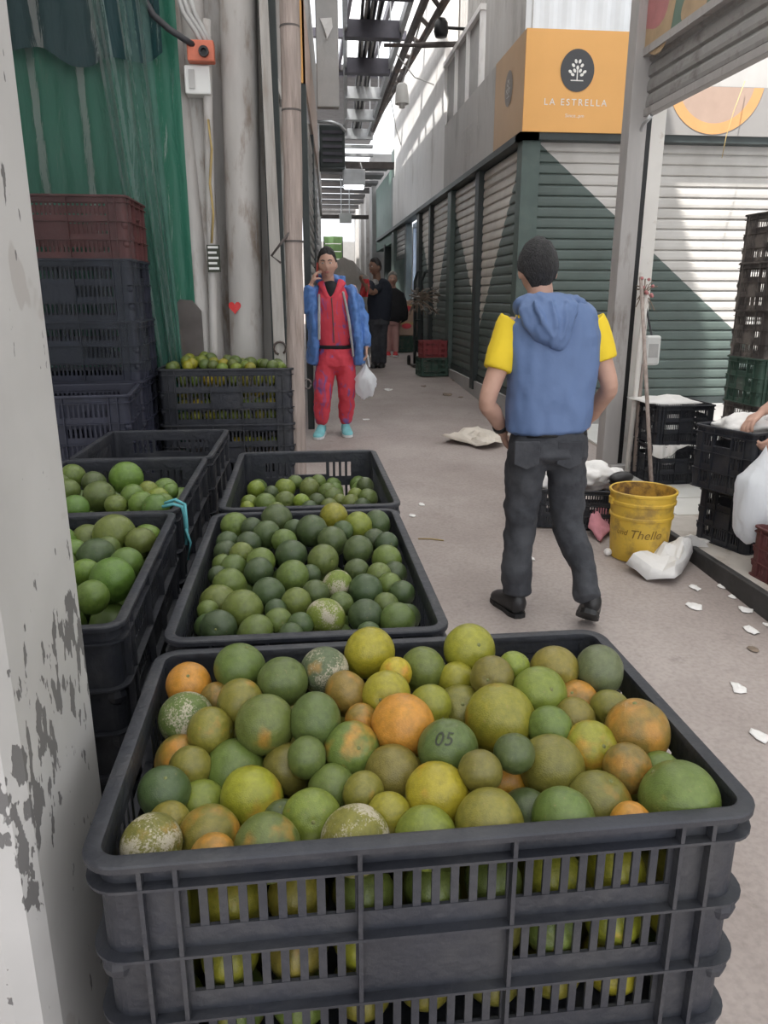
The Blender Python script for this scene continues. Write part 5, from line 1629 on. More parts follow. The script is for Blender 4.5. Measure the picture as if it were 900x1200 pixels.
# twine on the left crates
g = G(); c = atZ(233, 578, 1.145)
cx = XL + .2; cyy = 1.66
g.tube([(cx - .03, cyy, 1.15), (cx - .005, cyy - .01, 1.158), (cx + .014, cyy - .012, 1.152), (cx + .018, cyy - .012, 1.12), (cx + .016, cyy - .005, 1.075)], .004, 6)
g.tube([(cx - .03, cyy + .03, 1.15), (cx - .005, cyy + .02, 1.160), (cx + .016, cyy + .015, 1.15), (cx + .019, cyy, 1.10), (cx + .016, cyy - .002, 1.06)], .004, 6)
g.tube([(cx + .018, cyy - .01, 1.10), (cx + .028, cyy - .02, 1.07), (cx + .02, cyy - .018, 1.03)], .003, 6)
tag(g.build('twine', M_twine, None, True), 'teal twine tying the two left crates together', 'twine')

# ================================================================== BUCKET, MOP, PAPER AND OTHER CLUTTER
B = Vector((1.868, 3.90, fz(3.9) + .002))
bk = thing('bucket', 'dented yellow plastic bucket with black handwriting beside the kerb', 'bucket', B)
g = G()
prof = [(.150, 0), (.152, .008), (.160, .12), (.165, .235), (.173, .240), (.174, .252), (.167, .258), (.171, .315), (.179, .320), (.181, .334), (.174, .340), (.177, .372), (.184, .376), (.184, .388), (.178, .392), (.172, .388)]
g.lathe(prof, B, 48, False); g.add([B + Vector((.150 * math.cos(6.283 * k / 48), .150 * math.sin(6.283 * k / 48), 0)) for k in range(48)], [tuple(range(48))])
g.build('shell', M_bucket, bk, angle=40)
g = G(); g.lathe([(.172, .388), (.166, .30), (.150, .012), (.0, .011)], B, 48, False); g.build('lining', M_bucket_in, bk, True)
# handwriting wrapped on the shell
def wrap_text(txt, size, ang, z, m, shear=.25):
    vs, fs = text_mesh(txt, size, 0, 1.0, shear)
    bm = bmesh.new(); bv = [bm.verts.new(v) for v in vs]
    for f in fs:
        try: bm.faces.new([bv[i] for i in f])
        except ValueError: pass
    bmesh.ops.triangulate(bm, faces=bm.faces[:]); bmesh.ops.subdivide_edges(bm, edges=bm.edges[:], cuts=1)
    for v in bm.verts:
        zz = z + v.co.y; r = .1545 + (zz) * .045 + .0025; a = ang + v.co.x / r
        v.co = Vector((r * math.cos(a), r * math.sin(a), zz))
    me = bpy.data.meshes.new('handwriting'); bm.to_mesh(me); bm.free(); me.materials.append(m); inst(me, 'handwriting', bk)
wrap_text('und', .045, R(-150), .170, M_ink_soft); wrap_text('Thello', .070, R(-103), .165, M_ink_soft)
g = G()
for s in (-1, 1):
    g.cbox(B + Vector((s * .178, 0, .33)), (.02, .035, .035))
g.build('handle_ear', M_bucket, bk)
mp = thing('mop_stick', 'wooden stick with pale ferrule leaning against the stall post behind the bucket', 'stick', onF(765, 590))
a = Vector((2.325, 4.72, .26)); a = atY(765, 600, 4.75); b = atY(751, 325, 5.55)
g = G(); g.tube([a, b], .014, 10); g.build('stick', M_wood_pale, mp, True)
g = G(); g.tube([a, a.lerp(b, .03)], .020, 10); g.build('ferrule', M_white_plastic, mp, True)
t = thing('pipe_stub', 'pale scuffed pole standing beside the stall post', 'pole', (2.5, 5.5, .3))
g = G(); g.tube([atY(735, 552, 5.52), atY(757, 345, 5.56)], .020, 10); g.build('tube', M_post_white, t, True)
g = G(); g.tube([atY(744, 552, 5.5), atY(756, 352, 5.6)], .018, 10); tag(g.build('pole', M_wood_pale, None, True), 'brown pole standing right beside the pale scuffed one', 'pole')
# withered sprig and hanging plastic bottle-like bag on a strap
t = thing('dry_sprig', 'withered reddish sprig tied to the stall post', 'sprig', atY(757, 345, 5.55))
g = G(); c = atY(755, 345, 5.56)
for k in range(26):
    rk = random.Random(k); d = Vector((rk.uniform(-.08, .08), rk.uniform(-.05, .03), rk.uniform(-.12, .12))); g.tube([c, c + d * .5 + Vector((0, 0, .02)), c + d], .004, 4)
g.build('twigs', M_twig, t)
g = G()
for k in range(9):
    rk = random.Random(k + 50); g.ell(c + Vector((rk.uniform(-.05, .05), -.03, rk.uniform(-.02, .12))), (.014, .014, .012), None, 6, 4)
g.build('dried_flowers', M_print_pink, t)
t = thing('hanging_bag', 'white packet hanging on a black strap from the stall post', 'packet', atY(763, 410, 5.5))
g = G(); g.tube([atY(756, 352, 5.6), atY(760, 375, 5.53), atY(764, 394, 5.5)], .008, 6); g.build('strap', M_cable, t)
p0 = atY(753, 428, 5.5); p1 = atY(774, 393, 5.5)
g = G(); g.box((p0.x, 5.47, p0.z), (p1.x, 5.53, p1.z)); o = bevel(g.build('packet', M_white_plastic, t), .02, 4)
g = G(); g.cbox(((p0.x + p1.x) / 2, 5.467, (p0.z + p1.z) / 2), ((p1.x - p0.x) * .6, .004, (p1.z - p0.z) * .45)); g.build('print_patch', M_cable_grey, t)
g = G(); g.tube([atY(873, 95, 7.28), atY(860, 130, 7.2), atY(851, 160, 7.2), atY(846, 185, 7.2)], .0035, 6); tag(g.build('cord', M_straw, None, True), 'pale cord dangling in front of the orange slice sign', 'cord')


def crumple(label, name, pts, m, cat, seed, amp, z0, n=16, thick=.0, group=None, dome=0.0, flat=False):
    """crumpled sheet: outline in world xy, edge on the ground, raised folds inside"""
    pts = [Vector(p) for p in pts]; c = sum(pts, Vector()) / len(pts); rk = random.Random(seed); off = Vector((rk.uniform(0, 50), rk.uniform(0, 50), 0))
    rings = []
    dense = []
    for i in range(len(pts)):
        for s in ((0, .5) if flat else (0, .25, .5, .75)): dense.append(pts[i].lerp(pts[(i + 1) % len(pts)], s))
    size = max((p - c).length for p in pts)
    for k in range(n + 1):
        f = 1 - k / n * .98; ring = []
        for p in dense:
            q = c + (p - c) * f
            h = abs(noise.noise((q * (1.6 / size)) + off)) * amp * 1.6 + abs(noise.noise(q * (4.5 / size) + off)) * amp * .7
            ring.append(Vector((q.x + noise.noise(q * (3 / size) + off * 2) * size * .05, q.y, z0(q) + .004 + h * (1 - f * .45) + dome * (1 - f ** 5) * (.55 + .9 * abs(noise.noise((q * (2.2 / size)) - off))))))
        rings.append(ring)
    g = G(); g.rings(rings, cap=False); g.f.append([len(g.v) - len(dense) + i for i in range(len(dense))])
    o = g.build(name, m, None, False, at=(c.x, c.y, z0(c))); o.data.polygons.foreach_set('use_smooth', [True] * len(o.data.polygons)); o.data.set_sharp_from_angle(angle=R(8 if flat else 32))
    sd_ = o.modifiers.new('thickness', 'SOLIDIFY'); sd_.thickness = .0015
    return tag(o, label, cat, group)


gz = lambda q: fz(q.y)
def ground(pl): return [onF(x, y) for x, y in pl]
crumple('large crumpled white paper lying against the kerb in front of the bucket', 'waste_paper', ground([(733, 670), (748, 661), (768, 656), (790, 650), (808, 638), (838, 648), (838, 656), (812, 656), (806, 669), (788, 688), (760, 682)]), M_paper, 'paper', 3, .09, gz, 7, dome=.09, flat=True)
crumple('greyish crumpled packing paper on the floor left of the walking man', 'waste_paper', ground([(518, 520), (540, 509), (560, 505), (588, 514), (590, 524), (570, 529), (548, 523)]), M_paper_kraft, 'paper', 5, .12, gz, 9, dome=.04, flat=True)
crumple('pink cloth lying on the floor left of the bucket', 'pink_cloth', ground([(688, 628), (690, 610), (705, 604), (714, 612), (716, 626), (704, 637)]), M_pink_cloth, 'cloth', 8, .12, gz, 12, dome=.05)
g = G(); g.ell(onF(712, 651) + Vector((0, 0, .022)), (.024, .022, .022), None, 10, 6); tag(g.build('paper_ball', M_paper), 'small white paper ball at the foot of the bucket', 'paper')
bits = [(813, 711, 10, 'flat white scrap right of the large crumpled paper'), (815, 690, 8, 'small torn paper scrap beside the large crumpled paper'), (874, 716, 9, 'paper scrap close to the kerb, upper one'), (879, 739, 11, 'pale crumpled scrap by the kerb'), (884, 762, 8, 'small brownish scrap by the kerb'),
        (866, 809, 11, 'white scrap alone on the grey floor at the right'), (889, 863, 12, 'white strip of paper at the right edge of the floor'), (898, 733, 6, 'tiny scrap at the right edge by the kerb'), (858, 700, 5, 'tiny white scrap below the kerb corner'),
        (846, 688, 6, 'thin scrap at the foot of the kerb'), (455, 457, 6, 'small white litter piece in the middle of the corridor'), (524, 463, 7, 'long white scrap near the dark green crate'), (533, 446, 4, 'tiny litter by the dark green crate'), (540, 466, 4, 'second tiny litter by the dark green crate'),
        (497, 453, 4, 'dark speck of litter in the corridor'), (429, 492, 4, 'white speck left of the corridor middle'), (494, 592, 5, 'small white crumb beside the walking man, upper'), (483, 605, 5, 'small white crumb beside the walking man, lower'), (622, 655, 6, 'white crumb between the walking man and the crate'), (620, 668, 4, 'smaller crumb between the walking man and the crate')]
for k, (x, y, rp, lab) in enumerate(bits):
    c = onF(x, y); s = rp * c.y / FPX * 1.0; rk = random.Random(k)
    n_ = 7; pts = [c + Vector((math.cos(6.28 * q / n_) * s * rk.uniform(.6, 1.2), math.sin(6.28 * q / n_) * s * rk.uniform(.8, 1.9), 0)) for q in range(n_)]
    crumple(lab, 'paper_scrap', pts, M_paper if 'brownish' not in lab and 'dark' not in lab else M_twig, 'litter', 20 + k, s * .25, gz, 4)
g = G(); a = onF(490, 632); b = onF(520, 634); g.tube([a + Vector((0, 0, .004)), a.lerp(b, .5) + Vector((0, .01, .006)), b + Vector((0, 0, .004))], .004, 5); tag(g.build('straw_stalk', M_straw, None, True), 'single straw stalk on the floor beside the walking man', 'straw')


def bag_lump(label, name, c, r, m, seed, cat='bag', squash=(1, 1, 1), n=24, amp=.25, tail=None):
    rk = random.Random(seed); off = Vector((rk.uniform(0, 50), rk.uniform(0, 50), rk.uniform(0, 50)))
    bm = bmesh.new(); bmesh.ops.create_icosphere(bm, subdivisions=4, radius=1)
    for v in bm.verts:
        d = 1 + amp * noise.noise(v.co * 1.8 + off) + amp * .55 * abs(noise.noise(v.co * 4.3 + off)) + amp * .2 * noise.noise(v.co * 9 + off)
        v.co = Vector((v.co.x * squash[0], v.co.y * squash[1], v.co.z * squash[2])) * d * r
        if tail and v.co.z > tail[0] * r:
            f = max(.10, 1 - (v.co.z - tail[0] * r) / (tail[1] * r)); v.co.x *= f; v.co.y *= f
    me = bpy.data.meshes.new(name); bm.to_mesh(me); bm.free(); me.materials.append(m); me.polygons.foreach_set('use_smooth', [True] * len(me.polygons))
    o = inst(me, name, None, c); return tag(o, label, cat)


for k, (x, y, r, lab) in enumerate(((690, 548, .14, 'white bag bulging over the right of the crate behind the walking man'), (660, 540, .12, 'white bag in the middle of the crate behind the walking man'), (640, 556, .09, 'white bag seen between the legs of the walking man'), (715, 552, .10, 'white bag overhanging the right end of the crate by the bucket'))):
    c = atY(x, y + 8, 4.52); c.z = min(c.z, .50); bag_lump(lab, 'plastic_bag', c, r, M_paper, 40 + k, squash=(1.15, .9, .62), amp=.35)
t = thing('shoe', 'worn black shoe lying on the bags by the bucket', 'shoe', atY(730, 562, 4.45)); g = G(); g.ell(atY(728, 560, 4.4), (.09, .05, .04), Matrix.Rotation(R(20), 3, 'Z'), 12, 8); g.build('upper', M_shoe_black, t, True)
g = G(); g.ell(atY(728, 565, 4.4), (.092, .052, .014), Matrix.Rotation(R(20), 3, 'Z'), 12, 6); g.build('sole', M_black, t, True)
for k, (xa, ya, xb, yb, Y, lab) in enumerate(((746, 459, 812, 463, 5.42, 'white paper lining the top of the upper crate at the sill'), (762, 505, 806, 508, 5.25, 'white paper hanging out between the two crates at the sill'))):
    a = atY(xa, ya, Y); b = atY(xb, yb, Y)
    if k == 0:
        z1 = .252 + .30 + .29; pts = [Vector((a.x, Y - .18, z1)), Vector(((a.x + b.x) / 2, Y - .2, z1)), Vector((b.x, Y - .17, z1)), Vector((b.x, Y + .18, z1)), Vector((a.x, Y + .18, z1))]
        crumple(lab, 'packing_paper', pts, M_paper, 'paper', 70, .03, lambda q: z1 - .005, 8, dome=.03)
    else:
        s_ = sheet(lambda u, v: Vector((a.x + (b.x - a.x) * u, 5.20 - .012 - .03 * v * (1 - v) + .008 * math.sin(u * 21), .555 - .10 * v * (.55 + .45 * math.sin(u * 4.5 + .4)) )), 30, 8)
        tag(s_.build('packing_paper', M_paper), lab, 'paper')
bag_lump('white paper bulging out of the crate under the resting hand', 'packing_paper', Vector((2.42, 3.90, .905)), .13, M_paper, 77, 'paper', (1.2, .9, .55), amp=.35)

# hand truck with dry stems by the shutters, cardboard and pallets at the doorway
ht = thing('hand_truck', 'dark upright hand truck standing by the side shutters', 'hand truck', onF(494, 425))
Yh = 12.0
for dx in (0, 9):
    g = G(); a = atY(486 + dx, 424, Yh); b = atY(486 + dx * .9, 330, Yh); c = atY(492 + dx, 318, Yh - .1); a.z = fz(Yh); g.tube([a, b, b.lerp(c, .6) + Vector((0, 0, .05)), c], .022, 8); g.build('upright', M_frame_dark, ht, True)
for yy in (350, 375, 400):
    g = G(); g.tube([atY(486, yy, Yh), atY(495, yy, Yh)], .016, 6); g.build('crossbar', M_frame_dark, ht)
g = G(); a = atY(490, 425, Yh); g.box((a.x - .12, Yh - .25, fz(Yh) + .005), (a.x + .16, Yh, fz(Yh) + .03)); g.build('toe_plate', M_steel_dark, ht)
for s in (-.14, .18):
    g = G(); g.lathe([(.001, -.02), (.07, -.02), (.08, 0), (.07, .02), (.001, .02)], (0, 0, 0), 16); Mx = Matrix.Translation((a.x + s, Yh + .06, fz(Yh) + .082)) @ Matrix.Rotation(R(90), 4, 'Y'); g.v = [Mx @ v for v in g.v]; g.build('wheel', M_black, ht, True)
t = thing('dry_plant', 'bunch of dry grey-brown stems hung on the hand truck', 'plant', atY(497, 355, 11.7))
g = G(); c = atY(490, 352, 11.75)
for k in range(70):
    rk = random.Random(k); d = Vector((rk.uniform(-.15, .33), rk.uniform(-.15, .1), rk.uniform(-.22, .18))); g.tube([c, c + d * .6 + Vector((0, 0, .03)), c + d], .007, 4)
tag(g.build('stems', M_twig, t), kind='stuff')
g = G(); 
for k in range(40):
    rk = random.Random(k + 90); c2 = c + Vector((rk.uniform(-.12, .32), rk.uniform(-.12, .08), rk.uniform(-.2, .18))); g.ell(c2, (.03, .02, .016), None, 6, 4)
tag(g.build('dry_leaves', M_tarp_grey, t), kind='stuff')
for k, (x0, y0, x1, y1, m, lab) in enumerate(((465, 393, 488, 371, M_cardboard, 'lower brown cardboard box stacked by the lit doorway'), (466, 371, 489, 352, M_cardboard, 'upper brown cardboard box stacked by the lit doorway'))):
    a = atY(x0, y0, 14.2); b = atY(x1, y1, 14.2); t = thing('cardboard_box', lab, 'box', ((a.x + b.x) / 2, 14.4, a.z))
    g = G(); g.box((a.x, 14.2, a.z), (b.x, 14.6, b.z)); g.build('body', m, t); g = G(); g.box((a.x, 14.195, (a.z + b.z) / 2 + .02), (b.x, 14.2, (a.z + b.z) / 2 + .07)); g.build('tape', M_straw, t)
    q = (a + b) / 2; g = G(); disc(g, (q.x, 14.193, q.z), .09, .05, 20); g.build('print', M_redcloth, t)
a = atY(462, 415, 14.2); b = atY(490, 394, 14.2); t = thing('wooden_crate', 'low wooden box under the cardboard boxes by the doorway', 'box', ((a.x + b.x) / 2, 14.4, fz(14.2)))
for k in range(3):
    g = G(); h = (b.z - fz(14.2)) / 3; g.box((a.x, 14.18, fz(14.2) + k * h + .01), (b.x, 14.62, fz(14.2) + (k + 1) * h)); g.build('board', M_wood, t)
t = thing('loaded_tarpaulin', 'grey-brown tarpaulin draped over a load behind the man on the phone', 'tarpaulin', (.9, 13.2, fz(13.2)))
def tp(u, v):
    p0 = atY(386, 318, 13.2); p1 = atY(433, 322, 13.2); x = p0.x + (p1.x - p0.x) * u
    top = p0.z + .05 + .22 * math.sin(math.pi * min(1, u * 1.15)) ** .7 - .10 * u
    return Vector((x, 13.2 + .35 * math.sin(math.pi * v) - .0, fz(13.2) + (top - fz(13.2)) * (math.sin(math.pi * v) ** .35 if 0 < v < 1 else 0) + .01 * math.sin(u * 25 + v * 9)))
sheet(tp, 30, 16).build('cover', M_tarp_grey, t, True)

# ================================================================== PEOPLE
def dens(pts, k=4):
    """Catmull-Rom through (point, rx, ry) stations"""
    P = [(Vector(p), a, b) for p, a, b in pts]; out = []
    for i in range(len(P) - 1):
        p0 = P[max(0, i - 1)]; p1 = P[i]; p2 = P[i + 1]; p3 = P[min(len(P) - 1, i + 2)]
        for s in range(k):
            t = s / k
            def cr(a, b, c, d): return 0.5 * ((2 * b) + (c - a) * t + (2 * a - 5 * b + 4 * c - d) * t * t + (3 * b - a - 3 * c + d) * t ** 3)
            out.append((cr(p0[0], p1[0], p2[0], p3[0]), max(.002, p1[1] + (p2[1] - p1[1]) * t), max(.002, p1[2] + (p2[2] - p1[2]) * t)))
    out.append(P[-1]); return out


def limb(g, pts, side, n=18, k=4, cap=True, sq=2.0):
    """tapering tube with elliptical section; rx along `side`, ry across"""
    D = dens(pts, k); side = Vector(side); rs = []
    N = len(D)
    def ring(p, d, rx, ry):
        x = side - d * side.dot(d)
        if x.length < .05: x = Vector((0, 1, 0)) - d * d.y
        x.normalize(); y = d.cross(x)
        o = []
        for q in range(n):
            t = 2 * math.pi * q / n; c, s = math.cos(t), math.sin(t)
            o.append(p + x * (rx * math.copysign(abs(c) ** (2 / sq), c)) + y * (ry * math.copysign(abs(s) ** (2 / sq), s)))
        return o
    for i, (p, rx, ry) in enumerate(D):
        d = (D[min(i + 1, N - 1)][0] - D[max(i - 1, 0)][0]).normalized()
        if i == 0 and cap:
            for f in (.35, .75): rs.append(ring(p - d * (min(rx, ry) * .75 * (1 - f)), d, rx * f, ry * f))
        rs.append(ring(p, d, rx, ry))
        if i == N - 1 and cap:
            for f in (.75, .35): rs.append(ring(p + d * (min(rx, ry) * .75 * (1 - f)), d, rx * f, ry * f))
    g.rings(rs)


def organic(name, g, m, parent, voxel=.007, smooth=3, disp=None, label=None):
    """one continuous surface from overlapping limbs"""
    me = g.mesh(name + '_tmp', m)
    o = bpy.data.objects.new(name, me); COL.objects.link(o)
    r = o.modifiers.new('r', 'REMESH'); r.mode = 'VOXEL'; r.voxel_size = voxel
    s = o.modifiers.new('s', 'SMOOTH'); s.iterations = smooth; s.factor = .5
    dg = bpy.context.evaluated_depsgraph_get()
    me2 = bpy.data.meshes.new_from_object(o.evaluated_get(dg)); me2.name = name
    bpy.data.objects.remove(o)
    if disp:
        amp, sc, st = disp
        me2.update()
        nv = [v.normal.copy() for v in me2.vertices]
        for v, n_ in zip(me2.vertices, nv):
            c = v.co; q = Vector((c.x * sc * st[0], c.y * sc * st[1], c.z * sc * st[2]))
            v.co = c + n_ * (amp * (noise.noise(q) + .5 * noise.noise(q * 2.3)))
    me2.materials.clear(); me2.materials.append(m)
    me2.transform(Matrix.Translation(-parent_loc(parent)))
    me2.polygons.foreach_set('use_smooth', [True] * len(me2.polygons))
    c = inst(me2, name, parent)
    if label: c['label'] = label
    return c


def head_verts(nu=48, nv=36, s=1.0):
    vs = []
    for i in range(nv + 1):
        t = math.pi * i / nv
        for k in range(nu):
            p = 2 * math.pi * k / nu
            d = Vector((math.sin(t) * math.cos(p), math.sin(t) * math.sin(p), math.cos(t)))
            x, y, z = d.x * .074, d.y * .095, d.z * .115
            low = max(0, -z - .015) / .10
            x *= 1 - .30 * low ** 1.3
            if y < 0: y *= 1 - .30 * low
            else: y *= .93 - .04 * low
            if y > 0:
                def gs(a, b): return math.exp(-(a / b) ** 2)
                y += .022 * gs(x, .012) * gs(z + .020, .017) + .006 * gs(x, .010) * gs(z - .004, .022)
                y -= .009 * gs(abs(x) - .031, .014) * gs(z - .014, .011)
                y += .005 * gs(abs(x) - .030, .022) * gs(z - .034, .008)
                y += .006 * gs(x, .020) * gs(z + .056, .010)
                y -= .004 * gs(x, .026) * gs(z + .070, .005)
                y += .010 * gs(x, .022) * gs(z + .094, .015)
                y += .004 * gs(abs(x) - .042, .018) * gs(z + .018, .02)
            vs.append(Vector((x, y, z)) * s)
    return vs, nu, nv


def head_grid(g, M, s=1.0, fn=None):
    vs, nu, nv = head_verts(s=s)
    if fn: vs = [fn(v) for v in vs]
    g.rings([[M @ vs[i * nu + k] for k in range(nu)] for i in range(nv + 1)])


def head_matrix(c, yaw, pitch=0.0, roll=0.0, s=1.0):
    """yaw 0 faces +Y; 180 faces the camera"""
    return Matrix.Translation(c) @ Matrix.Rotation(yaw, 4, 'Z') @ Matrix.Rotation(pitch, 4, 'X') @ Matrix.Rotation(roll, 4, 'Y') @ Matrix.Scale(s, 4)


def add_head(g, M):
    head_grid(g, M)
    for sx in (-1, 1):
        R3 = M.to_3x3()
        g.ell(M @ Vector((sx * .076, -.008, -.008)), (.009, .019, .031), R3 @ Matrix.Rotation(R(-sx * 18), 3, 'Z'), 12, 8)


def hair(parent, M, m, front=.060, side=-.005, back=-.065, thick=.013, top=.010, name='hair'):
    """cap of hair that ends at a hairline"""
    def fn(v):
        a = math.atan2(v.y, abs(v.x))             # +90 face, -90 nape
        if a > R(45): line = front - .018 * abs(v.x) / .05
        elif a > R(5): line = side + (front - side) * ((a - R(5)) / R(40)) ** .8 - .010
        elif a > R(-25): line = side - .006
        else: line = side + (back - side) * min(1, (R(-25) - a) / R(35))
        f = (v.z - line + .005 * noise.noise(Vector((v.x * 60, v.y * 60, 0)))) / .022
        f = max(-1.0, min(1.0, f))
        L = v.length; n = v / L
        return n * (L + (thick + top * max(0, v.z / .11) ** 2 if f > 0 else 0) * max(f, 0) - (.012 if f < 0 else 0) * (-min(f, 0)) + .0045 * noise.noise(v * 55) * (f > .3))
    g = G(); head_grid(g, M, 1.0, fn)
    o = g.build(name, m, parent, True); return o


def face(parent, M, m_hair, lips=True):
    for sx in (-1, 1):
        g = G(); g.ell(M @ Vector((sx * .031, .0775, .012)), (.0115, .0095, .0055), M.to_3x3(), 12, 8)
        e = g.build('eye', M_eye, parent, True)
        g = G(); g.ell(M @ Vector((sx * .031, .0855, .012)), (.0058, .004, .0052), M.to_3x3(), 10, 6); g.build('iris', M_iris, e, True)
        g = G(); g.tube([M @ Vector((sx * .014, .0895, .030)), M @ Vector((sx * .030, .0900, .036)), M @ Vector((sx * .047, .079, .031))], [.0036, .0042, .0028], 8); g.build('eyebrow', m_hair, parent, True)
    if lips:
        g = G(); g.ell(M @ Vector((0, .0850, -.0575)), (.022, .0072, .0046), M.to_3x3(), 14, 6); g.ell(M @ Vector((0, .0840, -.0655)), (.019, .0072, .0052), M.to_3x3(), 14, 6); g.build('lips', M_lips, parent, True)


def hand(g, wrist, d, palm, s=1.0, curl=.5, thumb=1, spread=.12):
    """palm, four fingers of different lengths and a thumb from the side of the palm. d = pointing direction, palm = palm normal"""
    d = Vector(d).normalized(); palm = Vector(palm); palm = (palm - d * palm.dot(d)).normalized(); side = d.cross(palm).normalized() * thumb
    w = Vector(wrist)
    limb(g, [(w - d * .02 * s, .024 * s, .019 * s), (w + d * .02 * s, .030 * s, .016 * s), (w + d * .06 * s, .040 * s, .014 * s), (w + d * .092 * s, .039 * s, .011 * s)], side, 14, 3)
    for k, (o, L) in enumerate(((-1.5, .062), (-.5, .075), (.5, .080), (1.5, .072))):
        b = w + d * (.088 - .004 * abs(o)) * s + side * (o * .0195 * s)
        dd = (d + side * (o * spread * .35)).normalized(); pts = [(b - d * .015 * s, .0100 * s, .0100 * s)]; p = b
        ang = 0
        for q, fr in enumerate((.46, .30, .24)):
            ang += curl * (.55, .9, .6)[q]
            step = dd * math.cos(ang) + palm * math.sin(ang)
            pts.append((p, (.0098, .0092, .0085)[q] * s, (.0098, .0092, .0085)[q] * s)); p = p + step * (L * fr * s)
        pts.append((p, .0072 * s, .0072 * s)); limb(g, pts, side, 10, 3)
    b = w + d * .022 * s + side * .026 * s
    limb(g, [(b - side * .012 * s, .014 * s, .014 * s), (b + (side * .6 + d * .6).normalized() * .028 * s, .0125 * s, .0125 * s), (b + (side * .5 + d * .8 + palm * .35 * curl * 2).normalized() * .055 * s, .0105 * s, .0105 * s),
             (b + (side * .35 + d * .85 + palm * .7 * curl * 2).normalized() * .080 * s, .0080 * s, .0080 * s)], d, 10, 3)


def shoe(parent, heel, toe, m_up, m_sole, w=.045, h=.085, name='shoe', up=(0, 0, 1)):
    heel = Vector(heel); toe = Vector(toe); d = (toe - heel); L = d.length; d.normalize(); up = Vector(up); up = (up - d * up.dot(d)).normalized(); side = d.cross(up)
    g = G()
    limb(g, [(heel + up * (h * .55), w * .72, h * .5), (heel + d * (L * .25) + up * (h * .55), w * .82, h * .55), (heel + d * (L * .5) + up * (h * .40), w * .95, h * .40), (heel + d * (L * .78) + up * (h * .30), w * 1.0, h * .30), (heel + d * (L * .95) + up * (h * .24), w * .62, h * .20)], side, 18, 4)
    s = organic(name, g, m_up, parent, .007, 2)
    g = G(); rs = []
    for z in (0.0, .022):
        rs.append([heel + d * (x * L) + side * (y * w) + up * z for x, y in ((-.06, -.5), (-.09, 0), (-.06, .5), (.1, .80), (.35, .78), (.65, 1.02), (.85, .92), (.98, .5), (1.01, 0), (.98, -.5), (.85, -.92), (.65, -1.02), (.35, -.78), (.1, -.80))])
    g.rings(rs); g.build('sole', m_sole, s, False)
    return s


# ---------------------------------------------------------------- walking man, seen from behind
YN = 3.28
feet0 = onF(640, 715)
man = thing('person', 'man walking away in slate blue hooded vest, yellow sleeves and charcoal jeans', 'person', (feet0.x, YN, fz(YN)))
RS = Vector((1, -.09, 0)).normalized()            # his right side (he faces +Y)
FW_ = Vector((.09, 1, 0)).normalized()
hc = atY(630, 317, 3.40)
Mh = head_matrix(hc, R(-4), R(-10), 0, 1.02)
sl, sr = atY(601, 379, 3.33), atY(693, 379, 3.31)
el, er = atY(571, 470, 3.28), atY(714, 452, 3.26)
wl, wr = atY(590, 507, 3.40), atY(695, 488, 3.44)
hipL, hipR = atY(617, 520, 3.30), atY(667, 520, 3.29)
knL, knR = atY(611, 612, 3.30), atY(664, 612, 3.26)
anL, anR = atY(606, 684, 3.26), atY(689, 697, 3.05)
pel = (hipL + hipR) / 2
chest = atY(647, 400, 3.30); neck = atY(634, 350, 3.36); waist = atY(643, 480, 3.29)
g = G()
add_head(g, Mh)
limb(g, [(hc + Vector((0, -.03, -.05)), .055, .058), (neck, .056, .060), (neck + Vector((.01, -.02, -.08)), .075, .07)], RS)
limb(g, [(neck + Vector((.01, -.02, -.05)), .09, .07), (chest, .155, .095), (waist, .135, .09), (pel, .135, .095)], RS)
for s, e, w in ((sl, el, wl), (sr, er, wr)):
    limb(g, [(s, .052, .052), (s.lerp(e, .5), .046, .048), (e, .038, .042), (e.lerp(w, .35), .040, .040), (e.lerp(w, .8), .029, .027), (w, .026, .022)], RS)
hand(g, wl, Vector((.25, .75, -.55)), Vector((1, .1, .2)), 1.0, .55, 1)
hand(g, wr, Vector((-.35, .75, -.5)), Vector((-1, .1, .2)), 1.0, .55, -1)
for h, k, a in ((hipL, knL, anL), (hipR, knR, anR)):
    limb(g, [(h, .075, .08), (h.lerp(k, .5), .066, .07), (k, .050, .052), (k.lerp(a, .4), .046, .05), (a, .032, .036)], RS)
organic('body', g, M_skin, man, .006, 2)
hair(man, Mh, M_hair_near, front=.055, side=-.014, back=-.100, thick=.015, top=.010)
# yellow jersey sleeves
g = G()
limb(g, [(neck + Vector((.01, -.02, -.06)), .10, .08), (chest, .165, .105), (waist, .15, .10)], RS)
for s, e in ((sl, el), (sr, er)):
    limb(g, [(s + (chest - s) * .25 + Vector((0, 0, .0)), .075, .07), (s, .070, .068), (s.lerp(e, .33), .071, .070), (s.lerp(e, .60), .068, .066)], RS, cap=False)
organic('jersey', g, M_shirt_yellow, man, .008, 3, (.004, 9, (1, 1, 1)))
# vest with hood
vs_l, vs_r = atY(598, 366, 3.31), atY(694, 366, 3.30)
g = G()
hem = atY(642, 500, 3.285)
limb(g, [(atY(640, 352, 3.35), .070, .062), (atY(642, 362, 3.33), .135, .090), (atY(645, 374, 3.315), .196, .112), (atY(647, 398, 3.31), .208, .130), (atY(647, 430, 3.30), .203, .135), (atY(645, 465, 3.29), .192, .132), (hem + Vector((0, 0, .02)), .189, .130), (hem, .192, .132)], RS, 28, 4, True, 2.5)
vest = organic('vest', g, M_vest, man, .008, 4, (.011, 7, (1.5, 1.5, .8)))
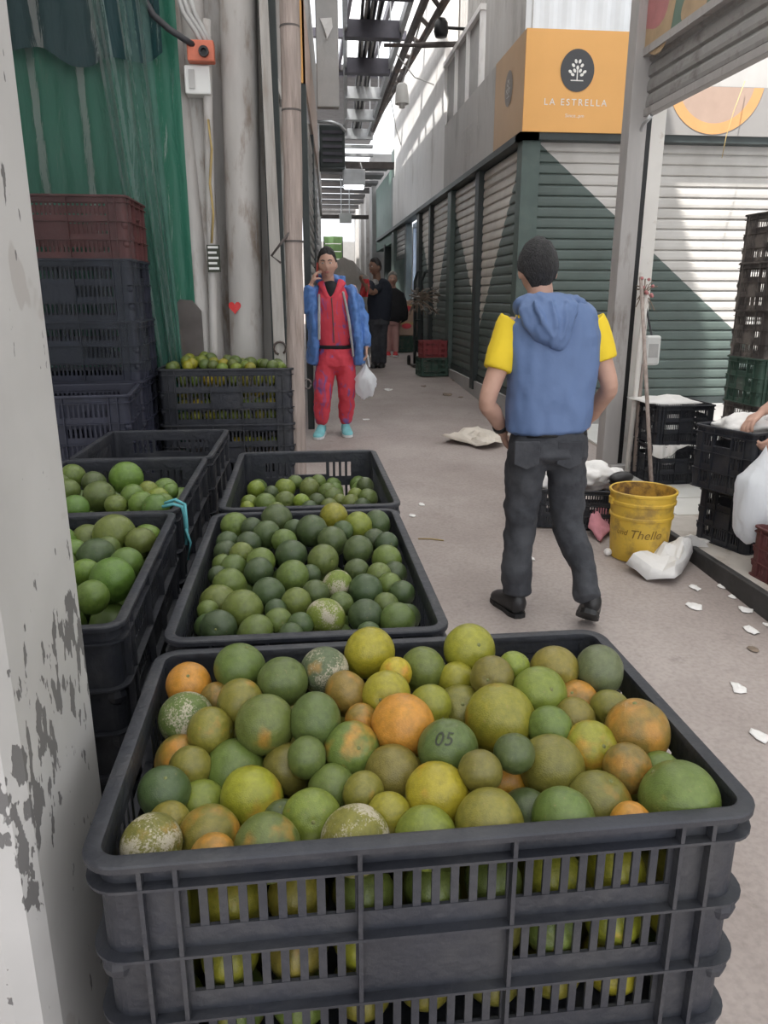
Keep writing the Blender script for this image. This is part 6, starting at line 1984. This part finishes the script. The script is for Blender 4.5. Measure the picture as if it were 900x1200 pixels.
# hood: a soft pouch hanging on the upper back, its opening rolled round the neck
g = G()
zc = lambda x, y, Y=3.19: atY(x, y, Y)
limb(g, [(zc(641, 350, 3.25), .105, .040), (zc(643, 362, 3.215), .132, .050), (zc(646, 376, 3.195), .122, .050), (zc(650, 390, 3.185), .086, .046), (zc(654, 402, 3.185), .048, .034), (zc(655, 408, 3.19), .022, .02)], RS, 26, 5, True, 2.2)
limb(g, [(zc(607, 366, 3.30), .022, .022), (zc(612, 354, 3.27), .028, .028), (zc(627, 350, 3.23), .026, .026), (zc(644, 354, 3.20), .026, .024), (zc(662, 352, 3.23), .027, .026), (zc(677, 354, 3.27), .027, .028), (zc(684, 366, 3.30), .022, .022)], Vector((0, 1, 0)), 14)
limb(g, [(zc(626, 352, 3.18), .010, .012), (zc(634, 372, 3.145), .012, .012), (zc(648, 396, 3.145), .008, .010)], RS, 10)
limb(g, [(zc(664, 352, 3.18), .010, .012), (zc(664, 374, 3.148), .013, .013), (zc(658, 398, 3.148), .008, .010)], RS, 10)
limb(g, [(zc(646, 352, 3.17), .008, .010), (zc(650, 368, 3.142), .010, .010), (zc(653, 384, 3.142), .006, .008)], RS, 10)
organic('hood', g, M_vest, man, .007, 4, (.010, 13, (1.5, 1, .8)))
# jeans
g = G()
limb(g, [(atY(643, 500, 3.29), .158, .112), (atY(643, 515, 3.285), .176, .132), (atY(642, 532, 3.28), .180, .138)], RS, 24, 4, True, 2.4)
limb(g, [(atY(621, 522, 3.285), .095, .125), (atY(614, 560, 3.29), .088, .100), (atY(610, 612, 3.29), .074, .084), (atY(607, 640, 3.27), .070, .080), (atY(605, 668, 3.255), .068, .078), (atY(606, 692, 3.25), .070, .084)], RS, 20, 5)
limb(g, [(atY(664, 522, 3.28), .098, .125), (atY(664, 560, 3.28), .086, .100), (atY(665, 612, 3.25), .074, .084), (atY(674, 640, 3.20), .066, .078), (atY(682, 665, 3.12), .058, .072), (atY(689, 701, 3.04), .058, .074)], RS, 20, 5)
jeans = organic('jeans', g, M_jeans, man, .008, 3, (.011, 9, (.9, .9, 1.35)))
for cx in (618, 668):
    p = atY(cx, 531, 3.145)
    g = G(); g.rings([[p + RS * x + Vector((0, dy, z)) for x, z in ((-.055, .05), (.055, .05), (.055, -.05), (0, -.075), (-.055, -.05))] for dy in (0, .012)])
    bevel(g.build('back_pocket', M_jeans, jeans), .004)
g = G(); limb(g, [(atY(643, 505, 3.29), .168, .124), (atY(643, 511, 3.287), .170, .126)], RS, 28, 2, False, 2.4); g.build('belt', M_black, jeans, True)
# shoes: left planted, right trailing on its toe
hl = onF(607, 716); hl.y = 3.22
shoe(man, Vector((atY(606, 700, 3.24).x, 3.20, fz(3.2))), Vector((atY(583, 700, 3.38).x, 3.42, fz(3.42))), M_shoe_black, M_black, .054, .11)
tr_ = Vector((atY(690, 728, 3.1).x, 3.14, fz(3.14) + .003)); hh = Vector((atY(691, 700, 3.0).x, 2.985, fz(3.0) + .105))
shoe(man, hh, tr_, M_shoe_black, M_black, .052, .10, up=(0, -.5, 1))
g = G(); c = wl.lerp(el, .14); limb(g, [(c, .036, .032), (c + (el - wl).normalized() * .022, .037, .033)], RS, 16, 2, False); g.build('wristband', M_black, man, True)

# ---------------------------------------------------------------- man on the phone in red tracksuit and open blue jacket
YR = 7.15
red = thing('person', 'man on the phone in red tracksuit and open blue jacket walking towards the camera', 'person', (atY(391, 500, YR).x, YR, fz(YR)))
RX = Vector((1, .06, 0)).normalized()
A = lambda x, y, d=0.0: atY(x, y, YR + d)
hc = A(383.5, 310, -.04)
Mh = head_matrix(hc, R(174), R(-2), R(2), 1.07)
sl, sr = A(366, 338), A(411, 337)
el, er = A(361, 361, -.08), A(426, 375, .02)
wl, wr = A(364.5, 334, -.12), A(429, 407, -.06)
hipL, hipR = A(383, 424), A(404, 424)
knL, knR = A(378.5, 460, -.04), A(405, 460, .0)
anL, anR = A(376.5, 495, -.0), A(405, 494, .06)
chest = A(389, 355); neck = A(385, 333); waist = A(391, 400); pel = A(393, 418)
g = G(); add_head(g, Mh)
limb(g, [(hc + Vector((0, .02, -.06)), .055, .058), (neck, .055, .058), (neck + Vector((0, .01, -.07)), .08, .07)], RX)
limb(g, [(neck + Vector((0, .01, -.05)), .09, .07), (chest, .15, .10), (waist, .14, .10), (pel, .14, .10)], RX)
for s, e, w in ((sl, el, wl), (sr, er, wr)):
    limb(g, [(s, .05, .05), (s.lerp(e, .5), .045, .045), (e, .038, .04), (e.lerp(w, .4), .038, .038), (w, .026, .024)], RX)
hand(g, wl, A(370, 318, -.09) - wl, Vector((.85, .3, 0)), 1.0, .6, -1)
hand(g, wr, Vector((.0, -.15, -1)), Vector((-1, 0, 0)), .95, .9, 1)
for h, k, a in ((hipL, knL, anL), (hipR, knR, anR)):
    limb(g, [(h, .08, .085), (h.lerp(k, .5), .07, .07), (k, .052, .055), (k.lerp(a, .4), .048, .05), (a, .034, .038)], RX)
organic('body', g, M_skin, red, .006, 2)
hair(red, Mh, M_hair, front=.088, side=.004, back=-.055, thick=.008, top=.022)
face(red, Mh, M_hair)
g = G(); limb(g, [(A(371.5, 324, -.06), .007, .034), (A(372.5, 309, -.03), .007, .034)], Vector((1, -.2, 0)), 12, 2, True, 4); g.build('phone', M_phone, red, True)
g = G(); limb(g, [(A(386.5, 334, -.01), .072, .066), (A(387, 341, -.045), .075, .07), (A(388, 350, -.06), .06, .06)], RX); organic('undershirt', g, M_blackcloth, red, .008, 2)
g = G()   # red zip top with collar
limb(g, [(A(387.5, 338, .02), .125, .085), (A(389, 352, 0), .168, .125), (A(391, 375, 0), .170, .135), (A(391.5, 395, 0), .166, .132), (A(392, 405, 0), .158, .125)], RX, 24, 4, True, 2.4)
limb(g, [(A(376, 331, -.03), .022, .04), (A(380, 340, -.085), .024, .028), (A(384, 349, -.11), .018, .018)], Vector((0, 1, 0)), 12)
limb(g, [(A(401, 330, -.03), .022, .04), (A(396, 340, -.085), .024, .028), (A(390, 349, -.11), .018, .018)], Vector((0, 1, 0)), 12)
organic('tracksuit_top', g, M_track, red, .008, 3, (.005, 9, (1, 1, 1)))
g = G(); g.tube([A(388.5, 349, -.142), A(390, 370, -.152), A(391.5, 402, -.140)], .005, 6); g.build('zip', M_steel_dark, red)
g = G(); limb(g, [(A(392, 404, 0), .163, .130), (A(392, 408, 0), .163, .130)], RX, 24, 2, False, 2.4); g.build('waistband', M_blackcloth, red, True)
g = G()
limb(g, [(A(392, 407), .155, .125), (A(393, 418), .178, .145), (A(393.5, 428), .180, .140)], RX, 24, 4, True, 2.4)
limb(g, [(A(383, 425), .098, .13), (A(380, 442, -.02), .095, .115), (A(378.5, 460, -.03), .085, .10), (A(377.5, 480, -.01), .076, .09), (A(377, 490), .066, .08), (A(377, 496), .052, .062)], RX, 20, 5)
limb(g, [(A(404, 425), .095, .13), (A(405.5, 442), .092, .115), (A(406, 460), .082, .10), (A(406, 480, .04), .074, .088), (A(405.5, 489, .05), .066, .08), (A(405, 495, .06), .052, .062)], RX, 20, 5)
organic('track_trousers', g, M_track, red, .008, 3, (.010, 10, (1, 1, 1.3)))
g = G()   # open jacket: back, two front panels, sleeves
limb(g, [(A(387, 333, .07), .13, .05), (A(388, 345, .09), .205, .075), (A(390, 375, .10), .215, .085), (A(392, 405, .10), .220, .09), (A(393, 424, .09), .225, .09)], RX, 24, 4, True, 2.6)
limb(g, [(A(368, 338, .02), .050, .085), (A(366.5, 355, -.01), .055, .130), (A(367, 380, -.03), .052, .140), (A(368, 405, -.02), .055, .135), (A(367.5, 424, 0), .060, .115)], RX, 18, 4)
limb(g, [(A(410, 338, .02), .050, .085), (A(413, 355, -.01), .055, .130), (A(415, 380, -.03), .055, .140), (A(418, 405, -.02), .058, .135), (A(420, 424, 0), .060, .115)], RX, 18, 4)
limb(g, [(A(369, 339, .02), .064, .07), (A(364, 350, -.02), .064, .068), (A(361.5, 362, -.06), .062, .064), (A(362, 349, -.11), .054, .054), (A(364, 338, -.125), .046, .046)], RX, 18, 5)
limb(g, [(A(409, 339, .02), .064, .07), (A(418, 355, .02), .066, .068), (A(424.5, 375, .02), .062, .064), (A(427.5, 392, -.02), .056, .058), (A(429, 404, -.05), .048, .048)], RX, 18, 5)
limb(g, [(A(372, 329, .03), .026, .05), (A(386, 325, .09), .05, .03), (A(403, 329, .03), .026, .05)], Vector((0, 1, 0)), 14)
jk = organic('jacket', g, M_jacket, red, .008, 2, (.017, 11, (1.2, 1.2, 1)))
for sx in (0, 1):   # grey lining edge on the open fronts
    pts = [(A(374, 345, -.10), .012, .010), (A(374, 370, -.165), .013, .010), (A(374, 398, -.165), .013, .010)] if sx == 0 else [(A(402, 342, -.09), .012, .010), (A(408, 370, -.155), .013, .010), (A(412, 400, -.155), .012, .010), (A(414, 418, -.12), .012, .01)]
    g = G(); limb(g, pts, RX, 12, 4); organic('lining_edge', g, M_lining, jk, .006, 2)
for (hx, hy, hd, tx, ty, td) in ((378, 503, .05, 371.5, 511, -.22), (404, 501, .10, 408.5, 508, -.15)):
    h = A(hx, hy, hd); t_ = A(tx, ty, td); h.z = fz(h.y) + .004; t_.z = fz(t_.y) + .004
    shoe(red, h, t_, M_sneaker, M_sole, .052, .10, 'sneaker')
# carrier bag hanging from his hand
bag = bag_lump('white carrier bag hanging from the hand of the man in red', 'carrier_bag', A(428.5, 447, -.06), .135, M_bag_white, 9, squash=(.72, .55, 1.15), amp=.22, tail=(.25, 1.15))
g = G(); p = A(428.5, 447, -.06)
g.tube([A(424, 430, -.06), A(428, 418, -.07), A(429.5, 413, -.06), A(431, 418, -.05), A(433, 430, -.06)], .008, 8); o = g.build('bag_handles', M_bag_white, bag, True)

# ---------------------------------------------------------------- far man with raised arms, woman in black
YF = 11.87
far = thing('person', 'dark-clothed man further back with raised forearms holding a red cloth', 'person', (atY(444, 430, YF).x, YF, fz(YF)))
A = lambda x, y, d=0.0: atY(x, y, YF + d)
hc = A(439.5, 313, -.05); Mh = head_matrix(hc, R(120), R(-4), 0, 1.05)
sl, sr = A(434, 333, -.1), A(449, 333, .05); el, er = A(432.5, 342, -.28), A(437, 343, -.2); wl, wr = A(427, 333, -.34), A(428.5, 332, -.26)
g = G(); add_head(g, Mh)
limb(g, [(hc + Vector((.02, .02, -.06)), .055, .055), (A(442, 328), .06, .06), (A(443, 333), .085, .075)], RX)
limb(g, [(A(443, 332), .1, .08), (A(444, 348), .15, .10), (A(444, 364), .14, .10), (A(444, 374), .14, .10)], RX)
for s, e, w in ((sl, el, wl), (sr, er, wr)):
    limb(g, [(s, .05, .05), (e, .042, .042), (e.lerp(w, .4), .04, .04), (w, .027, .025)], RX)
hand(g, wl, Vector((-.5, -.3, .6)), Vector((.6, .3, .2)), 1, .8, 1); hand(g, wr, Vector((-.5, -.2, .5)), Vector((.6, -.3, .2)), 1, .8, -1)
for x in (440, 448): limb(g, [(A(x, 374), .08, .08), (A(x, 400), .055, .055), (A(x, 425), .036, .04)], RX)
organic('body', g, M_skin_dark, far, .009, 2)
hair(far, Mh, M_hair, front=.082, side=.015, back=-.06, thick=.008, top=.012); face(far, Mh, M_hair)
g = G(); limb(g, [(A(443, 330), .115, .085), (A(445, 338, .02), .19, .12), (A(445, 352), .19, .13), (A(444.5, 366), .18, .13), (A(444, 374), .18, .13)], RX, 22, 4, True, 2.4)
for s, e in ((sl, el), (sr, er)): limb(g, [(s, .07, .07), (s.lerp(e, .75), .062, .062)], RX)
organic('dark_shirt', g, M_navycloth, far, .010, 3, (.006, 9, (1, 1, 1)))
g = G(); limb(g, [(A(437.5, 331, -.12), .05, .05), (A(440, 331.5, -.06), .06, .055)], RX); organic('sleeve_band', g, M_lining, far, .009, 2)
g = G(); limb(g, [(A(444, 372), .165, .13), (A(444, 380), .17, .13)], RX, 20, 3)
for x, xa in ((439.5, 440), (448, 448)): limb(g, [(A(x, 380), .09, .11), (A(x, 400), .075, .08), (A(xa, 425), .065, .075)], RX)
organic('jeans', g, M_jeans, far, .010, 3, (.006, 10, (1, 1, 1)))
for x, d in ((439, 0), (448, .03)):
    h = A(x + 1, 428, d + .05); t_ = A(x - 2, 429, d - .20); h.z = fz(h.y) + .004; t_.z = fz(t_.y) + .004; shoe(far, h, t_, M_shoe_black, M_black, .052, .10)
s_ = sheet(lambda u, v: A(422.5 + 9.5 * u + 1.0 * math.sin(v * 5), 327 + 21 * v, -.30 + .05 * math.sin(u * 9 + v * 3)), 14, 12)
o = s_.build('red_cloth', M_redcloth, None, True); o.modifiers.new('thickness', 'SOLIDIFY').thickness = .006
tag(o, 'red cloth held up by the far dark-clothed man', 'cloth')

YW = 13.26
wom = thing('person', 'woman in black sweater and dusty pink trousers standing far back', 'person', (atY(459, 415, YW).x, YW, fz(YW)))
A = lambda x, y, d=0.0: atY(x, y, YW + d)
hc = A(460, 327.5, -.03); Mh = head_matrix(hc, R(176), R(0), 0, 1.0)
g = G(); add_head(g, Mh)
limb(g, [(hc + Vector((0, .02, -.06)), .05, .05), (A(460.5, 338), .055, .055), (A(461, 343), .08, .07)], RX)
limb(g, [(A(461, 343), .1, .08), (A(462, 356), .14, .10), (A(461, 372), .14, .10)], RX)
sides = ((A(453, 345), A(450.5, 358, -.02), A(453, 371, -.06)), (A(469, 345), A(473, 358, -.02), A(471, 371, -.06)))
for s, e, w in sides: limb(g, [(s, .045, .045), (e, .037, .037), (w, .025, .024)], RX)
hand(g, sides[0][2], Vector((.2, -.3, -1)), Vector((1, 0, 0)), .85, .5, 1); hand(g, sides[1][2], Vector((-.2, -.3, -1)), Vector((-1, 0, 0)), .85, .5, -1)
for x in (455, 463.5): limb(g, [(A(x, 374), .07, .07), (A(x, 395), .05, .05), (A(x, 411), .034, .036)], RX)
organic('body', g, M_skin, wom, .009, 2)
hair(wom, Mh, M_hair_grey, front=.078, side=-.03, back=-.07, thick=.014, top=.012); face(wom, Mh, M_hair_grey)
g = G(); limb(g, [(A(461, 339), .09, .075), (A(461, 345), .18, .11), (A(462, 358), .225, .15), (A(462.5, 370), .235, .16), (A(462.5, 375), .22, .15)], RX, 24, 4, True, 2.3)
for s, e, w in sides: limb(g, [(s, .07, .07), (e, .065, .065), (w, .05, .05)], RX)
organic('sweater', g, M_blackcloth, wom, .010, 3, (.008, 8, (1, 1, 1)))
g = G(); limb(g, [(A(459.5, 372), .145, .12), (A(459.5, 380), .15, .12)], RX, 20, 3)
for x in (455, 463.5): limb(g, [(A(x, 380), .078, .10), (A(x, 395), .065, .075), (A(x, 412), .055, .065)], RX)
organic('trousers', g, M_pinktrouser, wom, .010, 3, (.005, 8, (1, 1, 1)))
for x in (455, 463.5):
    h = A(x, 415, .04); t_ = A(x, 416, -.17); h.z = fz(h.y) + .004; t_.z = fz(t_.y) + .004; shoe(wom, h, t_, M_redcloth, M_sole, .046, .085)

# ---------------------------------------------------------------- seller at the right edge, hand resting on the crate
sel = thing('person', 'seller mostly outside the frame at the right, hand resting on a black crate', 'person', (2.92, 3.56, .25))
RX2 = Vector((0, 1, 0)); PX = Vector((2.92, 3.56, .25))
Q = lambda x, y, z: PX + Vector((x, y, z))
hc = Q(-.20, 0, 1.46); Mh = head_matrix(hc, R(90), R(-8), 0, 1.0)
wri = atY(893, 483, 3.78); hd = atY(872, 500, 3.74)
g = G(); add_head(g, Mh)
limb(g, [(hc + Vector((.02, 0, -.06)), .055, .055), (Q(-.15, 0, 1.33), .06, .06), (Q(-.12, 0, 1.27), .085, .075)], RX2)
limb(g, [(Q(-.12, 0, 1.27), .10, .08), (Q(-.06, 0, 1.10), .15, .10), (Q(.03, 0, .95), .14, .10), (Q(.03, 0, .86), .14, .10)], RX2)
sA = Q(-.14, .16, 1.21); eA = Q(-.26, .20, .93); sB = Q(-.14, -.17, 1.21); eB = Q(-.30, -.20, .97); wB = atY(890, 582, 3.47) + Vector((.075, .0, .335))
limb(g, [(sA, .05, .05), (eA, .04, .042), (eA.lerp(wri, .35), .042, .042), (eA.lerp(wri, .85), .031, .028), (wri, .028, .024)], RX2)
limb(g, [(sB, .05, .05), (eB, .04, .042), (eB.lerp(wB, .4), .04, .04), (wB, .027, .025)], RX2)
hand(g, wri, hd - wri, Vector((0, -.25, -1)), 1.08, .55, -1)
hand(g, wB, Vector((-.6, .1, -.8)), Vector((-.3, 1, 0)), 1.0, .9, 1)
for y in (-.1, .1): limb(g, [(Q(.03, y, .88), .08, .08), (Q(.0, y, .48), .055, .055), (Q(.02, y, .06), .035, .04)], RX2)
organic('body', g, M_skin, sel, .0055, 2)
hair(sel, Mh, M_hair); face(sel, Mh, M_hair)
g = G(); limb(g, [(Q(-.13, 0, 1.31), .10, .08), (Q(-.11, 0, 1.21), .19, .12), (Q(-.05, 0, 1.03), .19, .13), (Q(.02, 0, .82), .18, .13)], RX2, 22, 4, True, 2.4)
for s, e in ((sA, eA), (sB, eB)): limb(g, [(s, .07, .07), (s.lerp(e, .6), .066, .066)], RX2)
organic('shirt', g, M_tarp_grey, sel, .009, 3, (.005, 9, (1, 1, 1)))
g = G(); limb(g, [(Q(.03, 0, .90), .165, .12), (Q(.03, 0, .80), .175, .13)], RX2, 20, 3)
for y in (-.1, .1): limb(g, [(Q(.03, y, .82), .09, .11), (Q(0, y, .48), .072, .08), (Q(.02, y, .07), .06, .07)], RX2)
organic('trousers', g, M_jeans, sel, .010, 3, (.006, 9, (1, 1, 1)))
for y in (-.1, .1): shoe(sel, Q(.06, y, .004), Q(-.20, y, .004), M_shoe_black, M_black, .05, .10)
wbag = bag_lump('large translucent white bag hanging in front of the black crates at the right edge', 'plastic_bag', atY(890, 582, 3.47), .185, M_bag_white, 21, squash=(.70, .55, 1.30), amp=.16, tail=(.5, 1.0))
